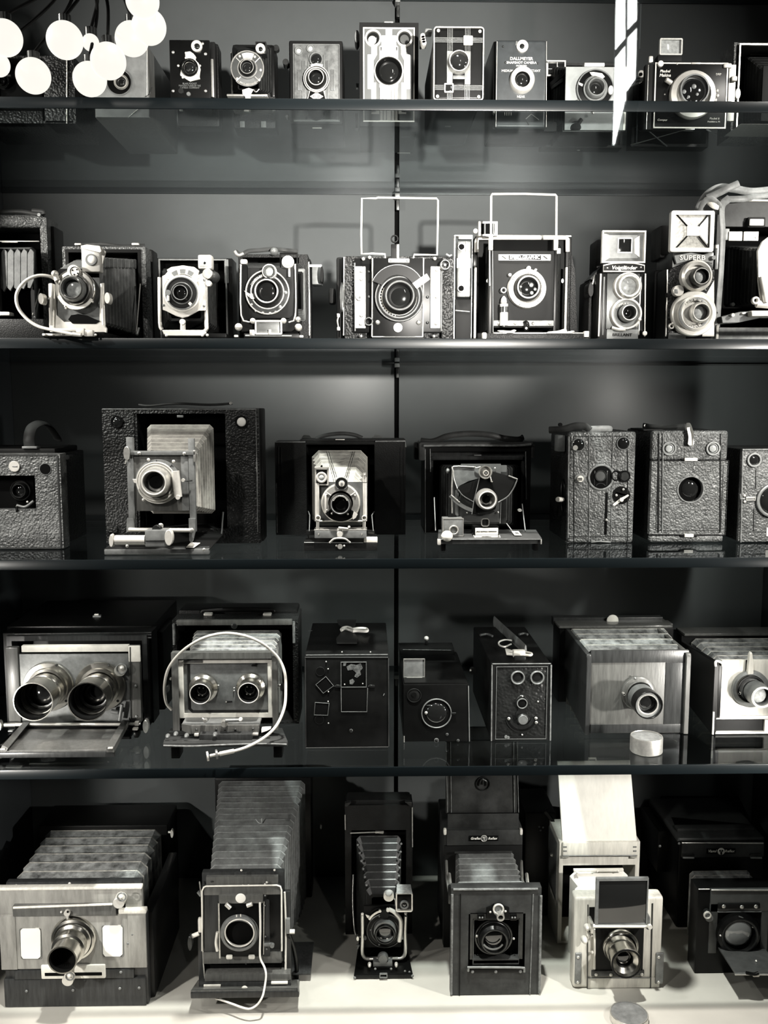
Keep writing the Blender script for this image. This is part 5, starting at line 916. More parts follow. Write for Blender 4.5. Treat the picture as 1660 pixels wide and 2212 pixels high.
# --- 3g
t = T('box_camera', 'leather box camera with a half-seen big round lens, cut by the right edge', 'camera', YS(2, 1175), V4, (1650, 940), ZS[2])
t.b('body', 1478, 286, 1900, None, M.dlea, .010, .13, .004); t.b('front', 1482, 286, 1900, None, M.lea, 0, .012, .004); t.w('pale_edge_line', [(1484, 292, -.001), (1660, 290, -.001)], .0015, M.edge); t.w('pale_edge_line', [(1486, 300, -.001), (1472, 930, -.001)], .0015, M.edge)
r = t.ring('finder_rim', 1562, 362, 36, 50, M.gm, 0, .004); t.dome('finder_lens', 1560, 360, 37, M.gl, 0, .003, r); t.ring('lens_rim', 1690, 640, 96, 116, M.gm, 0, .006, seg=56); t.dome('big_lens', 1690, 640, 98, M.gl, -.001, .010, seg=40)
t.w('seam', [(1576, 430, -.0006), (1574, 560, -.0006)], .0007, M.dm); t.w('seam', [(1562, 700, -.0006), (1560, 850, -.0006)], .0007, M.dm); t.w('seam', [(1474, 858, -.0006), (1660, 856, -.0006)], .0007, M.dm); t.b('side_latch', 1505, 616, 1580, 648, M.gm, -.002, .004, .001); t.f('latch_loop', 1510, 622, 1574, 642, 4, M.ni, -.0035, .002); t.w('latch_pin', [(1468, 596, -.002), (1470, 632, -.002), (1500, 632, -.002)], .0016, M.gm); t.scr([(1498, 608), (1500, 650)], 10, M.al, -.002)
t.b('corner_tag', 1650, 830, 1680, 890, M.wh, -.002, .003)

# ================================================================ row 4
U1 = (0, 1300, .2169); U2 = (340, 1300, .1928); U3 = (640, 1300, .3494); U4 = (1160, 1300, .3012)
def barrel(t, name, cx, cy, segs, m, dy, par=None, glass_r=None, **k):
    """a turned brass barrel: segs = [(radius px, distance forward m)], open at the front"""
    o = t.l(name, cx, cy, segs, m, dy, par, seg=56, **k); return o
# --- 4a stereo brass
t = T('stereo_camera', 'wooden stereo camera with two big polished barrel lenses over a drop-down bed, at far left', 'camera', .15, U1, (700, 1620), ZS[3])
t.b('body', 60, 240, 1520, None, M.wx, .10, .22, .004); t.f('moulding', 60, 310, 1525, 1500, (60, 60, 60, 40), M.wx, .06, .045); t.f('moulding_inner', 90, 340, 1480, 1480, (50, 50, 50, 30), M.wd, .045, .03)
for y in (322, 345, 372): t.w('moulding_bead', [(145, y, .058 - (y - 322) * .0002), (1510, y - 14, .058 - (y - 322) * .0002)], .0016, M.wd)
t.b('body_top', 150, 150, 1600, 250, M.wx, .24, .08, .003); t.w('top_line', [(1000, 152, .24), (1640, 156, .24)], .0014, M.dm)
t.l('top_knob', 968, 190, [(0, 0)] + [(18, 0), (18, -.006), (0, -.006)], M.gm, .17); t.w('knob_stem', [(968, 160, .17), (968, 205, .17)], .0034, M.al); t.w('knob_head', [(930, 148, .17), (1010, 148, .17)], .0042, M.gm); t.w('knob_cap', [(945, 130, .17), (985, 130, .17)], .003, M.al); t.w('knob_base', [(930, 235, .16), (1000, 235, .16)], .004, M.dm)
pl = t.quad('name_tag', ((765, 294, .09), (945, 294, .09), (975, 264, .15), (800, 264, .15)), M.gm, .001); t.b('board', 195, 520, 1290, 1200, M.gm, 0, .01, .001, lab='brushed light lens board'); t.b('board_upper', 212, 436, 1280, 500, M.iv, -.002, .01, .001); t.b('board_gap', 200, 496, 1285, 522, M.dk, .004, .006)
t.b('side_post', 70, 456, 192, 1220, M.wm, -.004, .012, .002); t.b('side_post', 1286, 440, 1400, 1200, M.wm, -.004, .012, .002); t.b('post_cap', 1278, 438, 1398, 600, M.iv, -.0055, .004, .002); t.w('post_line', [(1296, 450, -.006), (1300, 1190, -.006)], .0008, M.dm)
for cx, cy, fx, fy in ((490, 850, 0, 0), (1005, 850, 0, 0)):
    fl = t.l('lens_flange', cx, cy - 10, [(252, 0), (252, -.004), (246, -.006), (200, -.007), (196, -.012), (170, -.013)], M.br, -.001, seg=64)
    t.l('lens_tube', cx, cy, [(172, -.006), (172, -.030), (182, -.031), (182, -.034), (172, -.035), (168, -.056), (158, -.056), (158, -.015)], M.br, -.001, seg=64)
    t.l('lens_hood', cx, cy, [(166, -.041), (170, -.045), (184, -.048), (186, -.075), (190, -.078), (180, -.078), (176, -.049), (160, -.045), (166, -.041)], M.br, -.001, seg=64)
    t.l('inner_tube', cx, cy, [(176, -.0765), (174, -.049), (150, -.043), (150, -.022)], M.bm, -.001, seg=48); t.ring('inner_ring', cx, cy, 118, 150, M.dm, -.001, .004, off=-.036); t.dome('lens_glass', cx, cy, 120, M.gl, -.001, .008, seg=40, off=-.030)
    for a in (70, -40, 190): t.disc('flange_screw', cx + 224 * math.cos(R_(a)), cy - 10 - 224 * math.sin(R_(a)), 14, M.dm, -.006, .002, fl)
t.disc('round_knob', 1214, 664, 56, M.ni, -.001, .014); t.dome('knob_pip', 1218, 655, 26, M.al, -.015, .006); t.ring('knob_ring', 1214, 664, 44, 56, M.gm, -.014, .003); t.w('clip', [(1110, 1090, -.01), (1180, 1100, -.01)], .004, M.gm); t.w('clip_arm', [(1216, 1020, -.01), (1190, 1180, -.01)], .003, M.gm); t.scr([(1358, 1142), (1352, 838)], 15, M.gm, -.005)
t.w('focus_rod', [(150, 1222, -.01), (1210, 1222, -.01)], .0030, M.al, seg=12); t.w('rod_end', [(1210, 1215, -.01), (1400, 1215, -.01)], .0024, M.ni); t.disc('rod_wheel', 1465, 1220, 66, M.ni, -.01, .012, sx=.42); t.b('rod_collar', 1336, 1196, 1384, 1238, M.al, -.014, .008, .002); t.disc('rod_wheel', 10, 1220, 50, M.ni, -.01, .010, sx=.5); t.w('rod_left', [(40, 1226, -.01), (155, 1224, -.01)], .0038, M.ni); t.b('lug', 1316, 1262, 1370, 1284, M.iv, -.02, .01, .002); t.b('lug', 76, 1284, 126, 1298, M.gm, -.02, .008, .002)
zb = 0
t.quad('bed', ((0, 1500, -.115), (1140, 1500, -.115), (1200, 1290, -.02), (230, 1290, -.02)), M.wm, .004, lab='polished drop bed'); t.b('bed_front', -40, 1500, 1140, 1552, M.wd, -.118, .008, .001); t.quad('bed_rail', ((0, 1470, -.12), (60, 1500, -.12), (275, 1240, -.01), (210, 1240, -.01)), M.wm, .008); t.quad('bed_rail', ((1060, 1500, -.125), (1140, 1500, -.125), (1282, 1236, -.01), (1222, 1232, -.01)), M.wm, .010)
t.b('rail_tip', 1072, 1452, 1124, 1470, M.al, -.128, .006, .002); t.b('rail_tip', 0, 1462, 50, 1478, M.al, -.122, .006, .002); t.b('rail_tip', 30, 1434, 80, 1446, M.gm, -.11, .006, .001); t.w('bed_line', [(280, 1302, -.022), (1020, 1296, -.022)], .0012, M.ni); t.scr([(1142, 1424), (1076, 1506)], 9, M.al, -.10)
t.b('bed_support', 1330, 1300, 1380, 1360, M.bp, -.02, .02, .003); t.b('side_foot', 1290, 1470, 1470, None, M.wx, .02, .06, .003); t.b('left_foot', 0, 1500, 200, None, M.wx, -.05, .05, .003); t.b('under_board', 100, 1555, 1300, None, M.wx, -.02, .10, .003)
t.b('body_side', 1525, 300, 1640, 1480, M.wx, .13, .12, .004)
# --- 4b stereo with cable
t = T('stereo_camera', 'stereo folding camera with two small silver lenses and a long looping cable release', 'camera', YS(3, 1617), U2, (760, 1625), ZS[3])
t.f('body', 165, 205, 1575, None, (45, 62, 60, 20), M.dlea, .12, .09, bev=.003); t.b('body_back', 175, 215, 1560, None, M.dk, .20, .012); t.b('top_board', 215, 205, 1510, 262, M.wm, .115, .01, .001); t.b('top_leather', 240, 90, 1570, 205, M.blk, .17, .06, .004)
for x in (565, 1230): t.b('handle_clip', x - 48, 130, x + 48, 162, M.al, .15, .012, .002)
t.w('handle', [(505, 130, .17), (530, 100, .17), (900, 88, .16), (1270, 98, .17), (1295, 125, .17)], .0045, M.bp, sp=5, flat=.5); t.dome('catch', 862, 268, 36, M.dm, .116, .002); t.w('pale_corner_line', [(184, 250, .118), (190, 480, .118)], .0025, M.edge); t.w('pale_corner_line', [(1528, 220, .118), (1532, 460, .118)], .0025, M.edge)
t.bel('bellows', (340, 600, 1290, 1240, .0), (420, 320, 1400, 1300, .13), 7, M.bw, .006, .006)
t.f('standard', 165, 570, 1350, 1440, (75, 72, 62, 0), M.wm, -.006, .014, lab='light wood front standard'); t.f('cream_frame', 245, 655, 1290, 1300, (50, 34, 50, 52), M.iv, -.002, .008, lab='pale inner frame'); t.b('lens_board', 295, 688, 1242, 1250, M.gm, .002, .006, .001); t.b('painted_post_shadow', 296, 656, 508, 686, M.wm, -.003, .004)
t.b('top_clip', 1280, 535, 1345, 612, M.gm, -.009, .006, .001); t.w('clip_edge', [(1342, 540, -.0095), (1342, 612, -.0095)], .001, M.ni); t.w('mark_two', [(1060, 680, .001), (1090, 660, .001), (1125, 668, .001), (1100, 700, .001), (1060, 715, .001), (1115, 715, .001)], .0016, M.bp, sp=4)
for cx, cy in ((520, 960), (1050, 950)):
    t.l('lens_mount', cx, cy, [(165, 0), (160, -.006), (128, -.010), (122, -.020), (126, -.022), (118, -.034), (112, -.034), (104, -.016)], M.br, .001, seg=56); t.l('inner_hood', cx, cy, [(113, -.034), (96, -.022), (80, -.020), (80, -.012)], M.bm, .001, seg=40); t.ring('front_bezel', cx, cy, 108, 117, M.al, .001, .001, off=-.0335)
    t.dome('lens_glass', cx, cy, 82, M.gl, .001, .004, off=-.017); 
    for dx, dy_ in ((-30, -52), (26, -48), (-34, 50), (14, 54)): t.dome('bright_lens_dot', cx + dx * .8, cy + dy_ * .8 , 9, M.al, .001, .0008, off=-.0212)
t.scr([(770, 1122), (862, 965), (862, 995), (686, 936)], 9, M.al, .0); t.w('board_dent', [(770, 1122, .001), (840, 1118, .001)], .0012, M.bp)
t.b('base_block', 380, 1385, 1140, 1478, M.wm, -.032, .02, .001, lab='light wooden base block'); t.g('base_wedge', [(275, 1370), (380, 1385), (380, 1480), (350, 1478), (275, 1440)], M.wm, -.03, .02); t.b('base_top', 280, 1355, 1150, 1388, M.gm, -.028, .03, .001); t.scr([(440, 1434), (660, 1432), (758, 1430), (874, 1432), (1076, 1426)], 15, M.dm, -.032)
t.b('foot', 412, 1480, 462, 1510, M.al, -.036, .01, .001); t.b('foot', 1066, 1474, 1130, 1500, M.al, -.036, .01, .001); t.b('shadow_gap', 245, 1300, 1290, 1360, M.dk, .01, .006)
t.l('turn_knob', 760, 1345, [(38, 0), (40, -.006), (34, -.012), (0, -.012)], M.ni, -.034); t.w('turn_arm', [(760, 1330, -.046), (925, 1325, -.04)], .003, M.gm); t.dome('turn_tip', 935, 1315, 24, M.al, -.04, .008); t.w('turn_arm', [(500, 1308, -.036), (540, 1330, -.036)], .0024, M.ni); t.disc('turn_tip', 545, 1320, 20, M.ni, -.04, .008)
for x, y in ((210, 1475), (330, 1495), (120, 1500), (650, 1482)): t.dome('bed_knob', x, y, 26, M.gm, -.05, .01)
t.g('cream_block', [(1166, 1430), (1270, 1424), (1230, 1446), (1168, 1466)], M.wh, -.034, .012); t.quad('bed', ((70, 1575, -.06), (1460, 1575, -.06), (1400, 1490, .10), (150, 1490, .10)), M.slea, .002); t.b('bed_front', 62, 1575, 1460, 1630, M.slea, -.062, .008, .002); t.w('pale_bed_line', [(70, 1612, -.064), (400, 1618, -.064), (800, 1600, -.064), (1200, 1592, -.064), (1450, 1598, -.064)], .0016, M.edge, sp=4)
t.b('under_rail', 470, 1488, 1060, 1560, M.wd, -.048, .02, .001); t.b('bed_foot', 150, 1632, 250, None, M.bp, -.04, .03, .002); t.b('bed_foot', 1300, 1625, 1400, None, M.bp, -.04, .03, .002)
t.disc('left_wheel', 124, 962, 38, M.dm, .0, .01, sx=.4); t.dome('left_stud', 156, 860, 16, M.ni, .0, .006); t.disc('right_wheel', 1400, 940, 44, M.dm, .0, .01, sx=.4); t.w('right_axle', [(1350, 940, .0), (1395, 940, .0)], .003, M.ni)
t.w('cable_release', [(160, 1210, .02), (100, 1130, .015), (80, 960, .0), (120, 760, -.01), (240, 590, -.02), (400, 465, -.03), (560, 390, -.035), (760, 352, -.035), (960, 375, -.035), (1130, 440, -.03), (1260, 530, -.02), (1370, 650, -.015), (1430, 800, -.02), (1440, 980, -.03), (1425, 1180, -.045), (1340, 1380, -.06), (1200, 1520, -.075), (1020, 1620, -.085), (860, 1672, -.09), (700, 1704, -.093)], .0024, M.cb, sp=8)
t.w('cable_ferrule', [(860, 1670, -.09), (700, 1703, -.093)], .0036, M.al); t.w('cable_plunger', [(700, 1703, -.093), (590, 1725, -.094)], .0026, M.al); t.l('thumb_disc', 575, 1728, [(54, 0), (54, -.003), (0, -.003)], M.al, -.094, ax=(-.95, -.25, -.1)); t.l('finger_disc', 676, 1706, [(54, 0), (54, -.003), (0, -.003)], M.gm, -.093, ax=(-.95, -.25, -.1))
# --- 4c
t = T('box_camera', 'black box camera with square shutter panels and white string round its top handle', 'camera', YS(3, 1616), U3, (310, 905), ZS[3])
d4 = .24; t.b('body', 50, 345, 575, None, M.blk, .002, d4, .002); t.b('front', 52, 342, 573, None, mat('black_painted_front', .006, .4, spec=.2, bump=.2, scale=90, var=.5), 0, .006, .0015)
for x in (57, 571): t.w('pale_edge_line', [(x, 350, -.0004), (x + (2 if x > 300 else 3), 895, -.0004)], .0008, M.slea)
t.w('pale_edge_line', [(60, 903, -.0004), (570, 898, -.0004)], .0008, M.slea); t.w('pale_edge_line', [(55, 344, -.0004), (570, 344, -.0004)], .0009, M.slea); t.w('stitching', [(60, 330, .01), (568, 326, .01)], .0007, M.edge)
t.f('upper_panel_frame', 276, 372, 436, 530, 4, M.gm, -.002, .003); pn = t.b('upper_panel', 280, 376, 432, 526, M.bp, -.001, .002, .0003)
pm = mat('flaked_silvering', .16, .4, .3, var=.8, vscale=300)
for pts in (((312, 402), (340, 385), (372, 392), (400, 380), (412, 410), (396, 430), (402, 450), (376, 470), (360, 462), (372, 440), (350, 420), (320, 425)), ((330, 486), (350, 476), (362, 492), (350, 512), (332, 508)), ((292, 378), (312, 376), (306, 396), (290, 398))): t.g('flake', pts, pm, -.0016, .0008, pn)
t.b('lower_panel', 276, 530, 440, 682, M.dk, -.001, .002, .0003); t.w('panel_line', [(278, 534, -.0012), (280, 680, -.0012), (438, 680, -.0012), (442, 534, -.0012)], .0007, M.gm)
for x in (258, 466): t.g('panel_catch', [(x - 22, 524), (x - 10, 514), (x + 20, 516), (x + 20, 530), (x - 10, 530)], M.dm, -.002, .002, bev=.0003)
for pts in (((122, 512), (184, 462), (232, 520), (168, 566)), ((118, 622), (204, 628), (196, 702), (112, 700))): t.g('small_panel', pts, M.dk, -.001, .0015); t.w('small_panel_edge', [(p[0], p[1], -.0015) for p in pts], .0006, M.gm, closed=True)
for x, y in ((150, 430), (144, 728)): t.disc('round_hole', x, y, 28, M.dk, 0, .001); t.ring('hole_edge', x, y, 26, 29, M.dm, 0, .0012)
t.scr([(198, 415), (200, 555), (198, 616), (200, 750), (186, 370), (460, 310), (284, 310), (412, 506), (300, 510)], 5, M.ni, -.001); t.w('scratch', [(540, 580, -.0006), (546, 568, -.0006)], .0007, M.gm); t.dome('lower_stud', 340, 796, 12, M.dm, 0, .002)
t.w('top_join', [(74, 180, .132), (100, 178, .132)], .0008, M.gm)
hp = [(254, 110, .20), (372, 110, .20), (366, 140, .17), (338, 165, .15), (384, 225, .09), (376, 250, .075), (252, 250, .075), (248, 225, .09), (296, 165, .15), (262, 140, .17)]
bm = bmesh.new(); vs_ = [t.p(*q) for q in hp]; zt = t.p(310, 343, 0).z + .0045
w = [Vector(((onz(t.ox + q[0] * t.k, t.oy + q[1] * t.k, zt)))) for q in hp]
f1 = [bm.verts.new(v) for v in w]; f2 = [bm.verts.new(v + Vector((0, 0, -.003))) for v in w]; bm.faces.new(f1); bm.faces.new(f2[::-1])
for i in range(10): bm.faces.new((f1[i], f2[i], f2[(i + 1) % 10], f1[(i + 1) % 10]))
t.put('handle', bm, M.slea, lab='worn hourglass leather handle')
def ontop(px_, py_, zz): return onz(t.ox + px_ * t.k, t.oy + py_ * t.k, zz)
def wz(name, pts, r, m, zz, sp=0, flat=1.0, lab=None, closed=False):
    q = [ontop(x, y, zz) for x, y in pts]; q = spline(q, sp) if sp else q; bm = bmesh.new(); tube(bm, q, r, 8, flat, closed); return t.put(name, bm, m, None, lab, ang=60)
wz('string', [(278, 172), (290, 160), (320, 156), (345, 166), (352, 182), (330, 174), (300, 168), (280, 178)], .0022, M.wh, zt + .003, 5); wz('string_end', [(345, 170), (370, 166), (400, 164), (436, 168), (436, 182), (380, 180), (350, 182)], .0026, M.wh, zt + .003, 4)
# --- 4d
t = T('box_camera', 'low black box camera with a hinged square mirror standing on its top', 'camera', YS(3, 1604), U3, (870, 870), ZS[3])
t.b('body', 664, 512, 1068, None, M.wx, 0, .20, .0015, lab='ebonised box'); t.b('top_slab', 668, 498, 1060, 512, M.wx, .004, .19, .001)
t.b('mirror', 666, 356, 794, 468, M.gm, .035, .002, .0004, lab='hinged square metal mirror'); t.f('mirror_rim', 664, 354, 797, 470, 4, M.ni, .0335, .004); t.b('hinge', 682, 470, 784, 486, M.ni, .03, .006, .001)
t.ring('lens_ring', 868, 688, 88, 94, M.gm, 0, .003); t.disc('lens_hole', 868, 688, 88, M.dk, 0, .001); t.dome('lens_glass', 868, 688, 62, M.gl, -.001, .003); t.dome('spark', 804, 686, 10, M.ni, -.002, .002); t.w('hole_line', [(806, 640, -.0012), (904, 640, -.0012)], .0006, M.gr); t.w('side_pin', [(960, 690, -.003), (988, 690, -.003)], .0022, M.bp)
t.ring('small_ring', 730, 578, 40, 44, M.dm, 0, .002); t.disc('small_hole', 730, 578, 40, M.bm, 0, .001); t.disc('inner_hole', 730, 574, 16, M.dk, -.001, .001)
t.dome('catch_stud', 868, 856, 12, M.bp, 0, .004); t.ring('stud_ring', 868, 856, 10, 14, M.gm, 0, .002); t.scr([(934, 820), (1002, 858)], 10, M.wd, 0)
t.w('pale_edge_strip', [(1066, 520, -.0004), (1072, 862, -.0004)], .0009, M.gm); t.w('pale_edge_strip', [(668, 830, -.0004), (668, 868, -.0004)], .0009, M.ni)
t.b('raised_back', 640, 296, 980, 330, M.wx, .13, .05, .001); t.w('back_line', [(660, 296, .13), (960, 300, .13)], .0006, M.dm); t.dome('top_knob', 806, 226, 15, M.al, .16, .006); t.b('knob_post', 798, 230, 814, 296, M.bm, .165, .006)
t.disc('side_wheel', 1092, 422, 22, M.dm, .10, .008); t.dome('wheel_pip', 1080, 424, 7, M.al, .09, .003)
# --- 4e
t = T('box_camera', 'narrow black grained box camera with a paper tag on its grey strap', 'camera', YS(3, 1602), U3, (1390, 866), ZS[3])
t.b('body', 1208, 385, 1580, None, M.blk, .002, .26, .003); t.f('front_rim', 1208, 382, 1580, None, 26, M.blk, -.001, .006, bev=.0015); t.f('rim_line', 1236, 400, 1552, 850, 3, M.gm, -.0016, .001); t.b('front', 1240, 402, 1550, 850, mat('cellular_black_leather', .014, .35, spec=.3, bump=1, scale=230, kind='cell', var=.3, dist=.0012), .0, .004, .0005)
t.w('pale_edge_line', [(1212, 390, -.0015), (1208, 860, -.0015)], .0011, M.edge); t.w('pale_edge_line', [(1578, 390, -.0015), (1572, 858, -.0015)], .0014, M.edge); t.w('pale_edge_line', [(1214, 384, -.0015), (1576, 382, -.0015)], .0008, M.edge)
for x in (1370, 1490): r = t.ring('finder_rim', x, 467, 35, 43, M.gm, -.001, .004); t.dome('finder_lens', x, 467, 36, M.gl, -.001, .002, r)
t.g('pear_plate', [(1398, 575), (1416, 584), (1434, 606), (1436, 636), (1420, 668), (1434, 690), (1438, 720), (1360, 720), (1360, 690), (1376, 668), (1358, 640), (1360, 606), (1380, 584)], M.dm, -.001, .002, bev=.0006); t.ring('lens_rim', 1398, 628, 27, 33, M.gm, -.002, .002); t.disc('lens_hole', 1398, 628, 27, M.dk, -.002, .0006)
t.disc('lever_hub', 1402, 726, 30, M.gm, -.003, .004); t.ring('hub_rim', 1402, 726, 27, 36, M.dm, -.002, .003); t.arc('curved_track', 1398, 706, 84, 94, 195, 345, M.dk, -.002, .001); t.arc('track_plate', 1398, 706, 60, 104, 190, 350, M.dm, -.0012, .002)
t.scr([(1316, 722), (1484, 720), (1486, 746)], 10, M.ni, -.002); t.scr([(1400, 584), (1496, 617), (1398, 822)], 6, M.ni, -.001); t.disc('lower_stud', 1298, 834, 10, M.gm, 0, .002); t.disc('lower_stud', 1312, 838, 9, M.gm, 0, .002)
t.quad('side_flap', ((1170, 370, .12), (1185, 375, .10), (1186, 470, .10), (1170, 470, .12)), M.wx, .002)
zt = t.p(1400, 383, 0).z
wz('carry_strap', [(1225, 122), (1270, 165), (1330, 220), (1390, 275), (1420, 305)], .0115, M.st, zt + .006, 5, .18, 'grey leather strap'); t.b('buckle', 1344, 302, 1420, 348, M.iv, .022, .012, .003); t.b('strap_tip', 1350, 338, 1424, 366, M.dm, .008, .01, .003)
wz('tag_string', [(1330, 262), (1290, 278), (1258, 268), (1256, 248), (1290, 236), (1335, 240)], .0016, M.wh, zt + .008, 5)
bm = bmesh.new(); q = [ontop(x, y, zt + .003) for x, y in ((1292, 284), (1340, 300), (1350, 330), (1302, 326))]; f1 = [bm.verts.new(v) for v in q]; f2 = [bm.verts.new(v - Vector((0, 0, .0012))) for v in q]; bm.faces.new(f1); bm.faces.new(f2[::-1])
for i in range(4): bm.faces.new((f1[i], f2[i], f2[(i + 1) % 4], f1[(i + 1) % 4]))
t.put('paper_tag', bm, M.pa, lab='cream paper tag'); wz('tag_edge', [(1340, 302), (1400, 310), (1452, 318), (1450, 330), (1400, 326)], .0022, M.iv, zt + .007, 4)
wz('strap_lug', [(1140, 206), (1180, 200), (1215, 212)], .0022, M.gm, zt + .004, 4); wz('strap_lug', [(1380, 202), (1410, 196), (1432, 202)], .0022, M.gm, zt + .004, 4)
# --- 4f
t = T('folding_camera', 'wooden folding camera with tall side boards and a stubby lens, behind the round tin', 'camera', YS(3, 1590), U4, (730, 960), ZS[3])
t.b('front_board', 386, 350, 1082, 958, M.wm, .006, .008, .001); t.b('board_top_band', 388, 348, 1080, 436, M.wd, .0045, .003, .0005); t.b('board_bottom_band', 386, 880, 1082, None, M.wd, .0045, .003, .0005); t.b('painted_flap_shadow', 920, 436, 1080, 900, M.wd, .0048, .003, .0005)
xl = t.p(375, 400).x; xr = t.p(1090, 400).x
def flap(name, x, px0, y_top0, y_top1, back, m):
    """side board: front edge at the front plane, top sloping to the back"""
    z0 = t.p(px0, y_top0, 0).z; z1 = t.p(px0, y_top1, back).z; zb = t.zs; bm = bmesh.new(); A = []
    for xx in (x - .004, x + .004): A.append([bm.verts.new((xx, t.Y + a, z)) for a, z in ((-.002, zb), (back, zb + .02), (back, z1), (.0, z0), (-.002, z0 - .006))])
    bm.faces.new(A[0]); bm.faces.new(A[1][::-1])
    for i in range(5): bm.faces.new((A[0][i], A[1][i], A[1][(i + 1) % 5], A[0][(i + 1) % 5]))
    bmesh.ops.bevel(bm, geom=bm.edges[:], offset=.0008, segments=1, affect='EDGES'); return t.put(name, bm, m)
flap('side_board', xl, 375, 378, 190, .17, M.wd); flap('side_board', xr, 1095, 370, 185, .17, M.wm)
t.b('body', 165, 188, 985, None, M.wx, .17, .06, .002); t.b('body_top', 160, 172, 978, 190, M.wm, .165, .065, .002); t.b('top_corner', 880, 158, 978, 172, M.wm, .19, .03); t.dome('top_badge', 545, 134, 42, M.iv, .20, .002, sx=1.0); t.b('top_slab', 120, 112, 905, 172, M.wd, .21, .02, .001)
t.bel('bellows', (350, 345, 1060, 900, .012), (215, 192, 930, 880, .165), 4, M.bw, .012, .008)
t.l('lens_flange', 728, 652, [(124, 0), (122, -.005), (112, -.007), (96, -.008), (92, -.012)], M.wm, .006, seg=48); t.scr([(706, 547)], 9, M.gm, -.001)
t.l('lens_barrel', 735, 668, [(96, -.006), (92, -.030), (96, -.032), (96, -.050), (90, -.052), (74, -.052), (70, -.036), (68, -.02)], M.gm, .006, seg=48); t.ring('lens_rim', 735, 668, 64, 76, M.ni, .006, .0015, off=-.050); t.dome('lens_glass', 735, 668, 68, M.gl, .006, .006, off=-.038); t.ring('hood_half', 735, 668, 90, 98, M.bp, .006, .022, off=-.034); t.ring('side_pin', 618, 652, 5, 9, M.ni, .002, .01)
# --- 4g
t = T('folding_camera', 'pale-fronted folding camera with shiny creased bellows and a pointed pin above its lens', 'camera', YS(3, 1591), U4, (1500, 960), ZS[3])
t.b('front_board', 1322, 418, 2000, 818, M.wl, .004, .008, .001, lab='pale wooden front board'); t.b('board_foot', 1316, 818, 2000, 842, M.wh, .0, .010, .001); t.f('front_stand', 1262, 836, 2000, None, (16, 4, 14, 14), M.wh, -.002, .01, lab='pale base frame'); t.b('base_dark', 1280, 846, 1630, 944, M.bm, .004, .008, .001); t.w('foot_line', [(1270, 790, -.003), (1264, 950, -.003)], .0016, M.wh); t.b('pale_insert', 1636, 846, 1700, 944, M.wh, -.001, .01)
t.w('corner_hook', [(1284, 462, -.001), (1284, 432, -.001), (1300, 426, -.001), (1330, 440, -.001), (1334, 462, -.001)], .0022, M.wh, sp=3); t.b('side_panel', 1285, 446, 1326, 835, M.wx, .002, .012, .002); flap('side_board', t.p(1290, 440).x, 1290, 430, 280, .17, M.wx)
t.b('body', 1040, 240, 1900, None, M.wx, .17, .05, .002); t.b('body_top', 1060, 226, 1900, 246, M.wm, .165, .05, .004); t.bel('bellows', (1290, 415, 1940, 800, .012), (1100, 262, 1840, 760, .165), 5, M.bw, .010, .008)
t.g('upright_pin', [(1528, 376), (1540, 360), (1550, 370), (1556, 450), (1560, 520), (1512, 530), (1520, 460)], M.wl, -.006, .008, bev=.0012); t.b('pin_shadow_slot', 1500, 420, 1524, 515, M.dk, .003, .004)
t.l('lens_flange', 1530, 620, [(134, 0), (132, -.006), (110, -.010), (80, -.016)], M.gm, .003, seg=48); t.l('lens_barrel', 1540, 625, [(84, -.012), (78, -.046), (66, -.046), (60, -.030), (56, -.02)], M.gm, .003, seg=48); t.dome('lens_glass', 1540, 625, 60, M.gw, .003, .008, off=-.029); t.ring('lens_rim', 1540, 625, 62, 74, M.al, .003, .003, off=-.044); t.ring('barrel_shade', 1530, 620, 84, 100, M.bp, -.010, .006); t.ring('side_pin', 1450, 652, 6, 11, M.al, -.012, .004)
# --- 4h tin
c = onz(1160 + 820 * .3012, 1300 + 1112 * .3012, ZS[3]); rr = (P(1160 + 934 * .3012, 1634, c.y + .02) - P(1160 + 706 * .3012, 1634, c.y + .02)).x / 2
def tin(name, label, x, y, z, r, h, m, m2, cat='lid', tilt=0):
    root = bpy.data.objects.new(name, None); sc.collection.objects.link(root); root.location = (x, y, z); root['label'] = label; root['category'] = cat; root.rotation_euler = (tilt, 0, 0)
    def lathe(nm, prof, mm, par):
        bm = bmesh.new(); rings = [[bm.verts.new((math.cos(2 * math.pi * i / 56) * a, math.sin(2 * math.pi * i / 56) * a, b_)) for i in range(56)] if a > 0 else [bm.verts.new((0, 0, b_))] for a, b_ in prof]
        for A, B_ in zip(rings, rings[1:]):
            for i in range(56):
                j = (i + 1) % 56
                if len(B_) == 1: bm.faces.new((A[i], A[j], B_[0]))
                elif len(A) == 1: bm.faces.new((A[0], B_[j], B_[i]))
                else: bm.faces.new((A[i], A[j], B_[j], B_[i]))
        return link(nm, bm, mm, par, ang=30)
    s_ = lathe('rim', [(0, 0), (r * .97, 0), (r, .001), (r, h * .92), (r * .975, h), (r * .94, h), (r * .93, h - .0012)], m, root)
    lathe('top', [(r * .935, h - .0016), (r * .6, h - .0014), (0, h - .0012)], m2, root)
tin('round_tin', 'small round tin with a bright metal rim lying on the lowest glass shelf', c.x, c.y + rr, ZS[3], rr, .026, M.ni, mat('worn_tin_top', .30, .45, .4, var=.4, vscale=80), 'tin')

# ================================================================ row 5 (cabinet floor)
S1 = (0, 1700, .241); S2 = (390, 1650, .2541); S3 = (700, 1700, .2314); S4 = (930, 1600, .2766); S5 = (1160, 1600, .2768); S6 = (1380, 1660, .2496)
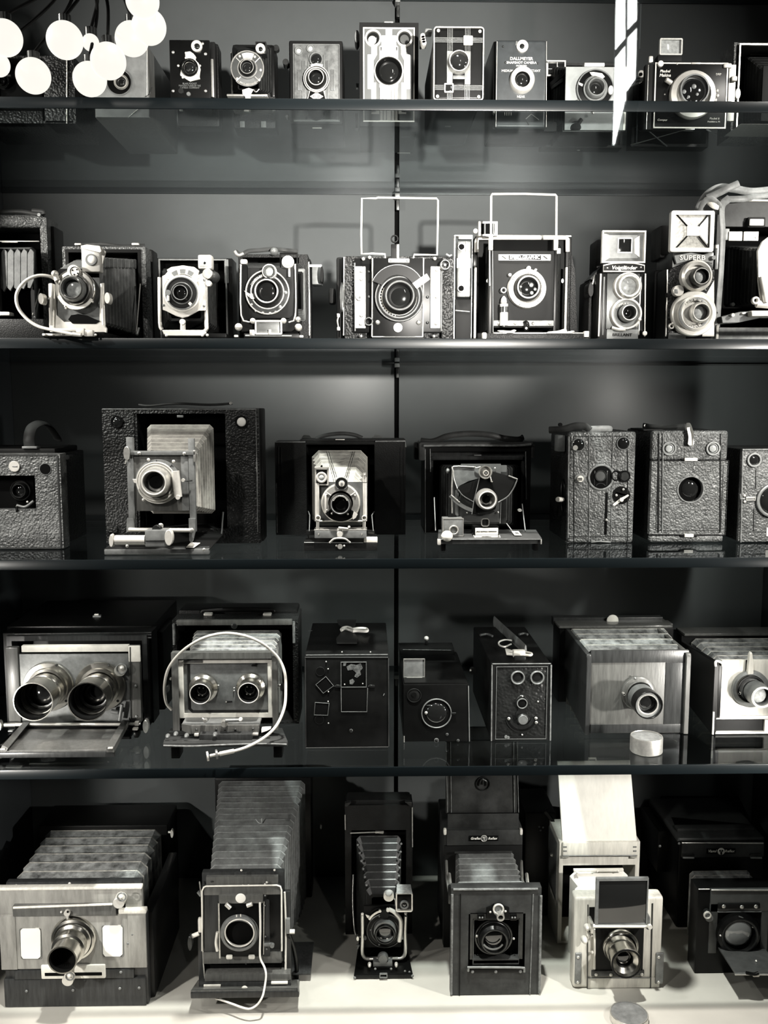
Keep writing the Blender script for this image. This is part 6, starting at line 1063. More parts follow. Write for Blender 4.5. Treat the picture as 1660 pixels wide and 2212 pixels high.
# --- 5a
t = T('bellows_camera', 'big wooden bellows camera with a projecting brass barrel lens and white card squares, bottom left', 'camera', YS(4, 2166), S1, (650, 1925), ZF)
t.b('lower_front', 20, 1150, 1310, None, M.wd, .004, .02, .002); t.b('front_panel', 10, 1140, 1308, 1630, M.wg, -.002, .010, .002, lab='reflective mid wood front panel'); t.b('front_side_band', 0, 1160, 145, 1640, M.wg, -.0035, .004, .001); t.b('right_band', 1150, 1130, 1310, 1620, M.wg, -.0035, .004, .001)
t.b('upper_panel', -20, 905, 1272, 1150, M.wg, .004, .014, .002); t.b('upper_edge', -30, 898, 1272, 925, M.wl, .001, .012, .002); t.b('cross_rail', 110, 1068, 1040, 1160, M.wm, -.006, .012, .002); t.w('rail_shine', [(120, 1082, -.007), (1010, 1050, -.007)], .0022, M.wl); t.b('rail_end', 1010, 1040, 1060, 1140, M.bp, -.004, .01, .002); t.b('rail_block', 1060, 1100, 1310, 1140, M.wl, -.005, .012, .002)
t.b('notch', 1085, 1050, 1124, 1110, M.dk, .002, .004)
for x in (275, 1010): t.f('card_recess', x - 96, 1266 - (26 if x > 500 else 0), x + 96, 1545 - (20 if x > 500 else 0), 4, M.gm, -.003, .002, rad=22); t.g('white_card', [(x - 92, 1290 - (26 if x > 500 else 0)), (x - 72, 1270 - (26 if x > 500 else 0)), (x + 72, 1268 - (26 if x > 500 else 0)), (x + 88, 1290 - (26 if x > 500 else 0)), (x + 88, 1520 - (20 if x > 500 else 0)), (x + 66, 1540 - (20 if x > 500 else 0)), (x - 66, 1540 - (20 if x > 500 else 0)), (x - 86, 1515 - (20 if x > 500 else 0))], M.wh, -.004, .002, lab='white card square')
t.l('lens_flange', 668, 1350, [(205, 0), (203, -.005), (194, -.008), (172, -.010)], M.br, -.002, seg=64)
t.l('lens_barrel', 668, 1350, [(176, -.006), (160, -.012), (162, -.014), (140, -.017), (138, -.032), (146, -.033), (146, -.036), (136, -.037), (126, -.038), (120, -.060), (128, -.062), (128, -.066), (116, -.066), (112, -.04), (110, -.02)], M.br, -.002, seg=64); t.l('inner_tube', 668, 1350, [(115, -.0655), (112, -.035), (0, -.03)], M.dk, -.002, seg=40)
t.disc('pinion_knob', 1092, 984, 50, M.al, .004, .022); t.ring('knob_ring', 1092, 984, 32, 42, M.gm, -.018, .002); t.dome('knob_centre', 1086, 980, 20, M.wh, -.019, .003)
t.b('slotted_plate', 366, 1600, 944, 1722, M.iv, -.006, .006, .004, lab='pale slotted metal plate'); t.b('slot', 400, 1664, 915, 1694, M.dk, -.0065, .002, .002); t.disc('slot_knob', 627, 1696, 50, M.al, -.008, .014); t.ring('slot_knob_ring', 627, 1696, 30, 40, M.gm, -.022, .002); t.dome('knob_pip', 622, 1690, 18, M.wh, -.023, .003); t.w('knob_stem', [(634, 1610, -.01), (634, 1650, -.01)], .0022, M.al)
t.disc('top_eye', 608, 1120, 28, M.al, -.006, .006); t.disc('eye_hole', 608, 1118, 10, M.dk, -.012, .001); t.dome('eye_pin', 552, 1120, 12, M.al, -.006, .003); t.w('eye_stem', [(608, 1140, -.006), (606, 1180, -.006)], .0022, M.al)
t.scr([(238, 1830), (655, 1822), (1075, 1806), (1248, 1800), (1084, 1660), (970, 1096), (1150, 1402), (1188, 1320), (150, 1140)], 14, M.gm, -.002, h=.002); t.scr([(146, 884), (625, 866)], 14, M.al, .02)
t.b('lower_rail', 130, 1640, 1200, 1720, M.wd, -.002, .010, .001); t.b('base_board', 30, 1720, 1305, None, M.wd, -.001, .02, .002); t.b('side_shell', 1280, 1120, 1370, None, M.wx, .02, .22, .004)
t.b('bellows_frame', 60, 850, 1276, 1200, M.wd, .02, .014, .002); t.bel('bellows', (115, 832, 1270, 1700, .035), (430, 385, 1460, 1500, .30), 6, M.bw, .012, .012, lab='shiny creased bellows')
t.b('rear_body', 340, 345, 1500, None, M.wx, .30, .10, .004); pl = t.quad('maker_tag', ((838, 340, .305), (1020, 340, .305), (1048, 294, .36), (880, 294, .36)), M.gm, .001); t.quad('strap_plate', ((1265, 272, .37), (1370, 272, .37), (1390, 218, .42), (1285, 218, .42)), M.dm, .002); t.quad('strap_plate', ((620, 272, .37), (700, 272, .37), (722, 218, .42), (640, 218, .42)), M.wx, .002)
t.disc('side_nut', 1548, 405, 38, M.al, .28, .008, sx=.35); t.w('side_bolt', [(1510, 405, .285), (1545, 405, .285)], .003, M.ni)
# --- 5b
t = T('bellows_camera', 'tall wooden field camera with long grey bellows, empty round flange and a hanging cable', 'camera', YS(4, 2150), S2, (540, 1980), ZF)
t.bel('bellows', (255, 915, 850, 1600, .02), (335, 145, 1065, 1250, .33), 15, M.bg, .006, .008, lab='long grey bellows'); t.b('rear_body', 290, 120, 1110, None, M.wx, .33, .06, .004)
t.b('bellows_frame', 190, 922, 885, 1650, M.wd, .008, .014, .002); t.b('top_rail', 218, 962, 830, 1035, M.wm, .0, .010, .001); t.b('lens_panel', 186, 1035, 858, 1600, M.wd, -.004, .008, .004, lab='dark wood lens panel'); t.w('panel_rim', [(186, 1590, -.006), (184, 1080, -.006), (200, 1048, -.006), (220, 1040, -.006), (820, 1032, -.006), (850, 1042, -.006), (860, 1075, -.006), (862, 1590, -.006)], .0015, M.iv)
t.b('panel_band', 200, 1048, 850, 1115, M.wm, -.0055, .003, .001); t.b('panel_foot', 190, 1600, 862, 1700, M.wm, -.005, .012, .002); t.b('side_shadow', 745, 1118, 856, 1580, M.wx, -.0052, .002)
t.b('lens_board', 322, 1186, 690, 1640, M.bp, -.012, .008, .001, lab='black lens board'); t.b('board_cap', 326, 1118, 700, 1188, M.wm, -.012, .010, .001); t.dome('ivory_badge', 512, 1143, 44, M.wh, -.0125, .0012); t.w('board_line', [(326, 1186, -.013), (336, 1650, -.013)], .0016, M.ni); t.w('board_line', [(672, 1186, -.013), (678, 1640, -.013)], .0012, M.gm)
t.l('flange', 504, 1432, [(164, 0), (162, -.004), (150, -.008), (128, -.009), (124, -.004), (122, 0)], M.gm, -.012, seg=64); t.ring('flange_rim', 504, 1430, 118, 128, M.al, -.018, .004, seg=56); t.disc('lens_hole', 504, 1430, 122, M.dk, -.012, .001, seg=48); t.w('flange_mark', [(478, 1300, -.021), (478, 1285, -.021)], .001, M.iv); t.w('flange_mark', [(512, 1298, -.021), (512, 1280, -.021)], .001, M.iv)
for a, b_ in (((388, 1192), (424, 1226)), ((566, 1206), (610, 1190))): t.w('turn_button', [(*a, -.016), (*b_, -.016)], .0038, M.al)
for x in (414, 604): t.b('lower_clip', x - 28, 1634, x + 28, 1666, M.iv, -.018, .006, .003)
t.w('side_spring', [(316, 1430, -.014), (304, 1520, -.014), (314, 1590, -.014)], .0028, M.iv, sp=4); t.b('side_rail', 694, 1160, 760, 1640, M.wd, -.008, .006, .002); t.w('rail_line', [(710, 1170, -.009), (706, 1620, -.009)], .0009, M.ni); t.w('side_bolt', [(710, 1535, -.016), (775, 1535, -.016)], .0036, M.gm); t.disc('bolt_head', 782, 1535, 18, M.gm, -.018, .006)
t.scr([(518, 905), (800, 903)], 10, M.iv, .006); t.scr([(530, 1034), (580, 1032), (720, 1025), (735, 1008)], 10, M.ni, -.004); t.scr([(262, 1000), (792, 1066), (558, 1700)], 8, M.dm, -.002); t.scr([(716, 1205), (720, 1120), (722, 1468), (734, 1575)], 8, M.gm, -.009)
t.b('left_post', 150, 1330, 200, 1895, M.wd, .0, .010, .001); t.b('right_post', 888, 1090, 938, 1870, M.wd, .002, .010, .001); t.w('post_line', [(162, 1000, .0), (178, 1120, -.002), (184, 1320, -.002), (196, 1700, -.002), (212, 1870, -.002)], .0012, M.ni); t.w('post_line', [(886, 1090, .0), (896, 1360, .0), (894, 1790, .0)], .0018, M.iv)
t.b('left_clamp', 148, 1316, 182, 1440, M.iv, -.004, .008, .003); t.disc('left_wheel', 90, 1496, 64, M.dm, .0, .012, sx=.3); t.w('wheel_shaft', [(100, 1465, -.002), (160, 1440, -.002)], .004, M.iv); t.b('right_clamp', 894, 1320, 934, 1450, M.gm, -.004, .008, .002); t.w('right_bolt', [(930, 1426, -.004), (972, 1426, -.004)], .004, M.iv)
t.w('curved_brace', [(920, 1440, .0), (960, 1560, .02), (985, 1700, .04), (990, 1820, .05)], .004, M.bp, sp=5); t.w('left_catch', [(150, 1088, .0), (176, 1120, .0)], .003, M.gm)
t.b('base_shelf', 205, 1790, 935, 1850, M.wm, -.014, .02, .002); t.b('base_opening', 205, 1700, 900, 1790, M.dk, .006, .006); t.b('base_rail', 155, 1860, 940, 1900, M.wd, -.016, .02, .001); t.b('hinge', 196, 1880, 342, 1896, M.iv, -.018, .006, .001); t.b('hinge', 770, 1860, 912, 1876, M.iv, -.018, .006, .001)
t.quad('base_top', ((88, 1942, -.05), (1008, 1932, -.05), (1015, 1850, .05), (150, 1850, .05)), M.wm, .003); t.b('base_front', 85, 1940, 1010, 1992, M.wd, -.052, .010, .002); t.b('base_foot', 230, 1960, 310, None, M.wx, .03, .04, .002); t.b('base_foot', 780, 1960, 860, None, M.wx, .03, .04, .002); t.w('right_edge', [(1000, 1840, -.05), (1006, 1960, -.05)], .0016, M.gm); t.dome('base_badge', 546, 1912, 28, M.wl, -.03, .002)
t.w('hanging_cable', [(676, 1180, -.02), (680, 1400, -.02), (676, 1600, -.022), (684, 1665, -.03), (715, 1730, -.045), (728, 1800, -.055), (712, 1920, -.065), (692, 1990, -.07), (650, 2050, -.07), (590, 2082, -.07), (520, 2070, -.065), (440, 2040, -.055), (340, 2005, -.045), (300, 1995, -.04)], .0018, M.wh, sp=7, lab='white hanging cable')
t.w('bellows_hook', [(640, 470, .14), (665, 500, .135), (690, 505, .132), (690, 465, .135)], .0011, M.gm, sp=4); t.w('bellows_hook_end', [(700, 505, .135), (728, 460, .14)], .0011, M.dm); t.disc('far_stud', 1196, 525, 22, M.gm, .33, .006, sx=.35)
t.b('far_base', 900, 1780, 1110, 1800, M.wd, .04, .10, .002)
# --- 5c
t = T('folding_camera', 'slim upright black folding camera with ribbed bellows and a nickel U frame, bottom row', 'camera', YS(4, 2116) + .046, S3, (550, 1800), ZF)
t.f('body', 195, 170, 830, None, (60, 245, 60, 20), M.blk, .10, .05, bev=.008); t.b('body_back', 205, 200, 820, None, M.dk, .145, .012); t.b('top_cover', 210, 118, 815, 190, M.blk, .105, .04, .006); 
for x in (228, 795): t.g('corner_lug', [(x - 36, 185), (x - 30, 150), (x + 26, 140), (x + 24, 155), (x - 10, 190)] if x < 500 else [(x + 30, 180), (x + 26, 140), (x - 38, 138), (x - 30, 150), (x + 10, 182)], M.dm, .095, .01, bev=.001)
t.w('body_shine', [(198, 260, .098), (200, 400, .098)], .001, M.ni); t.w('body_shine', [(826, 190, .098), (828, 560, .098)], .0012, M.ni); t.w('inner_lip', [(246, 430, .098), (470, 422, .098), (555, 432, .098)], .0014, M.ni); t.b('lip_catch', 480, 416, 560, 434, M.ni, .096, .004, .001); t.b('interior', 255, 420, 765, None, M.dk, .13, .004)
t.bel('bellows', (410, 1000, 700, 1480, .0), (305, 455, 722, 1500, .11), 8, M.bb, .008, .007)
for i in range(6):
    f_ = i / 5; xx0 = 318 + 80 * f_; yy = 540 + 375 * f_; xx1 = 722 - 26 * f_; t.dome('fold_corner', xx0, yy, 12, M.gm, .095 - .085 * f_, .003); t.dome('fold_corner', xx1, yy - 10, 12, M.gm, .095 - .085 * f_, .003)
t.b('lens_board', 370, 1110, 720, 1500, M.bm, -.002, .006, .002); t.lens(570, 1325, 172, 88, -.004, .020, sm=M.bp, rm=M.dm); t.arc('shutter_top', 570, 1325, 130, 205, 40, 130, M.bp, -.006, .003); t.arc('bright_arc', 570, 1325, 160, 178, 95, 150, M.ni, -.0105, .0015); t.ring('lens_ring', 570, 1325, 84, 104, M.gm, -.010, .012)
t.w('air_cylinder', [(606, 1140, -.014), (660, 1170, -.014), (715, 1240, -.014), (716, 1340, -.014), (704, 1440, -.014)], .0040, M.al, sp=5, seg=12, lab='bright curved air cylinder'); t.disc('top_hub', 566, 1176, 44, M.bm, -.010, .006); t.disc('hub_stud', 598, 1138, 16, M.al, -.012, .006); t.disc('hub_stud', 524, 1150, 14, M.ni, -.012, .004); t.g('pointer', [(388, 1190), (430, 1205), (428, 1240), (400, 1215)], M.ni, -.008, .002)
t.scr([(534, 1412), (594, 1418)], 12, M.al, -.016); t.scr([(438, 1335), (518, 1472), (520, 1210)], 9, M.gm, -.010)
t.w('u_frame', [(360, 1195, -.006), (362, 1400, -.006), (360, 1530, -.006), (372, 1580, -.006), (410, 1604, -.006), (500, 1600, -.006), (600, 1598, -.006), (710, 1600, -.006), (752, 1570, -.006), (762, 1500, -.006), (758, 1350, -.006), (764, 1205, -.006)], .0034, M.ni, sp=5, seg=10); t.scr([(360, 1185), (764, 1180)], 15, M.al, -.006, h=.004)
fb = t.b('finder_box', 680, 1005, 826, 1150, M.bp, -.028, .025, .004, lab='box finder with bright rims'); t.f('finder_rim', 672, 990, 830, 1168, 12, M.ni, -.029, .006, fb, rad=20); t.quad('finder_top', ((678, 1000, -.03), (826, 1000, -.03), (812, 918, .005), (680, 918, .005)), M.gw, .002, fb); t.ring('finder_eye_ring', 752, 1094, 26, 42, M.gm, -.028, .004, fb); t.dome('finder_eye', 752, 1092, 26, M.gl, -.028, .004, fb); t.b('finder_base', 682, 1142, 824, 1172, M.ni, -.030, .02, .003)
t.disc('level_disc', 606, 1004, 50, M.al, -.010, .008); t.dome('level_glass', 606, 990, 34, M.gw, -.018, .004); t.w('level_stem', [(580, 1044, -.012), (660, 1042, -.012), (672, 1100, -.014), (690, 1160, -.018)], .0014, M.ni, sp=3)
t.l('focus_wheel', 552, 1580, [(48, 0), (50, -.006), (40, -.010), (0, -.010)], M.gm, -.020); t.b('focus_block', 510, 1590, 594, 1634, M.al, -.026, .012, .002); t.b('slide_plate', 460, 1636, 640, 1680, M.gm, -.028, .016, .001); t.dome('side_knob', 426, 1654, 24, M.al, -.03, .008, sx=.7); t.dome('side_knob', 676, 1654, 24, M.al, -.03, .008, sx=.7); t.b('slide_block', 470, 1680, 650, 1760, M.bp, -.03, .016, .002); t.w('wheel_bar', [(430, 1606, -.01), (510, 1602, -.014)], .003, M.ni); t.w('wheel_bar', [(594, 1600, -.014), (690, 1602, -.01)], .003, M.ni)
t.quad('bed', ((282, 1760, -.045), (830, 1750, -.045), (760, 1690, .08), (330, 1690, .08)), M.bp, .002); t.b('bed_front', 280, 1756, 832, None, M.blk, -.046, .012, .004); t.f('bed_catch', 520, 1746, 594, 1786, 8, M.gm, -.050, .004, rad=8); t.scr([(288, 1782), (828, 1764)], 14, M.gm, -.046); t.scr([(758, 1720), (800, 1728), (480, 1698), (628, 1698)], 12, M.gm, -.04)
t.w('left_rod', [(275, 820, .09), (270, 1050, .06), (280, 1280, .03), (300, 1385, .02), (340, 1398, .0), (390, 1395, -.004)], .0016, M.ni, sp=5); t.disc('rod_nut', 316, 1400, 24, M.ni, .0, .006, sx=.5); t.disc('rod_nut', 386, 1394, 22, M.dm, -.006, .006, sx=.6); t.w('left_catch', [(305, 1478, .0), (328, 1476, .0), (312, 1510, .0)], .002, M.gm)
# --- 5d
t = T('reflex_camera', 'dark leather reflex camera with its hood panel raised, a round emblem on the panel', 'camera', YS(4, 2153), S4, (515, 2000), ZF)
t.f('front', 165, 1150, 870, None, (150, 205, 140, 300), M.slea, 0, .018, bev=.004, lab='worn leather front standard'); t.w('pale_edge_strip', [(172, 1200, -.001), (164, 1980, -.001)], .0022, M.edge); t.w('pale_edge_strip', [(866, 1210, -.001), (852, 1970, -.001)], .0024, M.edge); t.w('pale_edge_strip', [(180, 1162, -.001), (840, 1158, -.001)], .0022, M.edge)
t.w('strip_seam', [(236, 1200, -.001), (228, 1990, -.001)], .0010, M.bp); t.w('strip_seam', [(805, 1200, -.001), (778, 1990, -.001)], .0010, M.edge); t.b('front_back', 170, 1160, 865, None, M.bm, .018, .02, .003)
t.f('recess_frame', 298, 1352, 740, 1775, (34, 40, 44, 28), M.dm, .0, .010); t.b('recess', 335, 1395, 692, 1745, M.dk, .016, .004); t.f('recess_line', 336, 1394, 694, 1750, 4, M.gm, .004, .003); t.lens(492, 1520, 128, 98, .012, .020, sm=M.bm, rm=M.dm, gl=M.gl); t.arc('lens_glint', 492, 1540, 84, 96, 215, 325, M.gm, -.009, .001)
t.b('lower_ledge', 335, 1712, 694, 1742, M.gm, .0, .008, .001); t.scr([(428, 1738), (515, 1736), (588, 1736), (364, 1526), (652, 1546)], 10, M.ni, .002); t.w('bottom_rail', [(296, 1800, -.004), (300, 1775, -.004), (325, 1770, -.004), (700, 1772, -.004), (732, 1784, -.004), (734, 1805, -.004)], .0022, M.gm, sp=3); t.b('rail_bar', 300, 1782, 732, 1812, M.bp, -.003, .004, .003); t.scr([(330, 1805), (512, 1805), (704, 1803)], 13, M.gm, -.003)
t.g('top_bracket', [(436, 1390), (440, 1306), (480, 1300), (500, 1275), (562, 1275), (580, 1300), (618, 1306), (614, 1388)], M.bp, -.004, .004, bev=.0008); t.disc('pinion', 532, 1312, 44, M.gm, -.008, .008); t.ring('pinion_ring', 532, 1312, 32, 44, M.al, -.015, .003); t.l('eye_tube', 538, 1334, [(34, 0), (30, -.020), (20, -.020), (16, -.008)], M.ni, -.008); t.disc('eye_hole', 538, 1336, 15, M.dk, -.016, .001); t.scr([(470, 1338), (588, 1332)], 9, M.al, -.005)
for x in (396, 650): t.b('hinge_lug', x - 26, 1358, x + 28, 1408, M.bp, -.005, .006, .002); t.scr([(x - 10, 1382), (x + 12, 1382)], 8, M.gm, -.005)
t.bel('bellows', (200, 1148, 745, 1900, .02), (195, 872, 645, 1700, .14), 6, M.bg, .006, .005); t.b('bellows_line', 190, 868, 640, 880, M.slea, .135, .004, .001)
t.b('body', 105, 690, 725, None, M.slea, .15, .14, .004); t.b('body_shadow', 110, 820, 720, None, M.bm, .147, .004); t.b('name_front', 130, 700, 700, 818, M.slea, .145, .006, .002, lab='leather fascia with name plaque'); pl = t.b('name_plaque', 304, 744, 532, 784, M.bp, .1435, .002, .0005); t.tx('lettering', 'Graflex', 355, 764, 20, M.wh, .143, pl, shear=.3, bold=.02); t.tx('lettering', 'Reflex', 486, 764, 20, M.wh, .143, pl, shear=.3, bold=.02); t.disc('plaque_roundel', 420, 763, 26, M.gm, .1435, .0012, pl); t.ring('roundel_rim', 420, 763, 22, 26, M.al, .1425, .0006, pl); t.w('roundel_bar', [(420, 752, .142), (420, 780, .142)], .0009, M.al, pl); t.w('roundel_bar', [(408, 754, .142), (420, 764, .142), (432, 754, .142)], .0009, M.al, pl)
for x in (116, 712): t.b('body_corner', x - 12, 695, x + 12, 740, M.iv, .143, .01, .003)
t.b('hood_lower', 135, 570, 692, 690, M.slea, .156, .006, .002); hp = t.b('hood_panel', 122, 0, 686, 566, M.slea, .160, .006, .002, lab='raised leather hood panel'); t.b('hood_top', 120, -105, 684, 96, M.slea, .168, .006, .002)
t.w('hood_seam', [(136, 568, .158), (690, 566, .158)], .0014, M.dk); t.w('hood_seam', [(124, 100, .1665), (684, 98, .1665)], .001, M.dk); 
for x0, x1 in ((124, 134), (160, 164), (650, 658), (678, 690)): t.w('hood_edge', [(x0 - 2, 10, .1585), (x1, 560, .1585)], .0009, M.edge)
t.ring('emblem', 412, 332, 48, 57, M.dm, .160, .003); t.w('emblem_stroke', [(380, 350, .1585), (392, 310, .1585), (412, 300, .1585), (412, 340, .1585)], .0022, M.dm, sp=3); t.w('emblem_stroke', [(418, 305, .1585), (440, 320, .1585), (438, 352, .1585)], .0022, M.dm, sp=3)
for xs in ((125, 150, 0), (712, 755, 1)): t.w('strut', [(xs[0], 940, .13), (xs[0] + 6, 1080, .05), (xs[1] + 2, 1210, .02)], .0026, M.ni); t.w('strut', [(xs[1] - 2, 1040, .06), (xs[1] + 10, 1150, .02)], .003, M.ni)
t.b('side_hook', 140, 1140, 180, 1280, M.dm, .015, .01, .003)
# --- 5e
t = T('reflex_camera', 'pale wooden reflex camera with bright raised hood and a dark framed glass flap', 'camera', YS(4, 2141), S5, (650, 1950), ZF)
t.b('front', 300, 1222, 992, None, M.wl, 0, .030, .006, seg=3, lab='pale wooden front standard'); t.w('front_seam', [(400, 1280, -.0006), (395, 1945, -.0006)], .0010, M.dm); t.w('front_seam', [(905, 1270, -.0006), (888, 1940, -.0006)], .0013, M.dm); t.b('front_lower', 400, 1850, 960, None, M.wl, -.001, .004, .001); t.w('lower_seam', [(400, 1852, -.0015), (890, 1850, -.0015)], .0008, M.gm)
for x, y0, y1 in ((326, 1660, 1900), (956, 1660, 1900)): t.b('metal_strap', x - 26, y0, x + (24 if x < 500 else 36), y1, M.gm, -.003, .004, .006, seg=3); t.scr([(x - 2, 1690), (x - 4, 1885)], 12, M.ni, -.003)
t.b('dark_slot', 408, 1300, 470, 1500, M.bp, -.001, .003); t.b('lens_board', 462, 1460, 834, 1790, M.bm, -.002, .004, .001); t.w('board_edge', [(450, 1470, -.003), (452, 1780, -.003)], .0022, M.iv)
t.b('lower_bar', 428, 1795, 842, 1840, M.dm, -.004, .004, .002); t.scr([(464, 1826), (580, 1828), (822, 1824)], 13, M.al, -.004)
t.l('lens_flange', 652, 1600, [(142, 0), (140, -.005), (132, -.008), (116, -.010)], M.br, -.002, seg=56); t.l('lens_barrel', 640, 1606, [(122, -.004), (114, -.020), (106, -.023), (104, -.038), (114, -.041), (116, -.050), (104, -.052), (96, -.046), (66, -.040), (64, -.02)], M.br, -.002, seg=56); t.l('inner_hood', 640, 1606, [(105, -.0525), (94, -.042), (62, -.036), (60, -.03)], M.bp, -.002, seg=48); t.dome('lens_glass', 640, 1606, 62, M.gl, -.002, .005, off=-.032); t.ring('front_rim', 640, 1606, 104, 117, M.bp, -.002, .0015, off=-.0515)
fl = t.b('glass_flap', 478, 1092, 862, 1438, M.gl, -.034, .003, .0005, lab='dark glass flap'); t.f('flap_frame', 462, 1074, 870, 1442, (22, 22, 10, 8), M.gm, -.036, .006); t.w('flap_rod', [(440, 1446, -.034), (890, 1446, -.034)], .0034, M.iv); t.b('rod_bracket', 862, 1380, 890, 1480, M.gm, -.030, .028, .003); t.disc('bracket_screw', 880, 1445, 18, M.al, -.038, .005); t.b('rod_bracket', 424, 1430, 450, 1510, M.ni, -.030, .028, .003)
t.dome('winder_ball', 390, 1448, 24, M.al, -.012, .012); t.w('winder_arm', [(388, 1450, -.012), (398, 1500, -.014), (402, 1540, -.014), (370, 1548, -.014)], .003, M.ni, sp=4); t.dome('winder_ball', 368, 1544, 27, M.al, -.014, .014); t.w('winder_arc', [(386, 1475, -.012), (408, 1520, -.012), (395, 1565, -.012)], .0025, M.ni, sp=4); t.dome('small_stud', 424, 1508, 16, M.al, -.006, .008); t.dome('small_stud', 432, 1650, 12, M.iv, -.004, .004)
t.bel('bellows', (330, 1225, 760, 1850, .035), (250, 1015, 700, 1750, .115), 2, mat('white_bellows_leather', (.72, .70, .65), .5, var=.1), .016, .010, lab='pale bellows'); t.b('bellows_board', 290, 1005, 680, 1024, M.iv, .10, .006, .001); t.scr([(316, 1028), (474, 1020), (636, 1018)], 9, M.iv, .10)
t.f('body', 180, 790, 808, None, (30, 190, 32, 20), M.wl, .14, .10, bev=.003, lab='pale wooden body'); t.b('body_back', 185, 800, 800, None, M.dk, .225, .02); t.b('body_side', 150, 800, 186, 1250, M.gm, .16, .10, .003)
t.b('front_rail', 204, 795, 784, 900, M.wl, .136, .006, .002); t.w('rail_seam', [(204, 898, .135), (784, 896, .135)], .0012, M.gm)
for x in (222, 766):
    for y in (830, 862): t.b('finger_joint', x - 14, y - 5, x + 14, y + 5, M.gm, .1355, .002, .0002)
for x in (228, 758): t.b('joint_plate', x - 26, 900, x + 24, 918, M.ni, .135, .003, .001)
hb = t.quad('hood_panel', ((196, 785, .15), (776, 782, .15), (722, 150, .19), (158, 158, .19)), mat('bleached_wood', (.78, .76, .70), .45, bump=.1, scale=60, var=.06, vscale=18, stretch=(8, 8, 1)), .006, lab='bright raised hood panel'); t.quad('inset_board', ((302, 778, .1485), (668, 776, .1485), (620, 262, .181), (272, 268, .181)), M.wl, .003); t.scr([(268, 286), (616, 282)], 11, M.gm, .178)
t.quad('top_band', ((158, 192, .1865), (722, 190, .1865), (718, 156, .189), (158, 162, .189)), M.wl, .003); t.w('top_loop', [(405, 160, .188), (405, 138, .188), (462, 138, .188), (462, 158, .188)], .0022, M.iv)
for x, y in ((118, 884), (130, 1152)): t.disc('side_stud', x, y, 10, M.ni, .2, .006, sx=1.6)
# --- 5f
t = T('reflex_camera', 'large black reflex camera with its lens flap lowered, at the bottom right edge', 'camera', YS(4, 2112), S6, (850, 1800), ZF)
t.b('front', 515, 1040, 1300, None, M.bp, .0, .04, .003); t.b('front_face', 625, 1045, 1300, 1240, M.gr, -.003, .006, .001); t.w('face_line', [(630, 1052, -.004), (1200, 1052, -.004)], .0016, M.ni); t.w('corner_line', [(520, 1044, -.001), (615, 1044, -.001)], .0012, M.ni); t.b('inner_post', 612, 1170, 682, 1600, M.gr, -.003, .006, .001); t.b('inner_post', 1060, 1240, 1120, 1600, M.gr, -.003, .006, .001)
t.b('hinge_bar', 690, 1172, 1056, 1216, M.bm, -.006, .006, .002); t.scr([(740, 1195), (896, 1200), (1018, 1196)], 18, M.ni, -.006); t.b('recess', 682, 1240, 1060, 1570, M.dk, -.0005, .001); t.w('recess_line', [(682, 1242, -.003), (1062, 1238, -.003)], .0014, M.gm)
t.lens(850, 1410, 0, 150, -.0, .016, rm=M.dm, bm_=M.bp, gl=M.gl); t.dome('big_lens', 850, 1408, 130, mat('bright_lens_glass', .22, .04, coat=1, spec=1), -.008, .012, seg=44); t.dome('lens_pin', 992, 1366, 12, M.al, -.012, .004); t.dome('lens_pin', 708, 1440, 12, M.al, -.012, .004); t.w('lens_wire', [(870, 1280, -.014), (940, 1310, -.014), (985, 1360, -.014)], .0012, M.gm, sp=4)
t.quad('lens_flap', ((835, 1782, -.085), (1250, 1782, -.085), (1100, 1575, -.004), (690, 1560, -.004)), M.gr, .003, lab='lowered grey lens flap'); t.w('flap_edge', [(835, 1782, -.087), (1250, 1784, -.087)], .0016, M.ni); t.w('flap_catch', [(930, 1768, -.088), (1000, 1780, -.09), (1040, 1770, -.09)], .003, M.bp, sp=3); t.b('flap_tab', 995, 1786, 1050, 1806, M.iv, -.09, .006, .001); t.dome('flap_pip', 1018, 1664, 8, M.iv, -.05, .003)
t.disc('side_knob', 595, 1266, 34, M.gm, -.002, .012); t.ring('knob_rim', 595, 1266, 22, 34, M.al, -.0135, .003); t.disc('knob_back', 586, 1240, 32, M.dm, .0, .008)
t.bel('bellows', (510, 1035, 1050, 1560, .03), (430, 885, 950, 1480, .13), 4, M.bw, .008, .006)
t.b('body', 352, 640, 1100, None, M.bp, .15, .20, .005); t.b('name_front', 375, 645, 1090, 772, M.slea, .147, .006, .003); t.w('body_line', [(375, 644, .146), (1080, 646, .146)], .0018, M.ni); t.b('body_top_round', 340, 600, 1095, 646, M.gr, .158, .19, .014, seg=4)
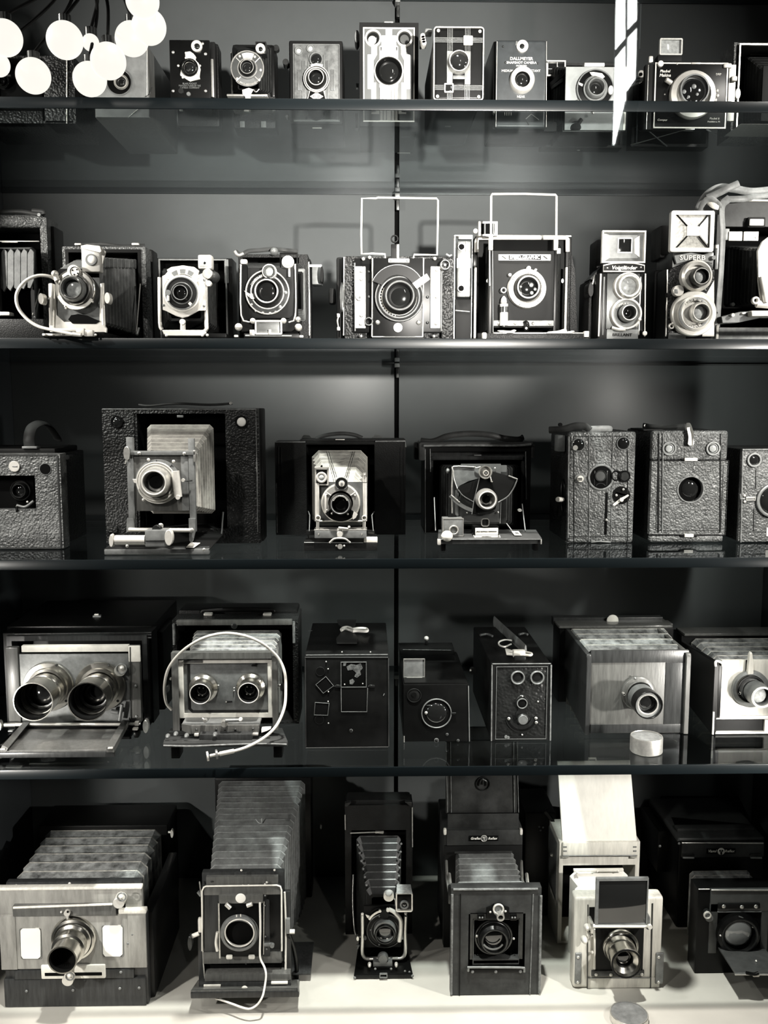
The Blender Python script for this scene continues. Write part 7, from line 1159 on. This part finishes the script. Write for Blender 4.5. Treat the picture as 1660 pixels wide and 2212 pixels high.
t.quad('hood_slope', ((335, 545, .19), (1010, 545, .19), (830, 180, .42), (160, 178, .42)), M.bp, .004, lab='folded hood sloping back'); t.b('hood_lip', 335, 518, 1010, 552, M.gr, .185, .02, .004)
pl = t.b('name_plaque', 590, 694, 840, 738, M.bp, .1455, .002, .0005); t.tx('lettering', 'Vaxel', 638, 716, 24, M.iv, .145, pl, shear=.3); t.tx('lettering', 'Reflex', 788, 716, 24, M.iv, .145, pl, shear=.3); t.disc('plaque_roundel', 716, 717, 31, M.iv, .1455, .0012, pl); 
for dx in (-10, 10): t.disc('roundel_hole', 716 + dx, 712, 8, M.bp, .1442, .0004, pl)
t.w('roundel_stem', [(716, 720, .144), (716, 742, .144)], .0018, M.bp, pl)
for x in (432, 1018): t.b('hinge', x - 50, 744, x + 50, 756, M.dm, .144, .004, .001); t.w('hinge_pin', [(x - 48, 772, .142), (x + 48, 774, .142)], .0022, M.gm)
t.scr([(186, 672), (352, 650)], 12, M.gm, .15); t.b('side_rail', 165, 545, 350, 900, M.bp, .22, .12, .003)
# --- dark camera in the shadow behind the pale one
t = T('bellows_camera', 'dark camera in deep shadow behind the two raised-hood cameras, only small metal studs glinting', 'camera', .40, S5, (60, 1650), ZF)
t.b('body', -90, 560, 150, None, M.wx, 0, .12, .004); t.quad('slanted_lid', ((55, 560, -.01), (165, 700, -.01), (175, 530, .05), (80, 520, .05)), M.wx, .006)
t.w('stud', [(100, 884, -.01), (135, 884, -.01)], .0022, M.ni); t.w('stud', [(104, 1152, -.01), (160, 1152, -.01)], .0018, M.ni); t.scr([(92, 1452), (122, 1436)], 9, M.ni, -.001); t.scr([(20, 672), (50, 676), (30, 700)], 8, M.gm, -.001)
# --- lens cap lying at the front
c = onz(1160 + 720 * .2768, 1600 + 2180 * .2768, ZF)
rr = (P(1403, 2190, c.y) - P(1322, 2190, c.y)).x / 2
tin('lens_cap', 'round leather lens cap lying on the pale cabinet base at the bottom right', c.x, c.y, ZF, rr, .014, M.ni, mat('dark_cap_leather', .16, .5, bump=.4, scale=300, var=.4, vscale=50), 'lens cap')
